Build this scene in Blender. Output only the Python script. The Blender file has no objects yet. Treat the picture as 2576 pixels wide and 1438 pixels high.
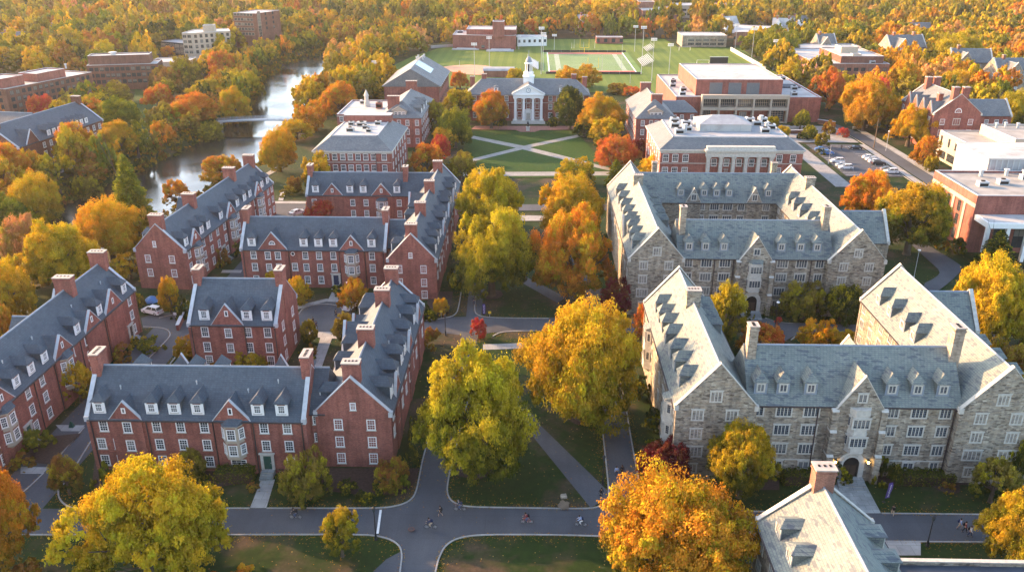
import bpy, math, random
import numpy as np
from mathutils import Vector, Matrix
from mathutils.geometry import tessellate_polygon
R = math.radians
random.seed(7)
rng = np.random.default_rng(11)
scene = bpy.context.scene
COL = scene.collection

# ------------------------------------------------------------------ camera
F, CX, CY, VX, VY, CAMH = 2100., 1288., 719., 1345., -170., 72.
PITCH = math.atan2(CY-VY, F)
SP, CP = math.sin(PITCH), math.cos(PITCH)
YAW = math.atan2(VX-CX, F*CP+(CY-VY)*SP)
SY, CYW = math.sin(YAW), math.cos(YAW)
def at(x, y, z=0.):
    """survey point: ground (or height z) position seen at a photo pixel"""
    a = (x-CX)/F; b = (CY-y)/F
    f = CP+b*SP; u = -SP+b*CP
    t = (z-CAMH)/u
    return (t*(a*CYW-f*SY), t*(a*SY+f*CYW))
def proj(X, Y, Z=0.):
    r = X*CYW+Y*SY; f = -X*SY+Y*CYW; u = Z-CAMH
    d = f*CP-u*SP; up = f*SP+u*CP
    return (CX+F*r/d, CY-F*up/d, d)
cd = bpy.data.cameras.new('camera'); cam = bpy.data.objects.new('camera', cd); COL.objects.link(cam)
cd.sensor_width = 36; cd.lens = 36*F/2576; cd.clip_start = .5; cd.clip_end = 6000
cam.location = (0, 0, CAMH); cam.rotation_euler = (math.pi/2-PITCH, 0, YAW)
scene.camera = cam

# ------------------------------------------------------------------ light
SUN_EL, SUN_AZ = 16.5, 27.          # sun stands left of the picture, a little behind it
sd = Vector((-math.cos(R(SUN_AZ))*math.cos(R(SUN_EL)), math.sin(R(SUN_AZ))*math.cos(R(SUN_EL)), math.sin(R(SUN_EL))))
w = bpy.data.worlds.new('World'); scene.world = w; w.use_nodes = True
nt = w.node_tree; bg = nt.nodes['Background']
sky = nt.nodes.new('ShaderNodeTexSky'); sky.sky_type = 'NISHITA'; sky.sun_disc = False
sky.sun_elevation = R(SUN_EL); sky.sun_rotation = math.atan2(sd.x, sd.y)
sky.air_density = .9; sky.dust_density = 1.6; sky.ozone_density = .6
nt.links.new(sky.outputs[0], bg.inputs[0]); bg.inputs[1].default_value = .15
ld = bpy.data.lights.new('sun', 'SUN'); sun = bpy.data.objects.new('sun', ld); COL.objects.link(sun)
ld.energy = 3.1; ld.angle = R(.6); ld.color = (1, .575, .255)
sun.rotation_euler = sd.to_track_quat('Z', 'Y').to_euler(); sun.location = (-200, 60, 150)
scene.view_settings.view_transform = 'Standard'; scene.view_settings.look = 'None'
scene.view_settings.exposure = 2.25; scene.view_settings.gamma = 1
scene.render.engine = 'CYCLES'
cy = scene.cycles
cy.use_denoising = True
try: cy.denoiser = 'OPENIMAGEDENOISE'
except Exception: pass
cy.use_adaptive_sampling = True; cy.adaptive_threshold = .01
cy.max_bounces = 6; cy.diffuse_bounces = 3; cy.glossy_bounces = 3; cy.transmission_bounces = 3
cy.volume_bounces = 0; cy.transparent_max_bounces = 4; cy.caustics_reflective = False; cy.caustics_refractive = False
cy.sample_clamp_indirect = 6

# ------------------------------------------------------------------ materials
class N:
    """tiny node-graph helper"""
    def __init__(s, name):
        s.m = bpy.data.materials.new(name); s.m.use_nodes = True
        s.t = s.m.node_tree; s.b = s.t.nodes['Principled BSDF']; s.out = s.t.nodes['Material Output']
        s.b.inputs['Specular IOR Level'].default_value = .3
    def n(s, typ, **kw):
        o = s.t.nodes.new(typ)
        for k, v in kw.items(): setattr(o, k, v)
        return o
    def l(s, a, b): s.t.links.new(a, b)
    def coord(s, kind='Object', scale=(1, 1, 1)):
        c = s.n('ShaderNodeTexCoord'); mp = s.n('ShaderNodeMapping'); mp.inputs['Scale'].default_value = scale
        s.l(c.outputs[kind], mp.inputs[0]); return mp.outputs[0]
    def noise(s, vec, scale, detail=3, rough=.55):
        o = s.n('ShaderNodeTexNoise'); o.inputs['Scale'].default_value = scale
        o.inputs['Detail'].default_value = detail; o.inputs['Roughness'].default_value = rough
        s.l(vec, o.inputs['Vector']); return o.outputs['Fac']
    def ramp(s, fac, stops):
        o = s.n('ShaderNodeValToRGB'); e = o.color_ramp.elements
        while len(e) < len(stops): e.new(.5)
        for el, (p, c) in zip(e, stops):
            el.position = p; el.color = tuple(c)+(1,) if len(c) == 3 else c
        s.l(fac, o.inputs[0]); return o.outputs[0]
    def mix(s, fac, a, b, mode='MIX'):
        o = s.n('ShaderNodeMix', data_type='RGBA', blend_type=mode)
        for inp, v in ((0, fac), (6, a), (7, b)):
            if isinstance(v, (int, float)): o.inputs[inp].default_value = v
            elif isinstance(v, tuple): o.inputs[inp].default_value = v+(1,) if len(v) == 3 else v
            else: s.l(v, o.inputs[inp])
        return o.outputs[2]
    def math(s, op, a, b=0., c=None):
        o = s.n('ShaderNodeMath', operation=op)
        for i, v in enumerate((a, b) if c is None else (a, b, c)):
            if isinstance(v, (int, float)): o.inputs[i].default_value = v
            else: s.l(v, o.inputs[i])
        return o.outputs[0]
    def wallcoord(s, kz=1.):
        """(x+y, z) in metres: courses run level on any upright wall or roof slope"""
        c = s.n('ShaderNodeTexCoord'); sp = s.n('ShaderNodeSeparateXYZ'); s.l(c.outputs['Object'], sp.inputs[0])
        cb = s.n('ShaderNodeCombineXYZ')
        s.l(s.math('ADD', sp.outputs[0], sp.outputs[1]), cb.inputs[0]); s.l(s.math('MULTIPLY', sp.outputs[2], kz), cb.inputs[1])
        return cb.outputs[0]
    def brick(s, vec, c1, c2, mortar, bw, rh, msize, bias=0.):
        o = s.n('ShaderNodeTexBrick'); s.l(vec, o.inputs['Vector'])
        for k, v in (('Color1', c1), ('Color2', c2), ('Mortar', mortar)):
            if isinstance(v, tuple): o.inputs[k].default_value = v+(1,)
            else: s.l(v, o.inputs[k])
        for k, v in (('Scale', 1.), ('Mortar Size', msize), ('Brick Width', bw), ('Row Height', rh), ('Bias', bias), ('Mortar Smooth', .3)):
            o.inputs[k].default_value = v
        return o.outputs
    def done(s, col, rough=.85, bump=None, bs=.3, bd=.03, spec=None, metal=0.):
        if isinstance(col, tuple): s.b.inputs['Base Color'].default_value = col+(1,)
        else: s.l(col, s.b.inputs['Base Color'])
        if isinstance(rough, (int, float)): s.b.inputs['Roughness'].default_value = rough
        else: s.l(rough, s.b.inputs['Roughness'])
        s.b.inputs['Metallic'].default_value = metal
        if spec is not None: s.b.inputs['Specular IOR Level'].default_value = spec
        if bump is not None:
            o = s.n('ShaderNodeBump'); o.inputs['Strength'].default_value = bs; o.inputs['Distance'].default_value = bd
            s.l(bump, o.inputs['Height']); s.l(o.outputs[0], s.b.inputs['Normal'])
        return s.m
MT = {}
def plain(name, c, rough=.7, var=.18, sc=1.5, metal=0., spec=None):
    g = N(name); v = g.coord(); f = g.noise(v, sc, 4)
    d = tuple(max(0, x*(1-var)) for x in c); u = tuple(min(1, x*(1+var)) for x in c)
    MT[name] = g.done(g.ramp(f, [(.3, d), (.7, u)]), rough, metal=metal, spec=spec); return MT[name]
def brickmat(name, c1, c2, mort):
    g = N(name); wv = g.wallcoord()
    b = g.brick(wv, c1, c2, mort, .42, .15, .016)
    v = g.coord(); big = g.noise(v, .35, 4); fine = g.noise(g.coord(scale=(3, 3, 9)), 1.3, 3)
    c = g.mix(.75, b[0], g.ramp(fine, [(.3, (.55, .52, .5)), (.7, (1.3, 1.25, 1.2))]), 'MULTIPLY')
    c = g.mix(.85, c, g.ramp(big, [(.3, (.66, .64, .64)), (.7, (1.17, 1.14, 1.1))]), 'MULTIPLY')
    c = g.mix(.6, c, g.ramp(g.noise(g.coord(scale=(1.6, 1.6, .12)), 1., 4), [(.36, (.68, .67, .67)), (.6, (1.08, 1.08, 1.08))]), 'MULTIPLY')
    MT[name] = g.done(c, .9, b[1], .25, -.02)
brickmat('brick', (.375, .122, .095), (.275, .088, .071), (.30, .165, .135))
brickmat('brick_pink', (.36, .155, .105), (.28, .115, .08), (.36, .25, .2))
brickmat('brick_brown', (.22, .085, .06), (.15, .06, .045), (.2, .14, .11))
def stonemat(name, cols, mort):
    g = N(name); wv = g.wallcoord()
    ids = g.n('ShaderNodeTexVoronoi', feature='F1'); ids.inputs['Scale'].default_value = 1.
    mp = g.n('ShaderNodeMapping'); mp.inputs['Scale'].default_value = (1.9, 4.4, 1); g.l(wv, mp.inputs[0]); g.l(mp.outputs[0], ids.inputs['Vector'])
    sep = g.n('ShaderNodeSeparateColor'); g.l(ids.outputs['Color'], sep.inputs[0])
    c = g.ramp(sep.outputs[0], cols)
    b = g.brick(wv, (1., 1., 1.), (.66, .65, .63), mort, .75, .24, .022)
    c = g.mix(.85, c, b[0], 'MULTIPLY')
    v = g.coord(); c = g.mix(.75, c, g.ramp(g.noise(v, .3, 4), [(.3, (.68, .66, .64)), (.7, (1.15, 1.12, 1.05))]), 'MULTIPLY')
    c = g.mix(.6, c, g.ramp(g.noise(g.coord(scale=(1.4, 1.4, .1)), 1., 4), [(.36, (.66, .65, .64)), (.6, (1.08, 1.08, 1.08))]), 'MULTIPLY')
    MT[name] = g.done(c, .9, b[1], .5, -.04)
stonemat('stone', [(0, (.17, .135, .11)), (.2, (.32, .28, .24)), (.5, (.45, .395, .325)), (.75, (.39, .31, .235)), (1, (.56, .50, .41))], (.55, .53, .5))
stonemat('stone_pale', [(0, (.30, .24, .19)), (.4, (.42, .34, .27)), (1, (.52, .44, .36))], (.8, .78, .75))
def slatemat(name, c1, c2, spots, mort, sb=.28, patch=.5):
    g = N(name); wv = g.wallcoord(1.35)
    b = g.brick(wv, c1, c2, mort, .45, .30, .03)
    c = b[0]
    ids = g.n('ShaderNodeTexVoronoi', feature='F1'); mp = g.n('ShaderNodeMapping'); mp.inputs['Scale'].default_value = (1.3, 3.6, 1)
    g.l(wv, mp.inputs[0]); g.l(mp.outputs[0], ids.inputs['Vector']); ids.inputs['Scale'].default_value = 1.
    sep = g.n('ShaderNodeSeparateColor'); g.l(ids.outputs['Color'], sep.inputs[0])
    c = g.mix(g.math('MULTIPLY', g.math('LESS_THAN', sep.outputs[0], sb), patch), c, spots)
    v = g.coord(); c = g.mix(.7, c, g.ramp(g.noise(v, .25, 5, .6), [(.3, (.72, .74, .76)), (.7, (1.18, 1.15, 1.1))]), 'MULTIPLY')
    streak = g.noise(g.coord(scale=(2.2, 2.2, .25)), 1., 3)
    c = g.mix(.35, c, g.ramp(streak, [(.3, (.7, .7, .7)), (.7, (1.2, 1.2, 1.2))]), 'MULTIPLY')
    MT[name] = g.done(c, .62, b[1], .45, -.03, spec=.4)
slatemat('slate_blue', (.078, .098, .119), (.062, .079, .098), (.045, .059, .076), (.045, .06, .085), .2, .4)
slatemat('slate_green', (.215, .232, .203), (.165, .183, .168), (.075, .085, .11), (.10, .12, .125), .16, .7)
slatemat('slate_grey', (.20, .20, .20), (.15, .155, .16), (.10, .11, .12), (.09, .09, .095), .15, .5)
plain('white', (.83, .80, .77), .6, .04)
plain('cream', (.42, .345, .265), .75, .08)
plain('limestone', (.50, .465, .41), .85, .16, 2.)
def slab(name, c, w_, h_, joint, var=.14):
    g = N(name); v = g.coord(); b = g.brick(v, tuple(x*1.06 for x in c), tuple(x*.9 for x in c), tuple(x*joint for x in c), w_, h_, .03)
    col = g.mix(.8, b[0], g.ramp(g.noise(v, .5, 5, .65), [(.3, (1-var*2,)*3), (.7, (1+var,)*3)]), 'MULTIPLY'); MT[name] = g.done(col, .9)
slab('concrete', (.34, .325, .305), 1.8, 1.8, .6); slab('paving', (.29, .28, .265), 1.2, 1.2, .65); slab('flagstone', (.31, .32, .31), 1.5, .9, .55, .2)
g = N('flat_white'); v = g.coord(); wv = g.brick(v, (.45, .44, .425), (.40, .39, .38), (.31, .30, .295), 9., 3., .06)
c = g.mix(.9, wv[0], g.ramp(g.noise(v, .16, 5, .7), [(.34, (.70, .68, .66)), (.5, (1, 1, 1)), (.72, (1.1, 1.1, 1.1))]), 'MULTIPLY'); MT['flat_white'] = g.done(c, .8)
plain('brick_paving', (.30, .14, .11), .9, .2, 1.)
plain('lead', (.22, .25, .29), .5, .15, 1.)
plain('chimney_cap', (.40, .345, .30), .85, .15)
plain('coping', (.46, .46, .47), .6, .12)
plain('darkmetal', (.018, .02, .023), .5, .2)
plain('pipe', (.06, .045, .045), .6, .2)
plain('steel', (.42, .43, .44), .45, .1)

plain('flat_tan', (.30, .28, .255), .85, .2, .3)
plain('flat_grey', (.33, .33, .34), .85, .15, .4)
plain('flat_dark', (.045, .055, .075), .7, .2, .5)
plain('hole', (.012, .011, .011), .9)
plain('wood', (.16, .10, .06), .8)
plain('door_green', (.012, .075, .06), .5)
plain('door_navy', (.02, .04, .09), .5)
plain('door_brown', (.05, .03, .02), .6)
plain('bark', (.10, .075, .055), .95, .35, 6.)
plain('mulch', (.05, .03, .024), .95, .4, 3.)
plain('rubber', (.015, .015, .016), .8)
plain('paint_white', (.7, .7, .68), .7, .1, 3.)
plain('panel_grey', (.16, .165, .17), .7, .08)
plain('track_red', (.42, .10, .075), .9, .15, .3)
plain('bare_soil', (.17, .125, .085), .95, .25, 1.)
plain('clay', (.48, .27, .17), .95, .12, .2)
plain('alu', (.55, .55, .54), .45, .08)
plain('skin', (.42, .26, .19), .6, .05)
plain('skin_dark', (.16, .085, .055), .6, .05)
plain('purple', (.09, .05, .22), .7)
plain('yellow_sign', (.75, .5, .03), .6, .05)
# asphalt with worn tone, patches and seams
g = N('asphalt'); v = g.coord()
c = g.ramp(g.noise(v, .12, 5, .6), [(.3, (.062, .066, .076)), (.7, (.092, .096, .107))])
c = g.mix(.6, c, g.ramp(g.noise(v, 9, 2), [(.3, (.75, .75, .75)), (.7, (1.25, 1.25, 1.25))]), 'MULTIPLY')
pb = g.brick(g.mix(.04, v, g.n('ShaderNodeTexNoise').outputs['Color']), (1., 1., 1.), (.86, .86, .87), (.72, .72, .72), 11., 4.6, .035)
c = g.mix(.7, c, pb[0], 'MULTIPLY')
c = g.mix(.5, c, g.ramp(g.noise(g.coord(scale=(1, .12, 1)), .5, 4, .6), [(.35, (.82, .82, .83)), (.7, (1.12, 1.12, 1.1))]), 'MULTIPLY')
MT['asphalt'] = g.done(c, .9, g.noise(v, 25, 2), .2, .01)
# lawn: green with worn patches and leaf litter
def grassmat(name, g1, g2, dry, lo, hi, specks=True):
    g = N(name); v = g.coord()
    c = g.ramp(g.noise(v, .9, 4, .7), [(.3, g1), (.7, g2)])
    c = g.mix(g.ramp(g.noise(v, .085, 5, .65), [(lo, (0, 0, 0)), (hi, (1, 1, 1))]), c, g.ramp(g.noise(v, 1.7, 4, .75), [(.3, tuple(x*.6 for x in dry)), (.7, tuple(x*1.25 for x in dry))]))
    if specks:
        vo = g.n('ShaderNodeTexVoronoi'); vo.inputs['Scale'].default_value = 1.5; g.l(v, vo.inputs['Vector'])
        sp = g.n('ShaderNodeSeparateColor'); g.l(vo.outputs['Color'], sp.inputs[0])
        m = g.math('MULTIPLY', g.math('LESS_THAN', vo.outputs['Distance'], .12), g.math('LESS_THAN', sp.outputs[0], .35))
        c = g.mix(m, c, g.ramp(sp.outputs[1], [(.2, (.30, .14, .04)), (.8, (.42, .28, .08))]))
    MT[name] = g.done(c, .95, g.noise(v, 6, 3), .6, .05, spec=.15)
grassmat('lawn', (.010, .024, .005), (.021, .044, .007), (.075, .052, .034), .50, .64)
grassmat('quad_lawn', (.017, .050, .006), (.028, .070, .009), (.075, .06, .03), .60, .8)
grassmat('woodland_floor', (.02, .02, .008), (.035, .03, .012), (.08, .045, .02), .35, .65)
g = N('pitch'); v = g.coord()
st = g.n('ShaderNodeTexWave', wave_type='BANDS', bands_direction='X'); st.inputs['Scale'].default_value = .055; st.inputs['Distortion'].default_value = .3; g.l(v, st.inputs[0])
c = g.mix(.5, (.10, .15, .024), g.ramp(st.outputs['Fac'], [(.45, (.08, .13, .02)), (.55, (.12, .17, .027))]))
c = g.mix(.55, c, g.ramp(g.noise(v, .03, 5, .65), [(.3, (.7, .8, .7)), (.7, (1.35, 1.15, 1.1))]), 'MULTIPLY')
MT['pitch'] = g.done(c, .95, g.noise(v, 3, 3), .4, .05, spec=.15)
g = N('turf'); v = g.coord()
MT['turf'] = g.done(g.ramp(g.noise(v, .08, 4), [(.3, (.09, .17, .035)), (.7, (.13, .22, .05))]), .9)
g = N('water'); v = g.coord()
MT['water'] = g.done((.018, .022, .018), g.ramp(g.noise(v, .05, 3), [(.35, (.08,)*3), (.65, (.24,)*3)]), g.noise(g.coord(scale=(1., .55, 1)), .55, 4, .6), .16, .15, spec=.6)
# glass: dark, reflecting; some panes have a blind drawn part way
def glassmat(name, tint, blind):
    g = N(name); oi = g.n('ShaderNodeObjectInfo'); tc = g.n('ShaderNodeTexCoord'); sp = g.n('ShaderNodeSeparateXYZ'); g.l(tc.outputs['Object'], sp.inputs[0])
    thr = g.math('SUBTRACT', 1.25, g.math('MULTIPLY', oi.outputs['Random'], 2.2))
    bl = g.math('MULTIPLY', g.math('GREATER_THAN', sp.outputs[2], thr), g.math('GREATER_THAN', oi.outputs['Random'], .66))
    c = g.mix(bl, tint, blind)
    MT[name] = g.done(c, .12, spec=.7)
glassmat('glass', (.035, .042, .05), (.17, .16, .145))
plain('sheet_glass', (.05, .06, .065), .1, .2, .5, spec=.8)
plain('skylight', (.42, .50, .52), .25, .1, 1.)
g = N('lit_bulb'); g.b.inputs['Emission Color'].default_value = (1, .62, .2, 1); g.b.inputs['Emission Strength'].default_value = 6
MT['lit_bulb'] = g.done((.8, .6, .3), .5)
def leafmat(name, attr):
    g = N(name)
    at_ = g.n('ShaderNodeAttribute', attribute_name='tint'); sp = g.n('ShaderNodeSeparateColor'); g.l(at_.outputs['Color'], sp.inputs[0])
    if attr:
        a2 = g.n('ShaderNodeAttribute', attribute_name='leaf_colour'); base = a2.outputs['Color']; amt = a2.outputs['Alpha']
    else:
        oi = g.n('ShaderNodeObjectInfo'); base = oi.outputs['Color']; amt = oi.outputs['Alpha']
    # inner/lower sprays keep more green; their dark tone paints in the crown's shade
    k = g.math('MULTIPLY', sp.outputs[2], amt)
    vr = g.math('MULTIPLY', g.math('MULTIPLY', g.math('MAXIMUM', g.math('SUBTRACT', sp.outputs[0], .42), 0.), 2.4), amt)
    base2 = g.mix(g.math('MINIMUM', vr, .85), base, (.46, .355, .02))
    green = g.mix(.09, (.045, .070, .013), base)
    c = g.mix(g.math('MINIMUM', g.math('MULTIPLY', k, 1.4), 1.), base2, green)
    hv = g.n('ShaderNodeHueSaturation'); g.l(c, hv.inputs['Color'])
    g.l(g.math('ADD', .482, g.math('MULTIPLY', sp.outputs[0], .034)), hv.inputs['Hue'])
    g.l(g.math('ADD', .62, g.math('MULTIPLY', sp.outputs[1], .76)), hv.inputs['Value'])
    c = hv.outputs[0]
    d = g.n('ShaderNodeBsdfDiffuse'); tr = g.n('ShaderNodeBsdfTranslucent'); mx = g.n('ShaderNodeMixShader'); mx.inputs[0].default_value = .25
    g.l(c, d.inputs[0]); g.l(c, tr.inputs[0]); g.l(d.outputs[0], mx.inputs[1]); g.l(tr.outputs[0], mx.inputs[2]); g.l(mx.outputs[0], g.out.inputs[0])
    MT[name] = g.m
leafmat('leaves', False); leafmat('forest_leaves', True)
def paint(name, c, metal=0.):
    g = N(name); MT[name] = g.done(c, .28, spec=.5, metal=metal)
for nme, c in (('car_white', (.72, .72, .72)), ('car_silver', (.42, .44, .46)), ('car_black', (.02, .02, .024)), ('car_blue', (.05, .16, .38)), ('car_grey', (.14, .15, .16))): paint(nme, c)
CLOTH = {}
for nme, c in (('black', (.015, .015, .018)), ('navy', (.02, .03, .075)), ('denim', (.06, .09, .17)), ('white', (.65, .65, .66)), ('lightblue', (.36, .45, .66)), ('maroon', (.17, .02, .03)), ('tan', (.42, .33, .23)), ('grey', (.16, .16, .17)), ('brown_hair', (.035, .02, .012))):
    CLOTH[nme] = plain('cloth_'+nme, c, .9, .12, 8.)

# ------------------------------------------------------------------ mesh helpers
class MB:
    def __init__(s): s.v = []; s.f = []; s.m = []; s.mats = []
    def mi(s, mat):
        if mat not in s.mats: s.mats.append(mat)
        return s.mats.index(mat)
    def add(s, vs, fs, mat):
        o = len(s.v); s.v += [tuple(p) for p in vs]; i = s.mi(mat)
        for f in fs: s.f.append(tuple(o+k for k in f)); s.m.append(i)
    def box(s, x0, x1, y0, y1, z0, z1, mat):
        s.add([(x0, y0, z0), (x1, y0, z0), (x1, y1, z0), (x0, y1, z0), (x0, y0, z1), (x1, y0, z1), (x1, y1, z1), (x0, y1, z1)],
              [(3, 2, 1, 0), (4, 5, 6, 7), (0, 1, 5, 4), (1, 2, 6, 5), (2, 3, 7, 6), (3, 0, 4, 7)], mat)
    def hexa(s, p, mat):      # 8 corners: bottom ring, top ring
        s.add(p, [(3, 2, 1, 0), (4, 5, 6, 7), (0, 1, 5, 4), (1, 2, 6, 5), (2, 3, 7, 6), (3, 0, 4, 7)], mat)
    def prism(s, ring0, ring1, mat, caps=True):
        n = len(ring0); fs = [(i, (i+1) % n, n+(i+1) % n, n+i) for i in range(n)]
        if caps: fs += [tuple(range(n-1, -1, -1)), tuple(range(n, 2*n))]
        s.add(list(ring0)+list(ring1), fs, mat)
    def cyl(s, x, y, z0, z1, r0, r1, mat, n=10):
        a = [(x+r0*math.cos(2*math.pi*i/n), y+r0*math.sin(2*math.pi*i/n), z0) for i in range(n)]
        b = [(x+r1*math.cos(2*math.pi*i/n), y+r1*math.sin(2*math.pi*i/n), z1) for i in range(n)]
        s.prism(a, b, mat)
    def tube(s, p, q, r0, r1, mat, n=6):
        p, q = Vector(p), Vector(q); d = (q-p).normalized()
        u = d.orthogonal().normalized(); v = d.cross(u)
        a = [p+(u*math.cos(2*math.pi*i/n)+v*math.sin(2*math.pi*i/n))*r0 for i in range(n)]
        b = [q+(u*math.cos(2*math.pi*i/n)+v*math.sin(2*math.pi*i/n))*r1 for i in range(n)]
        s.prism([tuple(x) for x in a], [tuple(x) for x in b], mat)
    def lathe(s, prof, mat, x=0, y=0, n=16):
        for (r0, z0), (r1, z1) in zip(prof, prof[1:]):
            a = [(x+r0*math.cos(2*math.pi*i/n), y+r0*math.sin(2*math.pi*i/n), z0) for i in range(n)]
            b = [(x+r1*math.cos(2*math.pi*i/n), y+r1*math.sin(2*math.pi*i/n), z1) for i in range(n)]
            s.prism(a, b, mat, caps=False)
    def mesh(s, name):
        me = bpy.data.meshes.new(name); me.from_pydata(s.v, [], s.f); 
        for k in s.mats: me.materials.append(MT[k])
        me.polygons.foreach_set('material_index', s.m); me.update(); return me
    def obj(s, name, parent=None, loc=(0, 0, 0), rot=0., bevel=0.):
        o = bpy.data.objects.new(name, s.mesh(name)); COL.objects.link(o)
        o.parent = parent; o.location = loc; o.rotation_euler = (0, 0, rot)
        if bevel:
            md = o.modifiers.new('bevel', 'BEVEL'); md.width = bevel; md.segments = 2; md.limit_method = 'ANGLE'
        return o
def tag(o, label=None, cat=None, group=None, kind=None):
    if label: o['label'] = label
    if cat: o['category'] = cat
    if group: o['group'] = group
    if kind: o['kind'] = kind
    return o
def empty(name, loc, rot=0.):
    o = bpy.data.objects.new(name, None); COL.objects.link(o); o.location = loc; o.rotation_euler = (0, 0, rot); o.empty_display_size = .5
    return o
def link(name, me, parent=None, loc=(0, 0, 0), rot=0.):
    o = bpy.data.objects.new(name, me); COL.objects.link(o); o.parent = parent; o.location = loc; o.rotation_euler = (0, 0, rot); return o
def copy_tree(o, parent=None):
    c = o.copy(); COL.objects.link(c); c.parent = parent
    for ch in list(o.children): copy_tree(ch, c)
    return c

# ------------------------------------------------------------------ building kit
EXCL = []        # world footprints (polygons) kept free of scattered trees
LAND = []        # named landmarks for labels
WIN = {}
def window_meshes(kind, near):
    key = (kind, near)
    if key in WIN: return WIN[key]
    t = kind[0]; fr = MB(); gl = MB() if near else fr
    def frame(x0, x1, z0, z1, b, y0, y1, mat):
        fr.box(x0-b, x0, y0, y1, z0-b, z1+b, mat); fr.box(x1, x1+b, y0, y1, z0-b, z1+b, mat)
        fr.box(x0, x1, y0, y1, z1, z1+b, mat); fr.box(x0, x1, y0, y1, z0-b, z0, mat)
    if t == 'sash':
        _, w_, h_ = kind; x = w_/2; z = h_/2
        frame(-x, x, -z, z, .13, -.09, .05, 'white')
        gl.box(-x, x, -.025, .03, -z, z, 'glass')
        fr.box(-x-.22, x+.22, -.16, .05, -z-.25, -z-.13, 'limestone')
        if near: fr.box(-x-.16, x+.16, -.05, .04, z+.13, z+.34, 'brick_pink')
        fr.box(-x, x, -.06, .0, -.04, .04, 'white')
        for k in range(1, 3): fr.box(-x+w_*k/3-.018, -x+w_*k/3+.018, -.045, .0, -z, z, 'white')
        for zz in (-z/2, z/2): fr.box(-x, x, -.044, .0, zz-.018, zz+.018, 'white')
    elif t == 'mull':
        _, n_, w_, h_ = kind; x = w_/2; z = h_/2
        frame(-x, x, -z, z, .2, -.08, .05, 'limestone')
        fr.box(-x-.28, x+.28, -.14, .05, z+.2, z+.3, 'limestone')
        gl.box(-x, x, -.02, .03, -z, z, 'glass')
        for k in range(1, n_): fr.box(-x+w_*k/n_-.06, -x+w_*k/n_+.06, -.07, .0, -z, z, 'limestone')
        for k in range(n_):
            c = -x+w_*(k+.5)/n_; fr.box(c-.014, c+.014, -.035, .0, -z, z, 'lead')
        for j in range(1, 4): fr.box(-x, x, -.034, .0, -z+h_*j/4-.014, -z+h_*j/4+.014, 'lead')
    elif t == 'slit':
        _, w_, h_ = kind; x = w_/2; z = h_/2
        frame(-x, x, -z, z, .14, -.07, .05, 'white'); gl.box(-x, x, -.02, .03, -z, z, 'glass')
    elif t == 'plain':                       # modern punched window
        _, nx, nz, w_, h_ = kind; x = w_/2; z = h_/2
        frame(-x, x, -z, z, .09, -.06, .05, 'darkmetal'); gl.box(-x, x, -.02, .03, -z, z, 'glass')
        for k in range(1, nx): fr.box(-x+w_*k/nx-.04, -x+w_*k/nx+.04, -.05, 0, -z, z, 'darkmetal')
        for k in range(1, nz): fr.box(-x, x, -.049, 0, -z+h_*k/nz-.04, -z+h_*k/nz+.04, 'darkmetal')
    elif t == 'grid':                        # white curtain grid
        _, nx, nz, w_, h_ = kind; x = w_/2; z = h_/2
        frame(-x, x, -z, z, .12, -.08, .05, 'cream'); gl.box(-x, x, -.02, .03, -z, z, 'glass')
        for k in range(1, nx): fr.box(-x+w_*k/nx-.04, -x+w_*k/nx+.04, -.05, 0, -z, z, 'cream')
        for k in range(1, nz): fr.box(-x, x, -.049, 0, -z+h_*k/nz-.04, -z+h_*k/nz+.04, 'cream')
    elif t == 'arch':
        _, w_, h_ = kind; x = w_/2; z = h_/2
        n = 10
        def ring(r, y): return [(-r, y, -z)] + [(-r*math.cos(math.pi*i/n), y, z-x+r*math.sin(math.pi*i/n)) for i in range(n+1)] + [(r, y, -z)]
        a, b = ring(x, -.09), ring(x+.18, -.09); a2, b2 = ring(x, .04), ring(x+.18, .04)
        for i in range(len(a)-1): fr.hexa([a[i], b[i], b[i+1], a[i+1], a2[i], b2[i], b2[i+1], a2[i+1]], 'limestone')
        gl.prism(ring(x, -.02), ring(x, .03), 'glass')
        fr.box(-.03, .03, -.05, 0, -z, z, 'white')
        for zz in (-z*.3, z*.25): fr.box(-x, x, -.049, 0, zz-.025, zz+.025, 'white')
    elif t == 'lunette':
        _, w_, h_ = kind; x = w_/2; n = 10
        def ring(r, y): return [(-r*math.cos(math.pi*i/n), y, -h_/2+r*math.sin(math.pi*i/n)*h_/x) for i in range(n+1)]
        a, b = ring(x, -.08), ring(x*1.22, -.08); a2, b2 = ring(x, .04), ring(x*1.22, .04)
        for i in range(n): fr.hexa([a[i], b[i], b[i+1], a[i+1], a2[i], b2[i], b2[i+1], a2[i+1]], 'white')
        fr.box(-x*1.25, x*1.25, -.12, .04, -h_/2-.14, -h_/2, 'white')
        gl.prism(ring(x, -.02), ring(x, .03), 'glass')
        for d in (-.33, 0, .33): fr.box(d*x-.025, d*x+.025, -.045, 0, -h_/2, -h_/2+h_*.9, 'white')
    elif t == 'round':
        r = kind[1]; n = 14
        def ring(r, y): return [(r*math.cos(2*math.pi*i/n), y, r*math.sin(2*math.pi*i/n)) for i in range(n)]
        a, b, a2, b2 = ring(r, -.08), ring(r*1.35, -.08), ring(r, .04), ring(r*1.35, .04)
        for i in range(n):
            j = (i+1) % n; fr.hexa([a[i], b[i], b[j], a[j], a2[i], b2[i], b2[j], a2[j]], 'white')
        gl.prism(ring(r, -.02), ring(r, .03), 'glass')
    WIN[key] = (fr.mesh('window'), gl.mesh('pane') if near else None)
    return WIN[key]

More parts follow.
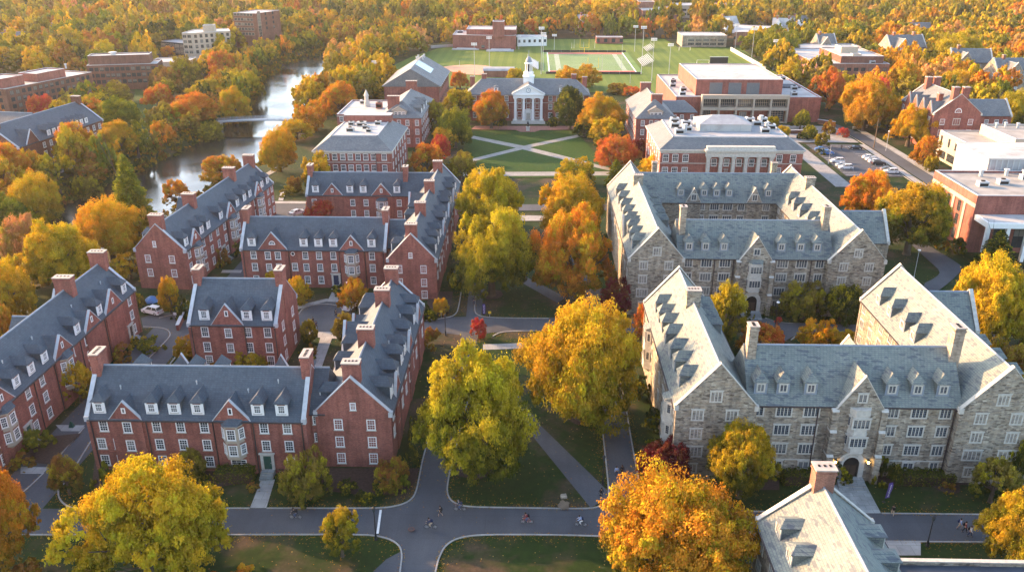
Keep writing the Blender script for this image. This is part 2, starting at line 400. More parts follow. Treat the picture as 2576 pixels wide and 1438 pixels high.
class Face:
    """an upright wall face, left to right as seen from outside"""
    def __init__(s, x0, y0, x1, y1):
        s.p = Vector((x0, y0)); d = Vector((x1-x0, y1-y0)); s.L = d.length; s.u = d/s.L
        s.n = Vector((s.u.y, -s.u.x)); s.a = math.atan2(s.u.y, s.u.x)
    def pt(s, t, out=0.): q = s.p+s.u*t+s.n*out; return q.x, q.y

class Building:
    def __init__(s, name, label, cat, ox, oy, rot=0., near=True, brick='brick', slate='slate_blue', trim='white', group=None, land=None):
        s.ox, s.oy, s.rot = ox, oy, rot
        s.root = tag(empty(name, (ox, oy, 0), rot), label, cat, group)
        s.wall = MB(); s.roof = MB(); s.trim = MB(); s.near = near; s.k = brick; s.s = slate; s.t = trim
        s.c = (math.cos(rot), math.sin(rot))
        if land: LAND.append((land, ox, oy))
    # local coordinates = world offset from the base point turned by rot
    def loc(s, x, y): return x-s.ox, y-s.oy
    def face(s, x0, y0, x1, y1): return Face(x0-s.ox, y0-s.oy, x1-s.ox, y1-s.oy)
    def world(s, lx, ly): return s.ox+lx*s.c[0]-ly*s.c[1], s.oy+lx*s.c[1]+ly*s.c[0]
    def excl(s, x0, x1, y0, y1, m=2.5, front=0.):
        x0 -= s.ox; x1 -= s.ox; y0 -= s.oy; y1 -= s.oy
        EXCL.append([s.world(x0-m, y0-m-front), s.world(x1+m, y0-m-front), s.world(x1+m, y1+m), s.world(x0-m, y1+m)])
    def finish(s):
        if s.wall.v: s.wall.obj('wall', s.root)
        if s.roof.v: s.roof.obj('roof', s.root)
        if s.trim.v: s.trim.obj('trim', s.root)
        return s.root
    def win(s, f, t, z, kind, out=0., parent=None, off=(0, 0, 0)):
        fm, pm = window_meshes(kind, s.near)
        x, y = f.pt(t, out)
        o = link('window', fm, parent or s.root, (x-off[0], y-off[1], z-off[2]), f.a)
        if pm: link('pane', pm, o)
        return o
    def rows(s, f, zs, ts, kind, out=0., frac=True, skip=()):
        for i, z in enumerate(zs):
            for j, t in enumerate(ts):
                if (i, j) in skip: continue
                s.win(f, t*f.L if frac else t, z, kind, out)
    # ---- gabled range
    def wing(s, ax, a0, a1, c, w_, he, hr, ends=('par', 'par'), over=.35, z0=-.3, gutter=True):
        """ends: par = raised coped gable, gable = plain gable, hip, none"""
        W = dict(ax=ax, a0=a0, a1=a1, c=c, w=w_, he=he, hr=hr, sl=(hr-he)/(w_/2))
        ox, oy = s.ox, s.oy
        P = (lambda a, v, z: (a-ox, c+v-oy, z)) if ax == 'x' else (lambda a, v, z: (c+v-ox, a-oy, z))
        W['P'] = P; sl = W['sl']; h = w_/2
        p = lambda a, v: [P(a, v, z0), P(a, v, he)]
        s.wall.hexa([P(a0, -h, z0), P(a1, -h, z0), P(a1, h, z0), P(a0, h, z0), P(a0, -h, he), P(a1, -h, he), P(a1, h, he), P(a0, h, he)], s.k)
        o = h+over; ze = he-over*sl
        r0 = a0+(.3 if ends[0] == 'par' else -.3); r1 = a1-(.3 if ends[1] == 'par' else -.3)
        if ends[0] == 'hip': r0 = a0-over
        if ends[1] == 'hip': r1 = a1+over
        hk = .85*o
        q0 = r0+(hk if ends[0] == 'hip' else 0); q1 = r1-(hk if ends[1] == 'hip' else 0)
        th = .2
        v = [P(r0, -o, ze), P(r1, -o, ze), P(r1, o, ze), P(r0, o, ze), P(r0, -o, ze+th), P(r1, -o, ze+th), P(r1, o, ze+th), P(r0, o, ze+th), P(q0, 0, hr+th), P(q1, 0, hr+th)]
        s.roof.add(v, [(0, 1, 5, 4), (1, 2, 6, 5), (2, 3, 7, 6), (3, 0, 4, 7), (4, 5, 9, 8), (6, 7, 8, 9), (7, 4, 8), (5, 6, 9), (3, 2, 1, 0)], s.s)
        # ridge cap and gutters
        rc = .16
        s.trim.hexa([P(q0, -rc, hr+th-.12), P(q1, -rc, hr+th-.12), P(q1, rc, hr+th-.12), P(q0, rc, hr+th-.12), P(q0, -.05, hr+th+.07), P(q1, -.05, hr+th+.07), P(q1, .05, hr+th+.07), P(q0, .05, hr+th+.07)], 'lead')
        if gutter:
            for sg in (-1, 1):
                s.trim.hexa([P(r0, sg*o, ze+.0), P(r1, sg*o, ze+.0), P(r1, sg*(o+.16), ze+.0), P(r0, sg*(o+.16), ze+.0), P(r0, sg*o, ze+.16), P(r1, sg*o, ze+.16), P(r1, sg*(o+.16), ze+.16), P(r0, sg*(o+.16), ze+.16)], 'pipe')
                if s.near: s.trim.hexa([P(a0, sg*h, he-.42), P(a1, sg*h, he-.42), P(a1, sg*(h+.07), he-.42), P(a0, sg*(h+.07), he-.42), P(a0, sg*h, he-.2), P(a1, sg*h, he-.2), P(a1, sg*(h+.12), he-.2), P(a0, sg*(h+.12), he-.2)], s.t if s.t != 'white' else 'brick')
        for e, a, sg in ((ends[0], a0, -1), (ends[1], a1, 1)):
            if e == 'par':
                up = .32; A = a+sg*.03; B = a-sg*.45; hh = h+.12
                ring = lambda q: [P(q, -hh, z0), P(q, hh, z0), P(q, hh, he+up*.4), P(q, 0, hr+up+th), P(q, -hh, he+up*.4)]
                s.wall.prism(ring(A), ring(B), s.k)
                cp = MB(); A2 = A+sg*.08; B2 = B-sg*.08
                for sv in (-1, 1):
                    zz = lambda vv: hr+up+th+(he+up*.4-hr-up-th)*abs(vv)/hh
                    e0, e1 = sv*(hh+.1), 0.
                    cp.hexa([P(A2, e0, zz(hh)-.02), P(B2, e0, zz(hh)-.02), P(B2, e1, zz(0)-.02), P(A2, e1, zz(0)-.02), P(A2, e0, zz(hh)+.13), P(B2, e0, zz(hh)+.13), P(B2, e1, zz(0)+.15), P(A2, e1, zz(0)+.15)], 'coping' if s.t == 'white' else 'limestone')
                    # kneeler block at the foot of the gable
                    ks = sorted((A2, B2)); k0, k1 = sorted((sv*(hh-.35), sv*(hh+.25)))
                    cp.hexa([P(ks[0]-.02, k0, he-.5), P(ks[1]+.02, k0, he-.5), P(ks[1]+.02, k1, he-.5), P(ks[0]-.02, k1, he-.5), P(ks[0]-.02, k0, he+.3), P(ks[1]+.02, k0, he+.3), P(ks[1]+.02, k1, he+.3), P(ks[0]-.02, k1, he+.3)], 'coping' if s.t == 'white' else 'limestone')
                cp.obj('gable_coping', s.root)
            elif e == 'gable':
                A = a+sg*.02; B = a-sg*.2
                ring = lambda q: [P(q, -h, he-.05), P(q, h, he-.05), P(q, 0, hr-.02)]
                s.wall.prism(ring(A), ring(B), s.k)
        return W
    # ---- wall gable standing on one side of a range
    def cross(s, W, side, a, w_, za, proud=.25, zb=-.3, cope=True):
        P, h, he, sl = W['P'], W['w']/2, W['he'], W['sl']
        A = side*(h+proud); B = side*(h-.3); up = .25
        ring = lambda v: [P(a-w_/2, v, zb), P(a+w_/2, v, zb), P(a+w_/2, v, he-.1), P(a, v, za), P(a-w_/2, v, he-.1)]
        s.wall.prism(ring(A), ring(B), s.k)
        d = (za-he)/sl
        F_, K = side*(h+proud-.2), side*(h-d-.4)
        o = .15; lo = he-.15
        s.roof.prism([P(a-w_/2-o, F_, lo), P(a+w_/2+o, F_, lo), P(a, F_, za-.05)], [P(a-w_/2-o, K, lo), P(a+w_/2+o, K, lo), P(a, K, za-.05)], s.s)
        if cope:
            m = MB(); A2 = side*(h+proud+.07); B2 = side*(h+proud-.38); hw = w_/2+.16
            for sv in (-1, 1):
                z1 = he-.1-.16*(za-he)/(w_/2)
                m.hexa([P(a+sv*hw, A2, z1), P(a+sv*hw, B2, z1), P(a, B2, za), P(a, A2, za), P(a+sv*hw, A2, z1+.17), P(a+sv*hw, B2, z1+.17), P(a, B2, za+.19), P(a, A2, za+.19)], 'coping' if s.t == 'white' else 'limestone')
            m.obj('gable_coping', s.root)
        return dict(a=a, out=h+proud)
    # ---- roof dormer with hipped front
    def dormer(s, W, side, a, kind, w_=1.7, zb=None, hgt=1.9, rise=1.15, wall=None, trimm='white'):
        P, h, he, hr, sl = W['P'], W['w']/2, W['he'], W['hr'], W['sl']
        zb = he+.55 if zb is None else zb
        vf = (hr+.2-zb)/sl; top = zb+hgt
        vb = (hr+.2-top)/sl-.2; vr = max(.1, (hr+.2-top-rise)/sl-.2)
        m = MB(); x = w_/2; wl = wall or s.s
        m.hexa([P(a-x, side*vf, zb-.5), P(a+x, side*vf, zb-.5), P(a+x, side*vb, zb-.5), P(a-x, side*vb, zb-.5), P(a-x, side*vf, top), P(a+x, side*vf, top), P(a+x, side*vb, top), P(a-x, side*vb, top)], wl)
        # white front board
        m.hexa([P(a-x-.02, side*(vf+.06), zb-.1), P(a+x+.02, side*(vf+.06), zb-.1), P(a+x+.02, side*(vf-.05), zb-.1), P(a-x-.02, side*(vf-.05), zb-.1), P(a-x-.02, side*(vf+.06), top-.02), P(a+x+.02, side*(vf+.06), top-.02), P(a+x+.02, side*(vf-.05), top-.02), P(a-x-.02, side*(vf-.05), top-.02)], trimm)
        o = .2; vo = vf+.24; e = top-.08
        v = [P(a-x-o, side*vo, e), P(a+x+o, side*vo, e), P(a+x+o, side*(vb-.1), e), P(a-x-o, side*(vb-.1), e),
             P(a-x-o, side*vo, e+.1), P(a+x+o, side*vo, e+.1), P(a+x+o, side*(vb-.1), e+.1), P(a-x-o, side*(vb-.1), e+.1), P(a, side*(vf-.55), top+rise), P(a, side*vr, top+rise)]
        m.add(v, [(3, 2, 1, 0), (0, 1, 5, 4), (1, 2, 6, 5), (3, 0, 4, 7), (4, 5, 8), (5, 6, 9, 8), (7, 4, 8, 9), (6, 7, 9)], s.s)
        d = m.obj('dormer', s.root)
        p0 = P(a-x, side*(vf+.06), 0); p1 = P(a+x, side*(vf+.06), 0)
        f = Face(p0[0], p0[1], p1[0], p1[1])
        ctr = P(0, 0, 0)
        # outward must point away from the ridge
        mid = P(a, side*(vf+1), 0); q = f.pt(x, 1.)
        if (Vector(q)-Vector(mid[:2])).length > 1.2: f = Face(p1[0], p1[1], p0[0], p0[1])
        s.win(f, x, zb+hgt*.5, kind, parent=d)
    def chimney(s, x, y, w_, d, z0, z1, mat=None, flues=4, axis='x', cap='chimney_cap'):
        m = MB(); z1 -= .5; mat = mat or s.k; x -= s.ox; y -= s.oy
        m.box(x-w_/2, x+w_/2, y-d/2, y+d/2, z0, z1, mat)
        m.box(x-w_/2-.1, x+w_/2+.1, y-d/2-.1, y+d/2+.1, z1-.55, z1-.3, mat)
        m.box(x-w_/2-.12, x+w_/2+.12, y-d/2-.12, y+d/2+.12, z1, z1+.16, cap)
        for k in range(flues):
            t = (k+.5)/flues-.5
            if w_ >= d: m.box(x+t*w_*.85-.13, x+t*w_*.85+.13, y-.2, y+.2, z1+.16, z1+.2, 'hole')
            else: m.box(x-.2, x+.2, y+t*d*.85-.13, y+t*d*.85+.13, z1+.16, z1+.2, 'hole')
        return m.obj('chimney', s.root)
    def bay(s, f, t, z0, z1, w_, dep, kinds, zs, mat='cream', cap=True, parapet=False):
        """canted bay: kinds = (centre window, side window)"""
        i = w_*.27
        pts = [(t-w_/2, 0.), (t-w_/2+i, dep), (t+w_/2-i, dep), (t+w_/2, 0.)]
        ring = lambda z, g=0.: [(*f.pt(a+(g if a > t else -g), b+(g if b > 0 else -.2)), z) for a, b in pts]
        m = MB(); m.prism(ring(z0), ring(z1), mat)
        m.prism(ring(z0+.35), ring(z0+.35), mat) if False else None
        zt = np.linspace(z0, z1, len(zs)+1)
        for zz in zt: m.prism(ring(zz-.1, .06), ring(zz+.1, .06), mat)
        low = [(*f.pt(t-w_*.25, -.2), z0-.9), (*f.pt(t-w_*.12, dep*.25), z0-.9), (*f.pt(t+w_*.12, dep*.25), z0-.9), (*f.pt(t+w_*.25, -.2), z0-.9)]
        m.prism(low, ring(z0), mat)
        if cap and not parapet:
            top = [(*f.pt(a if b == 0 else t+(a-t)*.5, -.1 if b == 0 else dep*.1), z1+.95) for a, b in pts]
            m.prism(ring(z1+.1, .2), top, s.s)
        if parapet:
            m.prism(ring(z1+.1, .1), ring(z1+.75, .1), mat)
            for k in range(7):
                a = t-w_/2+i+(w_-2*i)*(k+.5)/7; p = f.pt(a, dep+.1)
                m.box(p[0]-.13, p[0]+.13, p[1]-.1, p[1]+.1, z1+.75, z1+1.0, mat)
        b = m.obj('bay_window', s.root)
        fc = Face(*f.pt(pts[1][0], dep), *f.pt(pts[2][0], dep)); fl = Face(*f.pt(*pts[0]), *f.pt(*pts[1])); fr = Face(*f.pt(*pts[2]), *f.pt(*pts[3]))
        for z in zs:
            s.win(fc, fc.L/2, z, kinds[0], parent=b); s.win(fl, fl.L/2, z, kinds[1], parent=b); s.win(fr, fr.L/2, z, kinds[1], parent=b)
    def door(s, f, t, w_=1.15, h_=2.3, mat='door_green', z=.75, out=0.):
        x, y = f.pt(t, out); m = MB()
        m.box(-w_/2-.4, -w_/2, -.2, .05, 0, h_+.25, 'limestone'); m.box(w_/2, w_/2+.4, -.2, .05, 0, h_+.25, 'limestone')
        m.box(-w_/2, w_/2, -.2, .05, h_, h_+.25, 'limestone'); m.box(-w_/2-.55, w_/2+.55, -.3, .05, h_+.25, h_+.45, 'limestone')
        o = m.obj('door_surround', s.root, (x, y, z), f.a)
        d = MB(); d.box(-w_/2, w_/2, -.06, .03, 0, h_, mat)
        for zz in (.25, 1.25): 
            for xx in (-w_*.38, w_*.06): d.box(xx, xx+w_*.32, -.085, -.05, zz, zz+.85, mat)
        d.box(w_*.36, w_*.42, -.13, -.05, 1.0, 1.1, 'alu'); d.obj('door', s.root, (x, y, z), f.a)
        k = int(z/.17); m = MB()
        for i in range(k):
            m.box(-w_/2-.35, w_/2+.35, -.95-.32*i-.02, -.0 if i == 0 else -.95-.32*(i-1)-.02, -z-.1, -.17*i-.01, 'flagstone')
        if k: m.obj('front_steps', s.root, (x, y, z), f.a)
    def pipes(s, f, ts, z1, out=.12):
        for t in ts:
            m = MB(); x, y = f.pt(t, out); m.cyl(x, y, -.1, z1, .09, .09, 'pipe', 6)
            m.box(x-.17, x+.17, y-.13, y+.13, z1-.05, z1+.3, 'pipe'); m.obj('downpipe', s.root)
    def band(s, f, z, h_=.22, mat=None, out=.06):
        m = MB(); a = f.pt(-.02, out); b = f.pt(f.L+.02, out); c = f.pt(f.L+.02, -.1); d = f.pt(-.02, -.1)
        s.trim.hexa([(*a, z), (*b, z), (*c, z), (*d, z), (*a, z+h_), (*b, z+h_), (*c, z+h_), (*d, z+h_)], mat or s.t)
    # ---- flat roofed block from a footprint polygon (world order, local coords if rot)
    def flat(s, pts, h_, roof='flat_white', wall=None, par=.6, z0=-.3, edge='coping', ew=.4):
        pts = [(x-s.ox, y-s.oy) for x, y in pts]; wall = wall or s.k
        a = sum(p[0]*q[1]-q[0]*p[1] for p, q in zip(pts, pts[1:]+pts[:1]))
        if a < 0: pts = pts[::-1]
        n = len(pts)
        s.wall.prism([(x, y, z0) for x, y in pts], [(x, y, h_-par) for x, y in pts], wall)
        inn = []
        for i in range(n):
            p, q, r = Vector(pts[i-1]), Vector(pts[i]), Vector(pts[(i+1) % n])
            d0 = (q-p).normalized(); d1 = (r-q).normalized(); n0 = Vector((-d0.y, d0.x)); n1 = Vector((-d1.y, d1.x))
            k = ew/max(.3, (1+n0.dot(n1))); inn.append(tuple(q+(n0+n1)*k))
        s.roof.prism([(x, y, h_-par-.1) for x, y in inn], [(x, y, h_-par+.12) for x, y in inn], roof)
        for i in range(n):
            j = (i+1) % n; A, B, C_, D = pts[i], pts[j], inn[j], inn[i]
            s.wall.hexa([(*A, h_-par), (*B, h_-par), (*C_, h_-par), (*D, h_-par), (*A, h_-.12), (*B, h_-.12), (*C_, h_-.12), (*D, h_-.12)], wall)
            e = .06
            s.trim.hexa([(*A, h_-.12), (*B, h_-.12), (*C_, h_-.12), (*D, h_-.12), (*A, h_), (*B, h_), (*C_, h_), (*D, h_)], edge)
        return [Face(*pts[i], *pts[(i+1) % n]) for i in range(n)]
    def unit(s, x, y, w_, d, z0, h_, mat='steel', name='roof_unit'):
        m = MB(); m.box(-w_/2, w_/2, -d/2, d/2, 0, h_, mat); m.box(-w_/2-.05, w_/2+.05, -d/2-.05, d/2+.05, h_, h_+.1, mat)
        m.box(-w_*.42, w_*.42, -d/2-.02, -d/2+.05, h_*.2, h_*.75, 'hole'); m.cyl(0, 0, h_+.1, h_+.3, min(w_, d)*.3, min(w_, d)*.3, 'hole', 10)
        return m.obj(name, s.root, (x-s.ox, y-s.oy, z0), .0)
    def vent(s, x, y, z0, h_=1., r=.2): 
        m = MB(); m.cyl(0, 0, 0, h_, r, r, 'steel', 8); m.cyl(0, 0, h_, h_+.25, r*1.6, r*1.3, 'steel', 8); return m.obj('roof_vent', s.root, (x-s.ox, y-s.oy, z0))

# ------------------------------------------------------------------ buildings
SASH = ('sash', 1.0, 1.5); SMALL = ('sash', .8, 1.05); SLIT = ('slit', .34, .8); TRIP = ('mull', 3, 2.1, 1.3)
M4 = ('mull', 4, 1.95, 1.42); M3 = ('mull', 3, 1.35, 1.42); M2 = ('mull', 2, .95, 1.3)
ZR = (7.65, 4.75)
def red_front(b, W, f, cols, gables, dorms, ybay=None, ground=(), skip=()):
    pass
# --- brick hall at the front road: range, link and long east wing with three ridge chimneys
b = Building('brick_hall', 'red brick hall at the front road with green door and long chimneyed east wing', 'building', -42, 106, land='the front red brick hall')
W = b.wing('x', -62.7, -31.5, 105.1, 10.6, 9, 14.4)
f = b.face(-62.7, 99.8, -31.5, 99.8)
X = lambda x: x+62.7
for z in (7.65, 4.7, 1.9):
    for x in (-60.4, -52.8, -49.4, -46., -37.5, -34.2):
        if z == 1.9 and x == -37.5: continue
        b.win(f, X(x if z > 6 or x != -60.4 else -61.2), z, SASH)
b.win(f, X(-58.8), 4.7, SASH); b.win(f, X(-58.8), 1.9, SASH)
for c, w_, za in ((-57., 4.5, 11.7), (-41.9, 5.2, 12.1)): b.cross(W, -1, c, w_, za)
b.win(f, X(-56.9), 7.6, SASH, .25); b.win(f, X(-56.9), 4.6, SASH, .25); b.win(f, X(-57.), 10.3, ('slit', .3, .6), .25); b.win(f, X(-41.9), 10.4, SLIT, .25)
b.bay(f, X(-41.9), 3.1, 8.4, 3.5, 1.1, (SASH, ('sash', .62, 1.45)), (7.1, 4.5)); b.win(f, X(-41.7), 1.7, ('sash', 2., 1.3), .25)
for x in (-60.7, -53.2, -50., -46.7, -38.2, -34.8): b.dormer(W, -1, x, SMALL)
b.door(f, X(-37.6)); b.pipes(f, (.6, X(-54.2), X(-44.7), X(-39.0), 30.6), 8.6)
b.band(f, 3.1, .12, 'brick'); b.band(f, .55, .2, 'brick_brown')
b.chimney(-62.2, 105.1, 1.2, 2.6, 7, 17.2, flues=5); b.chimney(-32., 105.1, 1.2, 2.6, 7, 17.2, flues=5)
L = b.wing('x', -31.4, -29.5, 106.6, 9.2, 9, 13.6, ('none', 'none'))
fl = b.face(-31.5, 102, -29.9, 102); b.rows(fl, (7.7, 4.8), (.55,), ('sash', .75, 1.2))
E_ = b.wing('y', 101.7, 139.5, -25.2, 10.6, 9, 14.3)
fg = b.face(-30.5, 101.7, -19.9, 101.7)
for t in (-22.7, -27.4):
    for z in (7.2, 4.3, 1.5): b.win(fg, t+30.5, z, SASH)
b.win(fg, 5.4, 10.2, ('sash', .6, .95))
fe = b.face(-19.9, 101.7, -19.9, 139.5)
for i in range(9):
    for z in ZR: b.win(fe, 2.5+i*4.1, z, SASH)
for y in (106., 111.2, 116.2, 119.6, 125.2, 131., 135.8): b.dormer(E_, 1, y, SMALL, w_=2.1, hgt=2.1)
for y in (108.5, 122.5, 133.4): b.cross(E_, 1, y, 4.2, 11.9, proud=.15)
for y in (104.5, 114., 119.8): b.dormer(E_, -1, y, SMALL)
b.cross(E_, -1, 123.5, 6.5, 13.2); b.cross(E_, -1, 130., 3., 11.4); b.dormer(E_, -1, 133.6, SMALL); b.dormer(E_, -1, 136.6, SMALL)
for y, w_ in ((103.2, 2.4), (114.2, 2.4), (129.2, 2.4), (138.9, 2.3)): b.chimney(-25.2, y, w_, 1.5, 9, 17.)
b.pipes(fe, (8, 19.5, 30), 8.6)
# north side wall gables of the range seen over the ridge
for x, w_ in ((-57.5, 3.), (-52.6, 4.6), (-49.4, 2.6), (-45.6, 3.), (-37.5, 4.4), (-32.9, 3.6)):
    if w_ > 4: b.cross(W, 1, x, w_, 14.9 if False else 13.6)
    else: b.dormer(W, 1, x, SMALL, hgt=2.6, rise=1.5, zb=10.6)
for x, y, z in ((-58.4, 102.6, 12.0), (-47.6, 103.2, 12.6), (-40, 102.4, 11.8), (-35.9, 103.4, 12.8), (-22.5, 118, 11.8), (-22.3, 128.5, 11.6)): b.vent(x, y, z-.3, .7, .08)
b.excl(-63, -20, 99, 140, front=8); b.finish()

# --- west wing block at left edge
b = Building('brick_hall', 'red brick hall at the left edge with two wide chimneys and curved bay windows', 'building', -81.5, 118, land='the left edge brick hall')
W = b.wing('y', 90., 145.5, -81.6, 10.6, 9, 14.4, ('none', 'par'))
fe = b.face(-76.3, 90, -76.3, 145.5); Y = lambda y: y-90
for z in (7.6, 4.7, 1.8):
    for y in (143., 139.4, 134.6, 131., 126.6, 121.8, 112.5, 108.6, 104.5, 100.): b.win(fe, Y(y), z, SASH)
for y, w_, za in ((136.8, 6.2, 12.6), (129., 5.2, 12.), (119.2, 5.4, 12.1), (102.5, 5.4, 12.1)):
    b.cross(W, 1, y, w_, za); b.win(fe, Y(y), 10.4, SLIT, .25)
for y in (119.2, 102.5): b.bay(fe, Y(y), 3., 8.3, 3.5, 1.1, (SASH, ('sash', .62, 1.45)), (7., 4.4))
for y in (142.6, 133., 125.2, 115., 111.2, 107.2): b.dormer(W, 1, y, SMALL)
b.door(fe, Y(141.5), mat='door_brown'); b.door(fe, Y(106.6))
b.pipes(fe, (Y(133.2), Y(124.5), Y(116.2), Y(110.4)), 8.6)
b.chimney(-81.6, 144.9, 2.9, 1.5, 9, 17.3); b.chimney(-81.6, 132.6, 3., 1.5, 9, 17.2)
W2 = b.wing('x', -88.2, -82, 127., 6., 8.4, 11.6, ('gable', 'none')); b.cross(W, -1, 138, 5, 12)
for y in (140, 129.5, 117.2, 109.2): b.vent(-79.4, y, 11.6, 1., .08)
b.excl(-92, -76, 88, 146); b.finish()

# --- small free standing block
b = Building('brick_house', 'small free standing red brick block with chimney at both gables behind the front hall', 'building', -52, 136.6, land='the small brick block')
W = b.wing('x', -59.9, -44.2, 136.6, 12.6, 9.1, 15.)
f = b.face(-59.9, 130.3, -44.2, 130.3)
for z in (7.55, 4.6, 2.0):
    for x in (-57.1, -49.5, -46.05): b.win(f, x+59.9, z, ('sash', 1.05, 1.6))
b.cross(W, -1, -52.9, 5.6, 12.9); b.win(f, 7., 7.5, SASH, .25); b.win(f, 7., 4.6, SASH, .25); b.win(f, 7.1, 11.2, SLIT, .25)
for x in (-57., -49.5, -46.): b.dormer(W, -1, x, ('sash', .85, 1.15), zb=9.7, hgt=2., w_=1.8)
fe = b.face(-44.2, 130.3, -44.2, 142.9)
for z in (7.5, 4.6, 1.8):
    for t in (3., 9.2): b.win(fe, t, z, SASH)
b.win(fe, 6.3, 11.4, SLIT); b.pipes(f, (.5, 9.9, 15.2), 8.7)
b.chimney(-59.4, 136.6, 1.3, 2.4, 9, 17.6, flues=4); b.chimney(-44.7, 136.6, 1.3, 2.4, 9, 17.6, flues=4)
b.excl(-60, -44, 129, 144, front=3); b.finish()

# --- second quadrangle: range, east wing, back range
b = Building('brick_hall', 'red brick hall with a blue door and grey canted bay between two slate courts', 'building', -42, 178, land='the middle brick hall')
W = b.wing('x', -63., -31.4, 173.4, 10.8, 9, 14.4)
f = b.face(-63., 168., -31.4, 168.); X = lambda x: x+63.
for z in (7.6, 4.8, 1.9):
    for x in (-60.3, -49., -46., -42.9, -34.5):
        if z == 1.9 and x == -42.9: continue
        b.win(f, X(x), z, SASH)
for x, z in ((-57.1, 7.6), (-54.9, 7.6), (-57.1, 4.8), (-54.9, 4.8)): b.win(f, X(x), z, SASH, .25)
b.win(f, X(-51.7), 7.9, ('round', .33)); b.win(f, X(-51.5), 4.9, SASH)
b.cross(W, -1, -55.9, 6.2, 12.8); b.win(f, X(-55.9), 10.5, ('lunette', 1.1, .6), .25)
b.cross(W, -1, -38.8, 5.2, 12.2); b.win(f, X(-38.8), 10.5, SLIT, .25)
b.bay(f, X(-38.9), 3.2, 8.5, 3.5, 1.1, (SASH, ('sash', .62, 1.45)), (7.2, 4.6))
for x in (-60.5, -49.2, -46., -42.8, -34.5): b.dormer(W, -1, x, SMALL)
b.door(f, X(-42.7), mat='door_navy'); b.pipes(f, (.5, X(-52.5), X(-41.6), X(-36.), 31.), 8.6)
b.chimney(-62.5, 173.4, 1.2, 2.6, 9, 17.); b.chimney(-31.9, 173.4, 1.2, 2.6, 9, 17.)
L = b.wing('x', -31.3, -28, 174.4, 9., 9, 13.6, ('none', 'none'))
E_ = b.wing('y', 162., 221., -25., 10., 9, 14.3)
fg = b.face(-30., 162., -20., 162.)
for z in (7., 4., 1.3):
    for t in (2.3, 7.4): b.win(fg, t, z, SASH)
b.win(fg, 4.8, 10.1, ('sash', .55, .95))
fe = b.face(-20., 162., -20., 221.)
for i in range(13):
    for z in ZR: b.win(fe, 2.8+i*4.4, z, SASH)
for y in (166, 171, 175.6, 184, 188.4, 196, 200.5, 208, 213.): b.dormer(E_, 1, y, SMALL, w_=2., hgt=2.1)
for y in (179.5, 192.4, 204.5): b.cross(E_, 1, y, 4.2, 11.9, proud=.15)
for y in (166.5, 186., 192.): b.dormer(E_, -1, y, SMALL)
b.cross(E_, -1, 197., 6., 13.2)
for y in (163.4, 178.4, 196., 215.): b.chimney(-25., y, 2.35, 1.4, 9, 17.)
B_ = b.wing('x', -59., -26, 213.4, 9.6, 9, 13.6, ('par', 'none'))
f = b.face(-59., 208.6, -26., 208.6); X = lambda x: x+59.
for z in (6.9, 3.95, 1.2):
    for x in (-57, -54, -50.4, -46.9, -43.4, -34.7): b.win(f, X(x), z, SASH)
b.cross(B_, -1, -39.2, 5.2, 12.); b.cross(B_, -1, -52., 5.2, 12.); b.win(f, X(-39.2), 10.2, SLIT, .25); b.win(f, X(-52), 10.2, SLIT, .25)
b.bay(f, X(-39.2), 2.6, 7.6, 3.4, 1.1, (SASH, ('sash', .62, 1.45)), (6.5, 3.8))
for x in (-56.5, -47.5, -44., -35.2): b.dormer(B_, -1, x, SMALL)
b.chimney(-58.5, 213.4, 1.2, 2.4, 9, 16.2); b.chimney(-33.2, 212.4, 1.2, 2.2, 9, 16.2)
fw = b.face(-59.05, 218.2, -59.05, 208.6); b.rows(fw, ZR, (.3, .7), SASH)
b.excl(-63, -20, 167, 222, front=6); b.finish()

# --- slanting wing along the river bank
b = Building('brick_hall', 'long red brick hall slanting beside the river, with chimneys stepping up its ridge', 'building', -78.4, 192, R(-3.8), land='the riverside brick hall')
ox, oy = b.ox, b.oy
W = b.wing('y', oy-25.5, oy+28, ox, 11., 9, 14.4)
fe = b.face(ox+5.5, oy-25.5, ox+5.5, oy+28)
for z in (7.6, 4.7, 1.8):
    for t in (2., 9.2, 13., 16.8, 20.8, 29., 32.6, 36.4, 40.2, 46., 49.6, 52.4): b.win(fe, t, z, SASH)
for t, w_ in ((5.6, 5.2), (25., 5.4), (43., 5.2)):
    b.cross(W, 1, oy-25.5+t, w_, 12.1); b.win(fe, t, 10.4, SLIT, .25)
    b.bay(fe, t, 3., 8.3, 3.4, 1.1, (SASH, ('sash', .62, 1.45)), (7., 4.4))
for t in (2.2, 10., 13.5, 20.5, 30.5, 35., 38.6, 47., 51.): b.dormer(W, 1, oy-25.5+t, SMALL)
fg = b.face(ox-5.5, oy-25.5, ox+5.5, oy-25.5)
for z in (7., 3.8):
    for t in (2.6, 8.): b.win(fg, t, z, SASH)
b.win(fg, 4.6, 10.4, ('sash', .5, 1.1)); b.door(fe, 18.5, mat='door_brown')
for y in (-24.6, -9., 14., 27.2): b.chimney(ox, oy+y, 2.8, 1.5, 9, 17.2)
b.dormer(W, -1, oy-21, SMALL, w_=2.2); b.wing('x', ox-7.6, ox-2, oy+1., 6., 8.4, 12.4, ('gable', 'none')); b.dormer(W, -1, oy-14, SMALL, w_=2.)
b.pipes(fe, (8.4, 22, 28, 40), 8.6)
b.excl(ox-11, ox+6, oy-27, oy+29, front=4); b.finish()

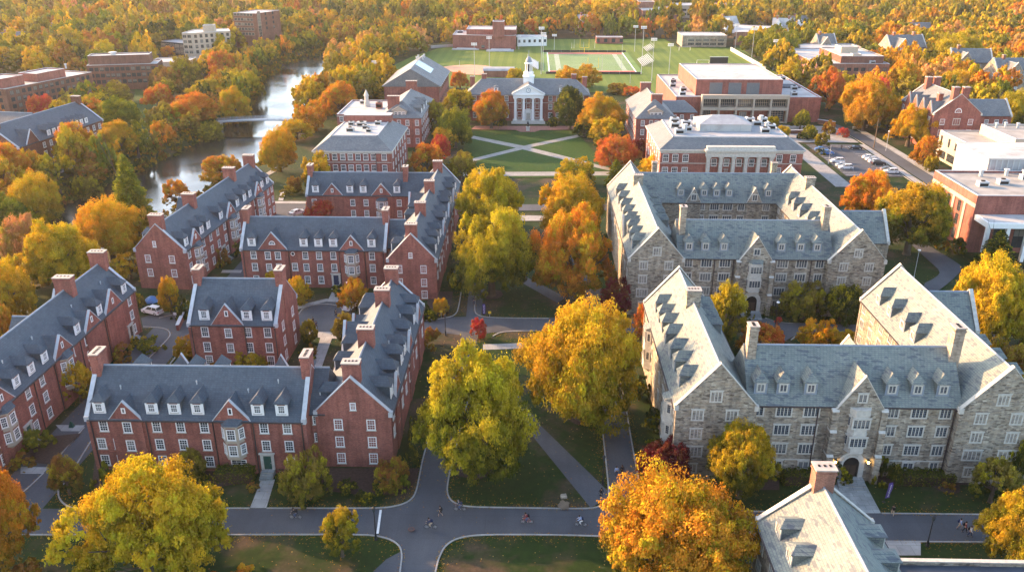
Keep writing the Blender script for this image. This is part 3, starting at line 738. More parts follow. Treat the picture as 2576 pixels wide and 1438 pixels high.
# --- three storey hall with white flat deck in a hipped roof
def hip_deck(b, x0, x1, y0, y1, he, zd, ins, deck='flat_white', insw=None):
    """hipped slate skirt round a flat deck, on eaves with a pale cornice"""
    ox, oy = b.ox, b.oy; o = .5
    a = [(x0-o-ox, y0-o-oy), (x1+o-ox, y0-o-oy), (x1+o-ox, y1+o-oy), (x0-o-ox, y1+o-oy)]
    q = [(x0+ins-ox, y0+ins-oy), (x1-ins-ox, y0+ins-oy), (x1-ins-ox, y1-ins-oy), (x0+ins-ox, y1-ins-oy)]
    b.roof.prism([(*p, he) for p in a], [(*p, zd) for p in q], b.s)
    b.wall.box(x0-ox, x1-ox, y0-oy, y1-oy, -.3, he-.02, b.k)
    b.trim.box(x0-o-.05-ox, x1+o+.05-ox, y0-o-.05-oy, y1+o+.05-oy, he-.35, he+.06, b.t)
    b.trim.box(x0-.2-ox, x1+.2-ox, y0-.2-oy, y1+.2-oy, he-.75, he-.35, b.t)
    m = MB(); e = .25
    m.box(q[0][0]+e, q[1][0]-e, q[0][1]+e, q[2][1]-e, zd-.2, zd+.1, deck); m.obj('roof_deck', b.root)
    for A, B in ((0, 1), (1, 2), (2, 3), (3, 0)):
        p, r = q[A], q[B]
        b.trim.box(min(p[0], r[0])-.1, max(p[0], r[0])+.1, min(p[1], r[1])-.1, max(p[1], r[1])+.1, zd-.1, zd+.28, 'coping')
b = Building('brick_hall', 'three storey brick hall with a white flat deck inside its hipped slate roof', 'building', -54.6, 264, near=False, slate='slate_grey', trim='limestone', land='the flat decked brick hall')
hip_deck(b, -66.3, -42.9, 247.5, 281, 11, 14.6, 4.6)
f = b.face(-66.3, 247.5, -42.9, 247.5)
b.rows(f, (9.2, 5.8, 2.4), (.07, .16, .265, .37, .47, .57, .67, .77, .91), ('sash', 1.3, 1.75)); b.band(f, 7.4, .2); b.pipes(f, (1, 18.8), 10)
fe = b.face(-42.9, 247.5, -42.9, 281); b.rows(fe, (9.2, 5.8, 2.4), (.1, .25, .4, .55, .7, .85), ('sash', 1.2, 1.75))
m = MB(); m.box(-.2, 15, -2., 2., 0, 2.2, 'brick'); m.box(-.3, 15.1, -2.1, 2.1, 2.2, 2.4, 'flat_white'); m.obj('roof_penthouse', b.root, (-61.5-b.ox, 274-b.oy, 14.6))
for x, y, s_ in ((-57, 258, 1.8), (-53, 262, 1.4), (-51, 257, 1.2), (-55, 266, 2.2), (-58.5, 267, 1.4), (-50, 268, 1.5)): b.unit(x, y, s_*1.3, s_, 14.7, .8+s_*.2, 'flat_white')
b.excl(-67, -42, 247, 282, front=5); b.finish()

b = Building('brick_hall', 'brick hall with a hipped slate roof and a lower white roofed wing to its left', 'building', -50, 316, near=False, slate='slate_grey', trim='limestone', land='the hipped brick hall left of the quad')
W = b.wing('y', 298., 335, -47.6, 15, 10.8, 15.6, ('hip', 'hip'))
f = b.face(-55.1, 298, -40.1, 298); b.rows(f, (9, 5.8, 2.5), (.28, .47, .9), ('sash', 1.1, 1.7)); b.rows(f, (9, 5.8, 2.5), (.67,), ('sash', 1.1, 1.7))
fe = b.face(-40.1, 298, -40.1, 335); b.rows(fe, (9, 5.8, 2.5), [.06+.11*i for i in range(9)], ('sash', 1.1, 1.7))
# broad pedimented dormer
def big_dormer(b, W, a, side=-1, cy_=None):
    pass
m = MB(); x, y = -47.8-b.ox, 298.9-b.oy
m.hexa([(x-2.4, y, 11), (x+2.4, y, 11), (x+2.4, y+3, 11), (x-2.4, y+3, 11), (x-2.4, y, 13), (x+2.4, y, 13), (x+2.4, y+3, 13), (x-2.4, y+3, 13)], 'cream')
m.prism([(x-2.8, y-.25, 12.95), (x+2.8, y-.25, 12.95), (x, y-.25, 14.5)], [(x-2.8, y+4.6, 12.95), (x+2.8, y+4.6, 12.95), (x, y+4.6, 14.5)], 'cream')
m.prism([(x-3., y-.2, 13.08), (x, y-.2, 14.72), (x+3., y-.2, 13.08)], [(x-3., y+4.6, 13.08), (x, y+4.6, 14.72), (x+3., y+4.6, 13.08)], 'slate_grey')
d = m.obj('dormer', b.root)
for k in (-1.4, 0, 1.4): b.win(Face(x-3, y, x+3, y), 3+k, 11.95, ('sash', .95, 1.3), parent=d)
b.chimney(-50.5, 303.5, 4.2, 1.6, 10, 18., flues=4); b.chimney(-48, 333, 4.2, 1.6, 10, 18.6, flues=4)
for y in (305, 312, 319): b.dormer(W, 1, y, ('sash', .8, 1.), w_=2.)
F_ = b.flat([(-72, 305), (-55.2, 305), (-55.2, 333), (-72, 333)], 10.6, par=.5); b.rows(F_[0], (8.8, 5.6, 2.4), (.1, .22, .45, .6, .85), ('sash', 1.1, 1.6)); b.band(F_[0], 9.7, .25)
m = MB(); m.lathe([(1.1, 10.3), (1.1, 12.2), (.8, 12.3), (.8, 14.), (1., 14.1), (.9, 14.6), (.55, 15.4), (.05, 16.6)], 'limestone', -64-b.ox, 322-b.oy, 10); m.obj('roof_turret', b.root)
b.unit(-66, 327, 3, 2, 10.4, 1.2); b.unit(-58.5, 318, 2.2, 2.6, 10.4, 2., 'brick')
b.excl(-72, -40, 298, 336, front=5); b.finish()

b = Building('gymnasium', 'brick gymnasium with a big grey gable roof and glazed skylight beside the playing field', 'building', -53, 388, near=False, slate='slate_grey', trim='limestone', land='the gabled gymnasium')
W = b.wing('y', 367, 411, -53, 24, 10.6, 17.6, ('gable', 'gable'), over=.8)
m = MB(); P = W['P']; sl = W['sl']
for sg in (-1, 1):
    z = lambda v: 17.6+.26-abs(v)*sl
    m.hexa([P(380, sg*.3, z(.3)), P(393, sg*.3, z(.3)), P(393, sg*7, z(7)), P(380, sg*7, z(7)), P(380, sg*.3, z(.3)+.15), P(393, sg*.3, z(.3)+.15), P(393, sg*7, z(7)+.15), P(380, sg*7, z(7)+.15)], 'skylight')
m.obj('skylight', b.root)
for k in range(4): b.vent(-53+(-1, 1)[k % 2]*1.2, 397+k*3, 17, 1.6, .35)
fe = b.face(-41, 367, -41, 411); b.rows(fe, (8., 3.), [.08+.12*i for i in range(8)], ('plain', 2, 2, 2., 1.8))
m = MB()
for i in range(14): m.box(12.05, 12.9, 367.5-388+i*3.1, 368.6-388+i*3.1, 10., 10.35, 'white')
m.obj('eave_brackets', b.root)
b.excl(-65, -41, 366, 412, front=8); b.finish()

# --- domed main hall
b = Building('main_hall', 'brick hall with white four column portico and white cupola behind the quad', 'building', -1.9, 352, near=True, slate='slate_grey', trim='limestone', land='the cupola hall')
W = b.wing('x', -26.8, 22.8, 352, 13, 11, 16., ('hip', 'hip'), over=.6)
f = b.face(-26.8, 345.5, 22.8, 345.5)
for z in (9.2, 5.9, 2.4):
    for x in (-24, -20.6, -17.4, -14.1, -10.9, 7.1, 10.3, 13.6, 16.8, 20.): b.win(f, x+26.8, z, ('sash', 1.35, 1.9))
b.band(f, 10.35, .5, 'white', .25); b.band(f, 7.4, .18)
for x in (-15.2, 11.6):
    b.dormer(W, -1, x, ('sash', 1., 1.2), w_=1.7, zb=11.8, hgt=1.8, rise=.5, wall='white')
for x, y, h_ in ((-20.4, 352.5, 18.4), (16.8, 352.5, 18.4), (-25.6, 357.4, 16.6), (21.6, 357.4, 16.6)): b.chimney(x, y, 1.9, 1.4, 9, h_)
fw = b.face(-26.8, 358.5, -26.8, 345.5); b.rows(fw, (9.2, 5.9, 2.4), (.3, .7), ('sash', 1.2, 1.8))
ox, oy = b.ox, b.oy
m = MB()   # portico: steps, columns, entablature, pediment
m.box(-6.4, 6.4, -10.6, -6.4, -.2, .9, 'limestone')
for k in range(5): m.box(-6.9, 6.9, -10.6-.4*(k+1), -10.6-.4*k, -.2, .9-.16*(k+1), 'limestone')
m.obj('portico_steps', b.root)
for x in (-5.3, -1.9, 1.9, 5.3):
    m = MB(); m.box(x-.75, x+.75, -10.1, -8.7, .9, 1.2, 'white'); m.lathe([(.62, 1.2), (.58, 1.5), (.56, 5), (.47, 9.3), (.62, 9.5), (.65, 9.7)], 'white', x, -9.4, 14); m.box(x-.72, x+.72, -10.1, -8.7, 9.7, 9.95, 'white'); m.obj('column', b.root)
m = MB(); m.box(-6.2, 6.2, -10.15, -6.3, 9.95, 11.2, 'white'); m.box(-6.6, 6.6, -10.55, -6.3, 11.2, 11.5, 'white')
m.prism([(-6.3, -10.1, 11.5), (6.3, -10.1, 11.5), (0, -10.1, 15.0)], [(-6.3, -2, 11.5), (6.3, -2, 11.5), (0, -2, 15.0)], 'white')
for sg in (-1, 1):
    m.hexa([(sg*6.8, -10.6, 11.5), (sg*6.8, -9.9, 11.5), (0, -9.9, 15.1), (0, -10.6, 15.1), (sg*6.8, -10.6, 11.9), (sg*6.8, -9.9, 11.9), (0, -9.9, 15.5), (0, -10.6, 15.5)], 'white')
    m.hexa([(sg*6.8, -9.9, 11.7), (sg*6.8, -1.2, 11.7), (0, -1.2, 15.3), (0, -9.9, 15.3), (sg*6.8, -9.9, 11.85), (sg*6.8, -1.2, 11.85), (0, -1.2, 15.45), (0, -9.9, 15.45)], 'slate_grey')
pd = m.obj('pediment', b.root)
m = MB(); n = 18
ring = lambda r, y: [(r*math.cos(2*math.pi*i/n), y, 13.1+r*math.sin(2*math.pi*i/n)) for i in range(n)]
m.prism(ring(.95, -10.3), ring(.95, -10.1), 'lead'); m.prism(ring(.75, -10.33), ring(.75, -10.1), 'white')
m.box(-.05, .05, -10.36, -10.3, 13.05, 13.6, 'darkmetal'); m.box(-.05, .4, -10.36, -10.3, 13.05, 13.14, 'darkmetal'); m.obj('clock', b.root)
fp = Face(-6.2, -6.45, 6.2, -6.45)
for x in (-3.6, 0, 3.6):
    b.win(fp, 6.2+x, 8.6, ('sash', 1.4, 1.9)); b.win(fp, 6.2+x, 6., ('sash', 1.4, 1.8))
    if x: b.win(fp, 6.2+x, 2.6, ('sash', 1.6, 2.1))
m = MB(); m.box(-1.3, 1.3, -6.9, -6.4, .9, 4.4, 'white'); m.box(-1.6, 1.6, -7.05, -6.4, 4.4, 4.8, 'white'); m.obj('entrance', b.root)
m = MB(); m.box(-.8, .8, -6.95, -6.85, .9, 3.4, 'limestone'); m.obj('door', b.root)
m = MB()   # cupola
m.box(-2.2, 2.2, -2.2, 2.2, 14.3, 17.3, 'white'); m.box(-2.45, 2.45, -2.45, 2.45, 17.1, 17.4, 'white')
m.lathe([(1.95, 17.4), (1.95, 18.6), (2.1, 18.65), (2.1, 18.9), (1.5, 18.95), (1.5, 19.2)], 'white', 0, 0, 8)
for i in range(8):
    a = math.pi/8+i*math.pi/4; m.cyl(1.4*math.cos(a), 1.4*math.sin(a), 19.2, 22.2, .22, .2, 'white', 8)
m.lathe([(1.55, 22.2), (1.75, 22.25), (1.75, 22.6), (1.3, 22.65), (1.3, 22.9)], 'white', 0, 0, 8)
cu = m.obj('cupola', b.root)
m = MB(); m.lathe([(.85, 19.2), (.85, 22.2)], 'hole', 0, 0, 8); m.obj('belfry_opening', cu)
m = MB(); m.lathe([(1.35, 22.9), (1.3, 23.5), (1.05, 24.2), (.65, 24.8), (.3, 25.1), (.1, 25.4), (.06, 27.6), (.0, 27.7)], 'lead', 0, 0, 12); m.lathe([(0, 25.6), (.22, 25.8), (0, 26.)], 'lead', 0, 0, 8); m.obj('cupola_dome', cu)
b.excl(-27, 23, 344, 360, front=10); b.finish()

# --- hall right of the quad
b = Building('brick_hall', 'brick hall with a hipped sunlit slate roof and two tall chimneys right of the quad', 'building', 44, 314, near=False, slate='slate_grey', trim='limestone', land='the hipped brick hall right of the quad')
W = b.wing('y', 298.5, 334, 43.9, 14, 11, 16.6, ('hip', 'hip'))
f = b.face(36.9, 298.5, 50.9, 298.5); b.rows(f, (9.2, 6, 2.6), (.17, .38, .52, .66, .85), ('sash', 1.1, 1.8))
fw = b.face(36.9, 334, 36.9, 298.5); b.rows(fw, (9.2, 6, 2.6), [.07+.11*i for i in range(9)], ('sash', 1.1, 1.8))
m = MB(); x, y = 43.9-b.ox, 299.4-b.oy
m.hexa([(x-2.4, y, 11), (x+2.4, y, 11), (x+2.4, y+3, 11), (x-2.4, y+3, 11), (x-2.4, y, 13.2), (x+2.4, y, 13.2), (x+2.4, y+3, 13.2), (x-2.4, y+3, 13.2)], 'cream')
m.prism([(x-2.8, y-.25, 13.15), (x+2.8, y-.25, 13.15), (x, y-.25, 14.7)], [(x-2.8, y+4.6, 13.15), (x+2.8, y+4.6, 13.15), (x, y+4.6, 14.7)], 'cream')
m.prism([(x-3., y-.2, 13.28), (x, y-.2, 14.92), (x+3., y-.2, 13.28)], [(x-3., y+4.6, 13.28), (x, y+4.6, 14.92), (x+3., y+4.6, 13.28)], 'slate_grey')
d = m.obj('dormer', b.root)
for k in (-1.4, 0, 1.4): b.win(Face(x-3, y, x+3, y), 3+k, 12., ('sash', .95, 1.4), parent=d)
b.chimney(44.6, 305, 4., 1.6, 11, 18.8); b.chimney(43.5, 329, 4., 1.6, 11, 19.)
b.wing('x', 50, 62, 323, 9.5, 9.3, 12.6, ('none', 'hip')); f = b.face(51, 318.2, 62, 318.2); b.rows(f, (7.4, 4.4, 1.8), (.25, .5, .85), ('sash', 1.1, 1.6))
b.excl(37, 62, 298, 335, front=5); b.finish()

# --- athletics building
b = Building('athletics_building', 'wide brick sports building with pale glazed front frame and a big flat upper storey', 'building', 88, 372, near=False, trim='limestone', land='the sports building')
F_ = b.flat([(58.5, 346), (117.5, 346), (117.5, 404), (58.5, 404)], 10.2, par=.6)
U = b.flat([(67.2, 351), (102.6, 351), (102.6, 396), (67.2, 396)], 16.4, par=.5, z0=9.6)
for t in (.14, .36, .57):
    m = MB(); x0, y0 = U[0].pt(U[0].L*(t+.09)); m.box(x0-2.6, x0+2.6, y0-.12, y0+.1, 10.4, 15., 'panel_grey')
    for i in range(9): m.box(x0-2.5+i*.62, x0-2.35+i*.62, y0-.2, y0-.1, 10.5, 14.9, 'panel_grey')
    m.obj('louvre_panel', b.root)
ox, oy = b.ox, b.oy
m = MB()
m.box(68.6-ox, 104-ox, 343.4-oy, 345.9-oy, 9.7, 11.2, 'cream'); m.box(68.6-ox, 104-ox, 343.4-oy, 345.8-oy, 5.1, 6.3, 'cream'); m.box(68.6-ox, 104-ox, 343.5-oy, 345.8-oy, -.2, .3, 'cream')
for i in range(6):
    x = 68.6+i*6.94; m.box(x-ox, x+.7-ox, 343.3-oy, 345.85-oy, -.2, 9.75, 'cream')
m.obj('loggia', b.root)
ff = b.face(68.6, 345.2, 104, 345.2)
for i in range(5): b.win(ff, 3.8+i*6.94, 8., ('grid', 7, 2, 5.6, 2.7))
for i, w_ in ((0, 3.4), (4, 5.6)): b.win(ff, 3.4+i*6.94 if i else 2.4, 2.7, ('grid', 5, 5, w_, 4.2))
b.win(ff, 17.5, 2.4, ('grid', 3, 2, 2.6, 3.6))
for x, y in ((62, 352), (64, 362), (61, 372), (63, 384), (108, 352), (112, 366), (109, 380), (114, 392), (106, 398)): b.unit(x, y, 2.6, 2., 9.7, 1.5)
for i in range(7): b.vent(71+i*5, 347.5, 9.7, .9, .3)
m = MB(); m.box(-6, 6, -4, 4, 0, .5, 'flat_dark'); m.obj('roof_well', b.root, (110-ox, 374-oy, 9.75))
b.excl(58, 118, 343, 405, front=8); b.finish()
b = None

# --- columned hall
b = Building('columned_hall', 'brick hall with a pale six column front and roof plant sunk inside its slate roof', 'building', 58.5, 257, near=False, slate='slate_grey', trim='limestone', land='the columned hall')
hip_deck(b, 37.6, 79.2, 242, 274, 13.4, 16.2, 4., 'flat_grey')
f = b.face(37.6, 242, 79.2, 242)
for x in (39.2, 42., 45, 72.4, 76.4): b.win(f, x-37.6, 10.9, ('sash', 1.5, 2.)); b.win(f, x-37.6, 7., ('sash', 1.5, 2.)); b.win(f, x-37.6, 3., ('sash', 1.5, 2.))
b.band(f, 12.3, .4); b.band(f, 9.2, .2)
ox, oy = b.ox, b.oy
for i in range(6):
    x = 51.6+i*3.66; m = MB(); m.box(x-.6-ox, x+.6-ox, 240.7-oy, 242-oy, -.2, .6, 'limestone'); m.box(x-.48-ox, x+.48-ox, 240.8-oy, 242-oy, .6, 11.6, 'limestone'); m.box(x-.68-ox, x+.68-ox, 240.6-oy, 242-oy, 11.1, 11.6, 'limestone'); m.obj('column', b.root)
    if i < 5:
        b.win(f, x+1.83-37.6, 9.6, ('sash', 1.35, 1.9)); b.win(f, x+1.83-37.6, 5., ('arch', 1.5, 2.3))
m = MB(); m.box(50.7-ox, 70.8-ox, 240.4-oy, 242.6-oy, 11.6, 13.2, 'limestone'); m.box(50.3-ox, 71.2-ox, 240.-oy, 242.8-oy, 13.2, 13.7, 'limestone'); m.box(50.9-ox, 70.6-ox, 240.6-oy, 242.4-oy, 13.7, 14.6, 'limestone'); m.obj('entablature', b.root)
# carved two line inscription between the columns
m = MB()
for r_, wds in ((7.35, (0, .2, .4, .6, .8, 1., 1.2)), (6.75, (.1, .3, .5, .85, 1.05))):
    for k in wds: m.box(56.5+k-ox, 56.62+k-ox, 241.93-oy, 242.02-oy, r_, r_+.38, 'limestone'); m.box(56.5+k-ox, 56.66+k-ox, 241.93-oy, 242.02-oy, r_+.3, r_+.36, 'limestone')
m.obj('inscription', b.root)
m = MB(); m.box(-7.8, 7.8, -5.5, 5.5, 0, 2.2, 'flat_white'); v = [(-8.1, -5.8, 2.2), (8.1, -5.8, 2.2), (8.1, 5.8, 2.2), (-8.1, 5.8, 2.2), (-3, 0, 4.1), (3, 0, 4.1)]
m.add(v, [(0, 1, 5, 4), (1, 2, 5), (2, 3, 4, 5), (3, 0, 4), (3, 2, 1, 0)], 'flat_grey'); m.obj('roof_penthouse', b.root, (58.5-ox, 259-oy, 16.2))
for x, y in ((44, 250), (47, 254), (44, 259), (48, 262), (45, 266), (70, 252), (73, 257), (70, 262), (73, 267), (69, 267), (64, 268.5)): b.unit(x, y, 2.6, 2.2, 16.3, 1.5, 'steel'); 
for x, y in ((71, 254.5), (46, 251.5), (72, 265)): b.vent(x, y, 16.3, 2.4, .5)
fw = b.face(37.6, 274, 37.6, 242); b.rows(fw, (10.9, 7, 3), [.08+.14*i for i in range(7)], ('sash', 1.4, 2.))
b.excl(37, 80, 241, 275, front=5); b.finish()

# ------------------------------------------------------------------ grey stone quadrangles
SD = dict(kind=('mull', 2, .8, 1.), w_=1.75, hgt=1.85, rise=1.25, wall='slate_green', trimm='lead', zb=13.1)
def arch_door(b, f, t, w_=2.3, h_=3.2, out=.25, steps=True):
    n = 10; x = w_/2
    def ring(r, y, top=0): return [(-r, y, 0)]+[(-r*math.cos(math.pi*i/n), y, h_-x+(r)*math.sin(math.pi*i/n)*1.12) for i in range(n+1)]+[(r, y, 0)]
    m = MB(); px, py = f.pt(t, out)
    for r0, r1, dy in ((x, x+.35, -.25), (x+.35, x+.75, -.14)):
        a, c, a2, c2 = ring(r0, dy), ring(r1, dy), ring(r0, .1), ring(r1, .1)
        for i in range(len(a)-1): m.hexa([a[i], c[i], c[i+1], a[i+1], a2[i], c2[i], c2[i+1], a2[i+1]], 'limestone')
    s_ = m.obj('arch_surround', b.root, (px, py, .75), f.a)
    m = MB(); m.prism(ring(x, -.04), ring(x, .12), 'hole'); m.box(-x*.7, -.04, -.07, .0, 0, h_*.6, 'door_brown'); m.box(.04, x*.7, -.07, .0, 0, h_*.6, 'door_brown'); m.obj('door', b.root, (px, py, .75), f.a)
    m = MB()
    for i in range(4): m.box(-1.9, 1.9, -1.2-.4*i, -.0 if i == 0 else -1.2-.4*(i-1), -.9, -.02-.18*i, 'flagstone')
    m.obj('front_steps', b.root, (px, py, .75), f.a)
def stone_front(b, W, f, x0, cg, xl, xr, zc, lamps=False, parapet=False, lowrow=True):
    """main front: window rows, entrance gable with oriel, dormers"""
    for x, k in xl+xr:
        for z in (10.75, 7.75, 4.65): b.win(f, x-x0, z, k)
        if lowrow: b.win(f, x-x0, 1.95, M2 if k != M4 else ('mull', 2, 1.3, 1.))
    b.cross(W, -1, cg, 6.2, zc, proud=.9)
    b.bay(f, cg-x0, 5.3, 11.3, 3.7, 1.0+.9, (('mull', 4, 2.1, 1.3), ('mull', 1, .5, 1.3)), (10., 7.), mat='limestone', parapet=parapet)
    b.win(f, cg-x0, 13.5, ('mull', 2, 1., 1.1), .9)
    arch_door(b, f, cg-x0, out=.9)
    if lamps:
        for s_ in (-2.3, 2.3):
            m = MB(); x, y = f.pt(cg-x0+s_, 1.25); m.box(x-.12, x+.12, y-.1, y+.1, 3.2, 3.6, 'lit_bulb'); m.box(x-.2, x+.2, y-.18, y+.3, 3.6, 3.7, 'darkmetal'); m.box(x-.2, x+.2, y-.18, y+.3, 3.1, 3.2, 'darkmetal'); m.obj('wall_lantern', b.root)
    for sx in (-3.35, 3.35):   # stepped buttresses
        m = MB(); x, y = f.pt(cg-x0+sx, 0)
        for z0, z1, d in ((-.2, 4.4, 1.7), (4.4, 8.2, 1.4), (8.2, 11.4, 1.1)):
            m.box(x-.45, x+.45, y-d, y+.2, z0, z1, 'stone'); m.hexa([(x-.47, y-d-.03, z1), (x+.47, y-d-.03, z1), (x+.47, y+.1, z1), (x-.47, y+.1, z1), (x-.47, y-d+.28, z1+.3), (x+.47, y-d+.28, z1+.3), (x+.47, y+.1, z1+.3), (x-.47, y+.1, z1+.3)], 'limestone')
        m.obj('buttress', b.root)
def stone_gable(b, f, t0, cols, low=M4):
    for t in cols:
        for z in (10.75, 7.75): b.win(f, t, z, M3)
        b.win(f, t, 4.8, low); b.win(f, t, 2., M2)
    b.win(f, t0, 13.7, M3)

b = Building('stone_hall', 'grey stone hall nearest the road, arched entrance between two lanterns, green slate roofs', 'building', 44, 112, brick='stone', slate='slate_green', trim='limestone', land='the front stone hall')
W = b.wing('x', 30.4, 59.2, 106.4, 10.8, 12, 18.2, ('none', 'none'))
f = b.face(30.4, 101, 59.2, 101)
stone_front(b, W, f, 30.4, 45.4, [(31.9, M2), (35.3, M4), (39.1, M4)], [(50., M4), (53.9, M4), (57.5, M3)], 16.8, True, True)
for x in (31.9, 35., 38.8, 49.9, 53.4, 56.9): b.dormer(W, -1, x, **SD)
b.band(f, 2.75, .18); b.pipes(f, (9.6, 18.6, 28.3), 11.6)
WW = b.wing('y', 99.7, 135.2, 25.6, 10.8, 12, 18.2)
fg = b.face(20.2, 99.7, 31., 99.7); stone_gable(b, fg, 5.2, (2.9, 7.6))
fw = b.face(20.2, 135.2, 20.2, 99.7)
for i in range(8):
    for z in (10.75, 7.75, 4.7): b.win(fw, 2.4+i*4.4, z, M3 if i % 2 else M2)
b.bay(fw, 31.5, 4.2, 11.2, 3.4, 1.1, (M3, ('mull', 1, .5, 1.3)), (10., 6.6), mat='limestone')
b.bay(fw, 9., 4.2, 11.2, 3.4, 1.1, (M3, ('mull', 1, .5, 1.3)), (10., 6.6), mat='limestone')
for y in (104.2, 108.5, 112.5, 117.5, 121.5, 125., 129.): b.dormer(WW, -1, y, **SD)
for y in (121, 124.6, 128.2): b.dormer(WW, 1, y, **SD)
EW = b.wing('y', 99.7, 137.5, 64.4, 11., 12, 18.2)
fg = b.face(58.9, 99.7, 69.9, 99.7); stone_gable(b, fg, 5.2, (2.8, 7.6), ('mull', 4, 2.3, 1.4))
fw = b.face(58.9, 137.5, 58.9, 112)
for i in range(6):
    for z in (10.75, 7.75, 4.7): b.win(fw, 1.8+i*3.9, z, M3)
for y in (132.8, 128., 122.6, 118.6): b.dormer(EW, -1, y, **SD)
for y in (106, 110.5, 115): b.dormer(EW, 1, y, **SD)
XW = b.wing('x', 64.5, 73.6, 130., 9., 11.6, 16.6, ('none', 'par'))
b.cross(EW, -1, 106.8, 6.4, 17.2) if False else None
b.cross(W, 1, 47, 6.4, 17.2); 
b.chimney(25.6, 121.6, 2.2, 1.5, 15, 20.7, 'stone'); b.chimney(31.0, 105.7, 1.25, 1.5, 14, 22.2, 'stone_pale', flues=4); b.chimney(59.2, 105.7, 1.4, 1.6, 14, 22.3, 'stone_pale', flues=4)
b.excl(20, 70, 98, 113, front=8); b.excl(20, 32, 98, 136); b.excl(58, 74, 98, 138); b.finish()

b = Building('stone_hall', 'grey stone quadrangle closed on all four sides, with a sunlit west roof', 'building', 44, 182, brick='stone', slate='slate_green', trim='limestone', land='the closed stone quadrangle')
W = b.wing('x', 29.6, 60., 162.8, 10.8, 12, 18., ('none', 'none'))
f = b.face(29.6, 157.4, 60., 157.4)
stone_front(b, W, f, 29.6, 44.8, [(31.6, M3), (35.2, M4), (38.9, M4)], [(50.4, M4), (54.2, M4), (57.8, M3)], 16.6, False, False, False)
for x in (50.4,): b.win(f, x-29.6, 1.9, M4)
for x in (31.6, 34.9, 38.6, 50., 53.8, 57.1): b.dormer(W, -1, x, **SD)
b.pipes(f, (.6, 7.2, 11., 19, 26.5), 11.6)
WW = b.wing('y', 155.8, 208.5, 24.9, 10.6, 12, 18.)
fg = b.face(19.6, 155.8, 30.2, 155.8); stone_gable(b, fg, 5.3, (2.8, 7.8))
fw = b.face(19.6, 208.5, 19.6, 155.8)
for i in range(11):
    for z in (10.75, 7.75): b.win(fw, 2.6+i*4.7, z, M3)
for y in (160, 164.5, 169, 174, 179, 184, 190, 196): b.dormer(WW, -1, y, **SD)
b.cross(WW, -1, 170.8, 5., 16.4)
for y in (173, 178.5, 184, 190): b.dormer(WW, 1, y, **SD)
EW = b.wing('y', 155.8, 205.5, 64.6, 10.8, 12, 18.)
fg = b.face(59.2, 155.8, 70., 155.8); stone_gable(b, fg, 5.3, (2.8, 7.8))
fc = b.face(59.2, 195, 59.2, 168)
for i in range(6):
    for z in (10.75, 7.75, 4.7): b.win(fc, 2+i*4.3, z, M3)
for y in (190, 185.6, 180.8, 175.2, 171.4): b.dormer(EW, -1, y, **SD)
b.wing('x', 65, 75.4, 172.5, 9.4, 11.8, 17., ('none', 'par'))
BK = b.wing('x', 26, 64, 200.2, 10.6, 12, 17.6, ('none', 'none'))
f = b.face(30.2, 194.9, 59.2, 194.9)
for x, k in ((37.6, M2), (41., M3), (44.2, M4), (47.4, M4), (50.6, M3), (56.6, M3)):
    for z in (10.75, 7.75): b.win(f, x-30.2, z, k)
b.cross(BK, -1, 53.6, 3.6, 15.6); b.cross(BK, -1, 39., 3.6, 15.4)
for x in (53.6, 39.): b.win(f, x-30.2, 13.2, M2, .25)
for x in (36, 41.6, 44.6, 47.6, 57.): b.dormer(BK, -1, x, **SD)
b.chimney(30.4, 161.2, 1.2, 1.5, 13, 21.9, 'stone_pale'); b.chimney(59.2, 162, 1.3, 1.5, 13, 21.9, 'stone_pale'); b.chimney(24.9, 191.6, 2.2, 1.5, 14, 20., 'stone'); b.chimney(64.4, 189.6, 2.1, 1.5, 14, 20.2, 'stone'); b.chimney(30, 201.2, 1.2, 1.2, 13, 20.6, 'stone'); b.chimney(59.2, 201.4, 1.3, 1.2, 13, 20.6, 'stone')
b.excl(19, 75, 154, 209, front=6); b.finish()

b = Building('stone_house', 'stone house in the bottom right corner with a steep roof and brick chimney', 'building', 32.6, 64, brick='stone', slate='slate_green', trim='limestone', land='the corner stone house')
W = b.wing('y', 46., 78.6, 32.7, 12.6, 10., 15.2, ('par', 'par'))
for y in (74.6, 70.4, 65.6, 61): b.dormer(W, -1, y, kind=('mull', 2, .8, 1.), w_=1.8, zb=11.0, hgt=1.7, rise=.55, wall='slate_green', trimm='limestone')
for y in (73.5, 69.6, 65.4, 61): b.dormer(W, 1, y, kind=('mull', 2, .8, 1.), w_=1.8, zb=11.0, hgt=1.7, rise=.55, wall='slate_green', trimm='limestone')
fw = b.face(26.4, 78.6, 26.4, 46)
for i in range(7):
    for z in (8, 5, 2): b.win(fw, 2.2+i*4.4, z, M3)
b.chimney(32.7, 78.2, 2.2, 1.6, 8, 18., 'brick_pink', flues=3)
b.excl(26, 39, 45, 79); b.finish()

b = Building('flat_roofed_annex', 'low annex with a dark flat roof and pale parapet at the bottom right corner', 'building', 58, 66, near=False, brick='stone', trim='limestone', land='the dark roofed annex')
b.flat([(41.2, 48), (80, 48), (80, 78.3), (41.2, 78.3)], 5., 'flat_dark', par=.7, edge='limestone', ew=.55)
for x, y, s_ in ((43.8, 75.2, 1.), (51.5, 74.2, 1.2), (53, 74.6, .9), (55.2, 74.2, 1.1), (50, 71, 2)): b.unit(x, y, s_*1.4, s_, 4.4, .6, 'flat_white')
m = MB(); m.box(-2.6, 2.6, -.8, .8, 0, .7, 'brick_pink'); m.obj('roof_kerb', b.root, (52.6-b.ox, 73.-b.oy, 4.35))
b.excl(41, 80, 48, 79); b.finish()

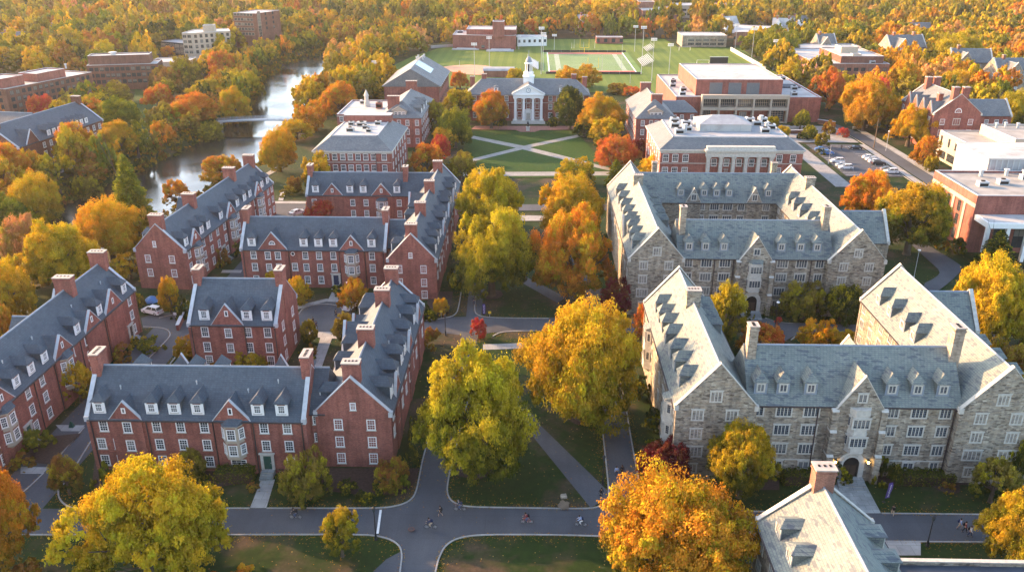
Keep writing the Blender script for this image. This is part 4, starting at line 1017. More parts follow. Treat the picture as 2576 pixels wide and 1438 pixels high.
# ------------------------------------------------------------------ right hand side
b = Building('brick_house', 'gothic brick house with paired tall chimneys and a sunlit slate slope right of the street', 'building', 152, 312, near=False, slate='slate_grey', trim='limestone', land='the twin chimney brick house')
W = b.wing('y', 298.5, 326, 149.8, 16.4, 13, 19.4)
f = b.face(141.6, 298.5, 158, 298.5); b.rows(f, (10.2, 6.4, 2.6), (.2, .8), ('sash', 1.4, 1.8)); b.win(f, 8.2, 10.2, ('mull', 3, 2.2, 2.)); b.win(f, 8.2, 6.2, ('mull', 3, 2.4, 1.5)); b.win(f, 8.2, 14.2, ('lunette', 2., 1.2))
fw = b.face(141.6, 326, 141.6, 298.5)
for y in (302, 308, 314, 320): b.cross(W, -1, y, 4.6, 17., proud=.5)
b.rows(fw, (10.5, 6.5, 2.8), (.1, .3, .52, .74, .92), ('sash', 1.2, 2.2), .5)
b.wing('x', 157, 173, 312, 12, 11, 15.6, ('none', 'par')); f = b.face(158, 306, 173, 306); b.rows(f, (8.6, 5.2, 2), (.2, .42, .66, .86), ('sash', 1.2, 1.7))
for x, y in ((148, 299.8), (151.6, 299.8), (148.2, 322), (151.4, 322)): b.chimney(x, y, 2., 2., 13, 22.6, flues=2)
b.chimney(145.5, 305, 1.6, 1.6, 13, 19.5)
b.excl(141, 173, 298, 327, front=10); b.finish()

b = Building('cream_building', 'modern cream panelled building with flat white roofs and roof penthouses at right edge', 'building', 162, 272, near=False, brick='cream', trim='limestone', land='the cream building')
F_ = b.flat([(139.8, 253), (186, 253), (186, 288), (139.8, 288)], 9.6, 'flat_tan', par=.5)
fw = b.face(139.75, 288, 139.75, 253)
for t in (.06, .22, .36, .5, .72): b.win(fw, fw.L*t, 6.8, ('plain', 1, 3, 1., 2.6))
for t in (.12, .3, .47, .63): b.win(fw, fw.L*t, 2.2, ('plain', 4, 2, 4.8, 2.4))
b.win(fw, 30.4, 3.8, ('grid', 3, 4, 3.2, 4.6))
b.flat([(151, 262), (184, 262), (184, 284), (151, 284)], 12.6, 'flat_tan', z0=9, wall='cream'); b.flat([(163, 264), (182, 264), (182, 275), (163, 275)], 13.9, 'flat_tan', z0=12, wall='cream')
for x, y in ((154, 280), (157.5, 281), (161, 280), (148, 258)): b.vent(x, y, 12.2 if y > 262 else 9.2, 1.4, .4)
b.excl(139, 190, 252, 289, front=8); b.finish()

b = Building('brick_building', 'modern brick building with tall slit windows and a white columned canopy at right edge', 'building', 128, 206, near=False, trim='limestone', land='the canopied brick building')
F_ = b.flat([(106, 194), (160, 194), (160, 217), (106, 217)], 14.4, 'flat_tan', par=.7)
fw = b.face(106, 217, 106, 194)
for t in (.18, .43, .68):
    for z in (9.6, 6.2, 2.6): b.win(fw, fw.L*t, z, ('plain', 1, 2, 1.4, 2.6))
b.band(fw, 11.3, .9, 'cream', .08)
for t in (.05, .3, .55, .8): m = MB(); x, y = fw.pt(fw.L*t, .1); m.box(x-.12, x+.15, y-.5, y+.5, 0, 11.3, 'cream'); m.obj('pier', b.root)
fs = b.face(106, 194, 160, 194); b.win(fs, 13, 12.4, ('plain', 1, 1, 1.8, 1.6)); b.rows(fs, (4.6,), (.13, .22, .31), ('plain', 2, 3, 2.4, 6.5))
ox, oy = b.ox, b.oy
m = MB(); m.box(106.3-ox, 160-ox, 187.2-oy, 193.9-oy, 8.4, 9.7, 'white'); m.box(106.8-ox, 159.6-ox, 187.7-oy, 193.6-oy, 9.7, 9.8, 'flat_white'); m.obj('canopy', b.root)
for x in (106.9, 111.5, 116.2, 121, 126): m = MB(); m.box(x-.4-ox, x+.4-ox, 187.6-oy, 188.5-oy, -.2, 8.42, 'white'); m.obj('column', b.root)
m = MB(); m.box(120-ox, 160-ox, 218-oy, 236-oy, -.2, 17., 'flat_grey'); m.box(119.7-ox, 160.3-ox, 217.7-oy, 236.3-oy, 17., 17.4, 'flat_white')
for i in range(26): m.box(120.4+i*1.5-ox, 120.7+i*1.5-ox, 217.85-oy, 218.02-oy, 13.5, 16.9, 'steel')
m.obj('plant_screen', b.root)
for x, y in ((123, 214), (127, 213), (131, 214.5), (135, 213), (139, 214), (116, 213)): b.vent(x, y, 13.8, 1.6, .5)
for x, y in ((118, 206), (126, 210.5), (112, 204)): b.unit(x, y, 2.4, 1.8, 13.8, 1.2)
b.excl(105, 160, 187, 237, front=8); b.finish()

def flat_building(name, label, pts, h_, wall='brick', roof='flat_white', wins=(), units=(), tops=(), land=None, group=None, near=False, front=25, face_ids=(0,)):
    cx = sum(p[0] for p in pts)/len(pts); cy_ = sum(p[1] for p in pts)/len(pts)
    b = Building(name, label, 'building', cx, cy_, near=near, brick=wall, trim='limestone', land=land, group=group)
    F_ = b.flat(pts, h_, roof, par=.5)
    for fi, zs, ts, kind in wins: b.rows(F_[fi], zs, ts, kind)
    for p_, h2, wl in tops: b.flat(p_, h2, roof, wall=wl, z0=h_-1)
    for x, y, w_, d, hh in units: b.unit(x, y, w_, d, h_-.4, hh)
    xs = [p[0] for p in pts]; ys = [p[1] for p in pts]; b.excl(min(xs), max(xs), min(ys), max(ys), front=front)
    b.finish(); return b
lin = lambda n, a=.06, c=.94: [a+(c-a)*i/(n-1) for i in range(n)]
PW = ('plain', 1, 1, 1.4, 1.7)
flat_building('brick_building', 'brick laboratory building with white flat roofs and box penthouses beyond the red tree', [(146.5, 446), (184, 446), (184, 508), (146.5, 508)], 9.6, 'brick_pink', 'flat_white',
    wins=((0, (6.6, 3), lin(10), ('plain', 2, 1, 2., 1.5)), (3, (6.6, 3), lin(16), PW)), tops=(([(160, 450), (182, 450), (182, 486), (160, 486)], 12.8, 'brick_brown'), ([(165, 466), (174, 466), (174, 476), (165, 476)], 15.6, 'cream'), ([(166.5, 452), (171, 452), (171, 456), (166.5, 456)], 13.6, 'cream')), units=((152, 460, 3, 2, 1.2), (176, 449, 2.4, 2, 1.4)), land='the laboratory building', front=45)
flat_building('brick_building', 'small dark brick building with pale roofs behind the laboratory building', [(158, 512), (196, 512), (196, 536), (158, 536)], 9., 'brick_brown', 'flat_white', wins=((0, (6, 2.6), lin(8), PW),), front=6)
flat_building('field_house', 'low pale field house with a wide white roof and square windows beyond the pitches', [(101, 590), (131, 590), (131, 612), (101, 612)], 7.6, 'stone_pale', 'flat_white', wins=((0, (4.6, 2.), (.2, .37, .54, .7, .87), ('grid', 4, 1, 4., 1.6)),), land='the field house', front=30)
flat_building('brick_building', 'plain brick building with a pale end wall right of the field house', [(138, 600), (150, 600), (176, 640), (150, 650)], 9, 'brick_pink', 'flat_white', wins=((0, (5,), lin(3), PW),), front=10)
flat_building('brick_building', 'far brick box building with flat roof among the trees at top', [(92, 745), (124, 745), (124, 790), (92, 790)], 11, 'brick_pink', 'flat_white', wins=((0, (6.5,), lin(4), PW),), tops=(([(92, 775), (106, 775), (106, 789), (92, 789)], 16, 'brick_pink'),), front=24)
flat_building('white_building', 'long far white flat roofed building beyond the brick box', [(128, 800), (190, 800), (190, 830), (128, 830)], 11, 'cream', 'flat_white', wins=((0, (7, 3.4), lin(12), ('plain', 3, 1, 3.6, 1.6)),), front=30)
flat_building('arts_building', 'windowless brick building with stepped flat blocks and one square tower beyond the field', [(-54, 576), (-30, 572), (-12, 572), (-12, 600), (-54, 604)], 9.2, 'brick', 'flat_grey', tops=(([(-45, 580), (-11.8, 577), (-11.8, 602), (-45, 602)], 12.4, 'brick'), ([(-27, 570), (-19.5, 570), (-19.5, 580), (-27, 580)], 18.2, 'brick')), wins=((0, (2,), (.85,), ('plain', 2, 1, 2., 1.6)),), units=((-50, 590, 4, 3, 1.5),), land='the windowless arts building', front=14)
flat_building('white_building', 'small white flat roofed block attached beside the windowless arts building', [(-11, 590), (9, 594), (9, 606), (-11, 606)], 6, 'white', 'flat_white', wins=((0, (3.4,), lin(6), PW),), front=10)
flat_building('pavilion', 'small low brick pavilion with grey roof at the far edge of the pitches', [(44, 607), (62.5, 607), (62.5, 616), (44, 616)], 4.4, 'brick', 'flat_grey', wins=((0, (2.2,), lin(4), ('plain', 1, 1, 2.2, 2.2)),), land='the low brick pavilion', front=26)

# ------------------------------------------------------------------ left hand side, across the river
A1, A2 = (-219.5, 346), (-206.7, 390); Bq1, Bq2 = (-218.3, 412), (-186.7, 419.7)
dA = Vector((A2[0]-A1[0], A2[1]-A1[1])).normalized(); nA = Vector((-dA.y, dA.x))
off = lambda p, d, n_: (p[0]+n_.x*d, p[1]+n_.y*d)
dB = Vector((Bq2[0]-Bq1[0], Bq2[1]-Bq1[1])).normalized(); nB = Vector((-dB.y, dB.x))
b = Building('dormitory', 'angled brick dormitory with white flat roofs and rows of dark windows across the river', 'building', -212, 400, near=False, brick='brick_brown', trim='limestone', land='the flat roofed dormitory')
F_ = b.flat([A1, (-206., 392.5), off((-206., 392.5), 17, nA), off(A1, 17, nA)], 12)
for z in (10, 7.2, 4.4, 1.6): b.rows(F_[0], (z,), lin(15), ('plain', 2, 1, 1.7, 1.5))
for z in (10, 7.2, 4.4): b.rows(F_[3], (z,), (.2, .8), ('plain', 1, 1, 1.6, 1.6))
b.flat([off(A1, 4, nA), off((A1[0]+dA.x*14, A1[1]+dA.y*14), 4, nA), off((A1[0]+dA.x*14, A1[1]+dA.y*14), 15, nA), off(A1, 15, nA)], 15.6, wall='brick', z0=11)
b.flat([off((A1[0]+dA.x*20, A1[1]+dA.y*20), 3, nA), off((A1[0]+dA.x*36, A1[1]+dA.y*36), 3, nA), off((A1[0]+dA.x*36, A1[1]+dA.y*36), 13, nA), off((A1[0]+dA.x*20, A1[1]+dA.y*20), 13, nA)], 15.2, wall='brick', z0=11)
F_ = b.flat([Bq1, Bq2, off(Bq2, 16, nB), off(Bq1, 16, nB)], 12.1)
for z in (10, 7, 4): b.rows(F_[0], (z,), lin(13), ('plain', 2, 1, 1.7, 1.6))
b.rows(F_[1], (10, 7, 4), (.3, .7), PW)
b.flat([off(Bq1, 5, nB), off((Bq2[0]-dB.x*4, Bq2[1]-dB.y*4), 5, nB), off((Bq2[0]-dB.x*4, Bq2[1]-dB.y*4), 14, nB), off(Bq1, 14, nB)], 16, wall='brick_brown', z0=11)
b.vent(-210, 424, 15.6, 1.2, 1.3); b.vent(-213, 384, 14.8, 1.8, .4)
b.flat([(-206, 452), (-186, 458), (-188, 474), (-208, 470)], 8, wall='cream')
b.excl(-245, -206, 340, 395); b.excl(-230, -186, 405, 475, front=2); b.finish()
b = Building('brick_hall', 'long brick hall with grey slate roof and small dormers across the river at left edge', 'building', -167, 281, R(-8), near=False, brick='brick_brown', slate='slate_blue', land='the west bank slate hall')
ox, oy = b.ox, b.oy
W = b.wing('y', oy-24, oy+20, ox-1, 17, 9.2, 15.4)
fe = b.face(ox+7.5, oy-24, ox+7.5, oy+20)
for z in (7.4, 4.6, 1.8): b.rows(fe, (z,), [.2+.075*i for i in range(11)], SASH)
b.cross(W, 1, oy-17, 6, 13.6)
for y in (-8, -5.4, -2.8, 4, 6.6, 9.2, 11.8): b.dormer(W, 1, oy+y, SMALL, w_=1.6)
fg = b.face(ox-9.5, oy-24, ox+7.5, oy-24); b.rows(fg, (7.4, 4.6), (.3, .45, .8), SASH)
b.chimney(ox-1, oy-22, 3.2, 2.2, 10, 18.4); b.chimney(ox-1, oy+19.4, 3., 1.6, 10, 18.)
b.wing('x', ox-30, ox-6, oy+2, 13, 9.2, 14.6, ('gable', 'none'))
b.excl(ox-30, ox+8, oy-25, oy+21, front=20); b.finish()
flat_building('apartment_block', 'white and beige apartment block with rows of dark square windows far beyond the river', [(-209, 510), (-203, 509), (-184, 522), (-190, 536), (-209, 530)], 17, 'cream', 'flat_white', wins=((0, (15, 12, 9, 6), (.25, .75), ('grid', 2, 1, 2.2, 1.6)), (1, (15, 12, 9, 6), lin(7, .1, .92), PW)), tops=(([(-199, 518), (-193, 520), (-194, 526), (-200, 524)], 20.5, 'cream'),), land='the white apartment block', front=55)
flat_building('glass_hall', 'low glass walled hall with a pale roof beside the white apartment block', [(-238, 546), (-216, 534), (-211, 545), (-233, 558)], 8, 'sheet_glass', 'flat_grey', wins=((0, (5.6, 2.6), lin(6), ('grid', 3, 2, 3.2, 2.2)),), front=40)
flat_building('brick_tower', 'tall brick block with white windows and glazed stair strip among the far trees', [(-197, 568), (-180.5, 563), (-172, 588), (-189, 593)], 23.5, 'brick_brown', 'flat_grey', wins=tuple((0, (z,), lin(6, .1, .8), ('grid', 2, 1, 1.8, 1.6)) for z in (22.5, 19.5, 16.5, 13.5, 10.5))+tuple((1, (z,), (.4, .7), PW) for z in (22.5, 19.5, 16.5, 13.5))+((1, (16,), (.12,), ('grid', 2, 8, 3., 17)),), land='the far brick tower', front=40)
def house(x, y, w_, d, he, hr, rot, label, wall='stone_pale', slate='slate_grey', chim=1, wings=True, group=None, front=16, gable='par', land=None):
    b = Building('house', label, 'house', x, y, R(rot), near=False, brick=wall, slate=slate, trim='limestone', group=group, land=land)
    W = b.wing('x', x-w_/2, x+w_/2, y, d, he, hr, (gable, gable))
    f = b.face(x-w_/2, y-d/2, x+w_/2, y-d/2); n = max(2, int(w_/3.4))
    for z in np.arange(1.9, he-.9, 3.): b.rows(f, (float(z),), lin(n, .12, .88), ('sash', 1.1, 1.5))
    fw = b.face(x-w_/2, y+d/2, x-w_/2, y-d/2)
    for z in np.arange(1.9, he-.9, 3.): b.rows(fw, (float(z),), (.3, .7), ('sash', 1., 1.4))
    if wings:
        b.wing('y', y-d/2-3.5, y, x-w_*.22, d*.62, he, he+(hr-he)*.8, ('par', 'none'))
        f2 = b.face(x-w_*.22-d*.31, y-d/2-3.5, x-w_*.22+d*.31, y-d/2-3.5)
        for z in np.arange(1.9, he, 3.): b.rows(f2, (float(z),), (.33, .67), ('sash', 1.1, 1.5))
    for k in range(chim): b.chimney(x+(-.3+.55*k)*w_, y, 1.3, 1.3, he, hr+2.2, 'brick_pink' if wall != 'brick' else 'brick', flues=2)
    b.excl(x-w_/2, x+w_/2, y-d/2-3, y+d/2, front=front); b.finish()
house(238, 427, 25, 12, 9, 15, 4, 'pale stone mansion with gables and brick chimneys at the right edge', chim=2, land='the pale gabled mansion', front=40)
house(228, 455, 20, 12, 10, 16, -6, 'pale stone mansion with grey roof behind the gabled mansion', chim=1, front=8)
house(215, 508, 22, 13, 11, 17, 8, 'pale stone house with a grey slate roof left of the tall green tree', chim=2, front=34)
house(180, 540, 12, 10, 8.6, 14, 10, 'ivy coloured stone house with pale roof half hidden among orange trees', chim=1, front=12)
house(252, 520, 16, 10, 8, 12.6, -4, 'brick house with a blue grey roof behind the mansions', wall='brick_pink', front=12)
house(150, 680, 15, 9, 7, 12, 20, 'white roofed house right of the far pines', wall='white', slate='flat_white', front=34, gable='gable')
house(186, 655, 15, 10, 8, 13, -15, 'white gabled house with two brick chimneys in the right hand woods', wall='white', slate='flat_white', chim=2, front=34, gable='gable')
house(208, 690, 13, 9, 7, 11.5, 10, 'grey roofed white house in the right hand woods', wall='white', slate='slate_grey', front=34, gable='gable')
house(280, 640, 15, 9, 7, 11.5, 0, 'cream house with grey roof under the far right trees', wall='cream', front=34, gable='gable')
house(340, 760, 18, 9, 6, 10, 5, 'long white house at the far right of the woods', wall='white', slate='flat_white', front=34, gable='gable')
house(42, 705, 14, 9, 6, 11, 20, 'brick cottage with a white gable behind the low pavilion', wall='brick', slate='flat_white', front=34, gable='gable')
house(-344, 566, 16, 10, 6, 11, 30, 'brown brick house with grey roof at left behind the dormitory', wall='brick_brown', front=34, gable='gable')
house(-325, 565, 12, 9, 6.6, 11.5, -30, 'grey roofed house right of the brown brick house', wall='cream', front=34, gable='gable')
house(-332, 600, 12, 9, 7, 12, 20, 'pale house uphill behind the brown brick house', wall='cream', front=34, gable='gable')
# far overpass
m = MB(); x0, y0 = at(1258, 6); x1, y1 = at(1410, 16)
ob = tag(empty('road_overpass', ((x0+x1)/2, (y0+y1)/2, 0)), 'far concrete road overpass crossing between the woods at top', 'bridge'); cxo, cyo = ob.location.x, ob.location.y
m.hexa([(-60, 6, 7), (60, -14, 7), (60, -4, 7), (-60, 16, 7), (-60, 6, 8.4), (60, -14, 8.4), (60, -4, 8.4), (-60, 16, 8.4)], 'concrete'); m.obj('deck', ob)
for i in range(5):
    m = MB(); x = -48+i*24; y = 6-(x+60)/120*20; m.box(x-1, x+1, y+1, y+9, -.2, 7.0, 'concrete'); m.obj('pier', ob)
m = MB(); m.hexa([(-60, 5.9, 8.4), (60, -14.1, 8.4), (60, -13.8, 8.4), (-60, 6.2, 8.4), (-60, 5.9, 9.3), (60, -14.1, 9.3), (60, -13.8, 9.3), (-60, 6.2, 9.3)], 'flat_white'); m.obj('parapet', ob)
EXCL.append([(cxo-62, cyo-90), (cxo+62, cyo-90), (cxo+62, cyo+14), (cxo-62, cyo+14)])

# ------------------------------------------------------------------ terrain and river
RW = [(-230, 95), (-190, 130), (-160, 180), (-144, 215), (-138, 253), (-133.5, 281), (-132, 292), (-131, 315), (-130, 343), (-129.5, 371), (-137.5, 410), (-149, 466), (-150.9, 520), (-145, 556), (-128, 590), (-96, 625), (-60, 650)]
RE = [(-50, 625), (-84, 600), (-104, 575), (-115, 548), (-120, 510), (-117, 466), (-105, 410), (-104, 372), (-101, 343), (-97, 310), (-93, 282), (-95.3, 274), (-103, 240), (-106, 203), (-119, 168), (-150, 110), (-185, 75)]
RIV = np.array(RW+RE)
def inside(poly, X, Y):
    r = np.zeros(X.shape, bool); n = len(poly)
    for i in range(n):
        x0, y0 = poly[i]; x1, y1 = poly[(i+1) % n]
        c = ((y0 > Y) != (y1 > Y)) & (X < (x1-x0)*(Y-y0)/((y1-y0) if y1 != y0 else 1e-9)+x0); r ^= c
    return r
def pdist(poly, X, Y):
    d = np.full(X.shape, 1e9); n = len(poly)
    for i in range(n):
        a = np.array(poly[i]); b_ = np.array(poly[(i+1) % n]); ab = b_-a; L2 = (ab**2).sum()+1e-9
        t = np.clip(((X-a[0])*ab[0]+(Y-a[1])*ab[1])/L2, 0, 1)
        d = np.minimum(d, np.hypot(X-a[0]-t*ab[0], Y-a[1]-t*ab[1]))
    return d
def ground_z(X, Y):
    X = np.asarray(X, float); Y = np.asarray(Y, float)
    s_ = pdist(RIV, X, Y)*np.where(inside(RIV, X, Y), -1, 1)
    return np.where(s_ > 4, 0, np.where(s_ < -2, -4.6, -4.6*(4-s_)/6))
xs = np.unique(np.concatenate([np.linspace(-2600, -240, 14), np.arange(-240, -40, 2.5), np.linspace(-40, 2600, 20)]))
ys = np.unique(np.concatenate([np.linspace(-300, 60, 6), np.arange(60, 670, 2.5), np.linspace(670, 4000, 18)]))
GX, GY = np.meshgrid(xs, ys); GZ = ground_z(GX, GY); GZ = np.where(np.abs(GX+140) > 105, 0, GZ)
nx, ny = len(xs), len(ys)
idx = np.arange(nx*ny).reshape(ny, nx)
fa = np.stack([idx[:-1, :-1], idx[:-1, 1:], idx[1:, 1:], idx[1:, :-1]], -1).reshape(-1, 4)
me = bpy.data.meshes.new('ground'); me.from_pydata(np.stack([GX.ravel(), GY.ravel(), GZ.ravel()], 1).tolist(), [], fa.tolist())
me.materials.append(MT['lawn']); me.polygons.foreach_set('use_smooth', [True]*len(fa)); me.update()
tag(link('ground', me), 'autumn ground with leaf litter', 'ground', kind='structure')
m = MB(); m.add([(-420, 40, -3), (20, 40, -3), (20, 690, -3), (-420, 690, -3)], [(0, 1, 2, 3)], 'water')
me = m.mesh('river'); o = link('river', me)
# keep the water sheet inside the banks
o.data.clear_geometry() if hasattr(o.data, 'clear_geometry') else None
pts = [tuple(p) for p in RIV.tolist()]
def sheet_mesh(name, pts, z, mat):
    tri = tessellate_polygon([[Vector((x, y, 0)) for x, y in pts]])
    me = bpy.data.meshes.new(name); me.from_pydata([(x, y, z) for x, y in pts], [], [tuple(t) for t in tri])
    # all faces up
    import bmesh
    bm = bmesh.new(); bm.from_mesh(me); bm.normal_update()
    bmesh.ops.reverse_faces(bm, faces=[f for f in bm.faces if f.normal.z < 0]); bm.to_mesh(me); bm.free()
    me.materials.append(MT[mat]); return me
o.data = sheet_mesh('river', pts, -3., 'water'); tag(o, 'dark calm river bending between wooded banks', 'river', kind='structure')

ZS = [.012]
ROADS = []       # kept free of trees
def chaikin(p, n=2, closed=True):
    for _ in range(n):
        q = []
        m_ = len(p)
        for i in range(m_ if closed else m_-1):
            a, b_ = p[i], p[(i+1) % m_]
            q += [(a[0]*.75+b_[0]*.25, a[1]*.75+b_[1]*.25), (a[0]*.25+b_[0]*.75, a[1]*.25+b_[1]*.75)]
        p = q if closed else [p[0]]+q+[p[-1]]
    return p
def sheet(name, pts, mat, label, cat, px=True, smooth=0, z=None, keep=True):
    pts = [at(*p) for p in pts] if px else list(pts)
    if smooth: pts = chaikin(pts, smooth)
    if z is None: ZS[0] += .004; z = ZS[0]
    o = link(name, sheet_mesh(name, pts, z, mat)); tag(o, label, cat, kind='structure')
    if keep: ROADS.append(pts)
    return o
KERBS = []
def kerb(pts, px=True, smooth=2, w_=.2, h_=.13, mat='concrete', name='kerb', label=None):
    pts = [at(*p) for p in pts] if px else list(pts)
    if smooth: pts = chaikin(pts, smooth, False)
    if px: KERBS.append(pts)
    m = MB(); P_ = [Vector(p) for p in pts]; L_, R_ = [], []
    for i, p in enumerate(P_):
        d = (P_[min(i+1, len(P_)-1)]-P_[max(i-1, 0)]).normalized(); n_ = Vector((-d.y, d.x))
        L_.append(p+n_*w_/2); R_.append(p-n_*w_/2)
    vs = []; fs = []
    for a, b_ in zip(L_, R_): vs += [(*a, -.05), (*a, h_), (*b_, h_), (*b_, -.05)]
    for i in range(len(P_)-1):
        for j in range(3): fs.append((4*i+j, 4*i+j+1, 4*i+j+5, 4*i+j+4))
    fs += [(0, 1, 2, 3), (4*len(P_)-4, 4*len(P_)-3, 4*len(P_)-2, 4*len(P_)-1)]
    m.add(vs, fs, mat); return tag(m.obj(name), label or 'pale concrete kerb edging the campus roads', 'kerb', 'road kerbs', kind='structure')
A = 'asphalt'
# woodland floor beyond the campus
sheet('woodland_floor', [(-2500, 640), (2500, 640), (2500, 3900), (-2500, 3900)], 'woodland_floor', 'leaf covered woodland floor', 'ground', px=False, keep=False)
sheet('woodland_floor', [(-700, 300), (-250, 330), (-160, 480), (-170, 639), (-700, 639)], 'woodland_floor', 'leaf covered floor of the west woods', 'ground', px=False, keep=False)
sheet('road', [(-260, 1279), (861, 1278), (1175, 1274), (1500, 1279), (2180, 1289), (2900, 1297), (2900, 1366), (2210, 1360), (1520, 1348), (900, 1344), (-260, 1344)], A, 'asphalt campus road running across the front', 'road')
sheet('road', [(880, 1340), (925, 1345), (960, 1348), (1000, 1362), (1013, 1385), (1006, 1440), (1000, 1520), (1090, 1520), (1095, 1438), (1102, 1405), (1120, 1370), (1160, 1350), (1230, 1342), (1230, 1330), (900, 1330)], A, 'asphalt branch road leaving the bottom of the picture', 'road')
sheet('road', [(1182, 700), (1171, 815), (1066, 1142), (1058, 1190), (1046, 1243), (1030, 1262), (1000, 1274), (960, 1280), (960, 1286), (1190, 1286), (1175, 1276), (1150, 1268), (1130, 1256), (1124, 1236), (1128, 1210), (1135, 1170), (1205, 833), (1240, 560), (1218, 560)], A, 'asphalt lane between the brick east wing and the big trees', 'road')
sheet('road', [(1000, 812), (1065, 806), (1140, 797), (1200, 796), (1330, 799), (1700, 802), (1700, 838), (1330, 832), (1240, 836), (1180, 845), (1120, 838), (1000, 836)], A, 'asphalt cross lane under the trees in the middle', 'road')
sheet('road', [(1405, 560), (1468, 737), (1505, 985), (1533, 1240), (1530, 1258), (1515, 1270), (1490, 1279), (1490, 1290), (1640, 1290), (1612, 1240), (1606, 1210), (1566, 972), (1513, 727), (1430, 560)], A, 'asphalt walk along the west side of the stone halls', 'road')
sheet('path', [(1225, 940), (1336, 1092), (1486, 1277), (1533, 1250), (1533, 1238), (1359, 1069), (1255, 930)], A, 'grey diagonal path crossing the front lawn', 'path')
sheet('path', [(1290, 690), (1315, 692), (1424, 748), (1402, 762), (1300, 704)], A, 'grey diagonal path crossing the second lawn', 'path')
sheet('path', [(1215, 866), (1345, 862), (1345, 875), (1215, 880)], 'concrete', 'pale walk crossing the lawn below the cross lane', 'path')
sheet('path', [(935, 1441), (972, 1406), (1010, 1386), (1012, 1440)], A, 'grey path stub at the bottom road corner', 'path')
sheet('driveway', [(-74.6, 85), (-66, 85), (-66, 140), (-60, 146), (-33, 146), (-33, 152.5), (-52, 152.5), (-64, 156), (-64.5, 188), (-69, 188), (-69, 158), (-74.6, 150)], A, 'asphalt drive between the brick halls on the left', 'driveway', px=False)
sheet('parking_court', [(355, 800), (380, 792), (480, 780), (482, 812), (440, 822), (360, 826)], A, 'asphalt court by the left hall', 'driveway')
sheet('driveway', [(748, 795), (760, 770), (800, 757), (850, 757), (880, 770), (885, 800), (868, 822), (820, 836), (770, 836), (752, 822)], A, 'round asphalt turning court before the middle hall', 'driveway', smooth=2)
sheet('road', [(640, 514), (800, 514), (800, 549), (640, 549)], A, 'asphalt lane behind the middle hall', 'road')
C_ = 'concrete'
sheet('walkway', [(629, 1278), (670, 1278), (692, 1206), (657, 1206)], C_, 'pale concrete walk to the green door', 'path')
sheet('walkway', [(2100, 1195), (2165, 1195), (2216, 1291), (2095, 1291)], 'flagstone', 'broad flagstone walk to the arched stone doorway', 'path')
sheet('walkway', [(2215, 1361), (2316, 1363), (2316, 1397), (2236, 1397)], C_, 'pale paved strip beside the corner stone house', 'path')
sheet('walkway', [(775, 950), (800, 950), (835, 852), (868, 852), (868, 836), (775, 834), (775, 846), (806, 850)], C_, 'pale concrete walk in the brick court', 'path')
sheet('walkway', [(824, 758), (847, 758), (862, 724), (840, 724)], C_, 'pale walk to the blue door', 'path')
sheet('walkway', [(740, 771), (820, 752), (890, 756), (890, 762), (820, 759), (748, 779)], C_, 'pale kerbside walk round the turning court', 'path')
sheet('walkway', [(140, 1069), (214, 1070), (200, 1085), (155, 1085)], C_, 'pale stub walk beside the left hall door', 'path')
sheet('walkway', [(52, 1174), (125, 1176), (108, 1192), (52, 1192)], C_, 'second pale stub walk beside the left hall', 'path')
sheet('walkway', [(560, 680), (610, 680), (606, 687), (556, 687)], C_, 'pale walk by the riverside hall', 'path')
sheet('walkway', [(545, 708), (570, 708), (566, 716), (540, 716)], C_, 'second pale walk by the riverside hall', 'path')
sheet('walkway', [(690, 507), (800, 507), (800, 513), (690, 513)], C_, 'pale walk along the lane behind the middle hall', 'path')
sheet('walkway', [(700, 505), (712, 505), (722, 478), (708, 478)], C_, 'pale walk down to the lane behind the middle hall', 'path')
sheet('riverside_path', [(648, 448), (662, 450), (745, 404), (740, 396)], C_, 'pale riverside path left of the flat decked hall', 'path')
sheet('quad_lawn', [(1195, 330), (1440, 330), (1460, 345), (1540, 430), (1545, 448), (1180, 448), (1160, 400), (1172, 345)], 'quad_lawn', 'green quad lawn before the cupola hall', 'lawn', keep=True)
sheet('path', [(1178, 340), (1318, 368), (1430, 396), (1560, 430), (1556, 436), (1424, 404), (1308, 375), (1172, 346)], 'paving', 'pale diagonal path across the quad', 'path')
sheet('path', [(1452, 340), (1330, 365), (1180, 402), (1186, 408), (1338, 371), (1460, 345)], 'paving', 'second pale diagonal path across the quad', 'path')
sheet('path', [(1165, 434), (1640, 432), (1640, 442), (1165, 444)], 'paving', 'pale walk along the near edge of the quad', 'path')
sheet('terrace', [(1195, 318), (1460, 318), (1446, 327), (1360, 328), (1345, 333), (1310, 333), (1296, 328), (1185, 326)], 'brick_paving', 'brick paved terrace before the portico', 'terrace')
sheet('path', [(1200, 543), (1345, 543), (1380, 545), (1380, 556), (1200, 558)], C_, 'pale walk between the big yellow trees', 'path')
sheet('road', [(1150, 516), (1560, 514), (1560, 530), (1150, 532)], A, 'asphalt lane glimpsed between the big trees', 'road')
# stone court drive and walks
sheet('driveway', [(1870, 805), (1925, 800), (1960, 814), (2060, 816), (2230, 819), (2230, 838), (2080, 836), (2010, 842), (1985, 852), (1960, 870), (1900, 870)], A, 'asphalt drive in the stone court', 'driveway', smooth=1)
sheet('walkway', [(1875, 768), (1900, 768), (1918, 806), (1868, 806)], 'flagstone', 'flagstone walk to the second arched doorway', 'path')
sheet('path', [(2278, 602), (2300, 624), (2342, 662), (2366, 684), (2356, 698), (2316, 718), (2345, 744), (2395, 706), (2424, 674), (2392, 652), (2345, 625), (2315, 598)], A, 'grey path forking beside the stone quadrangle', 'path', smooth=1)
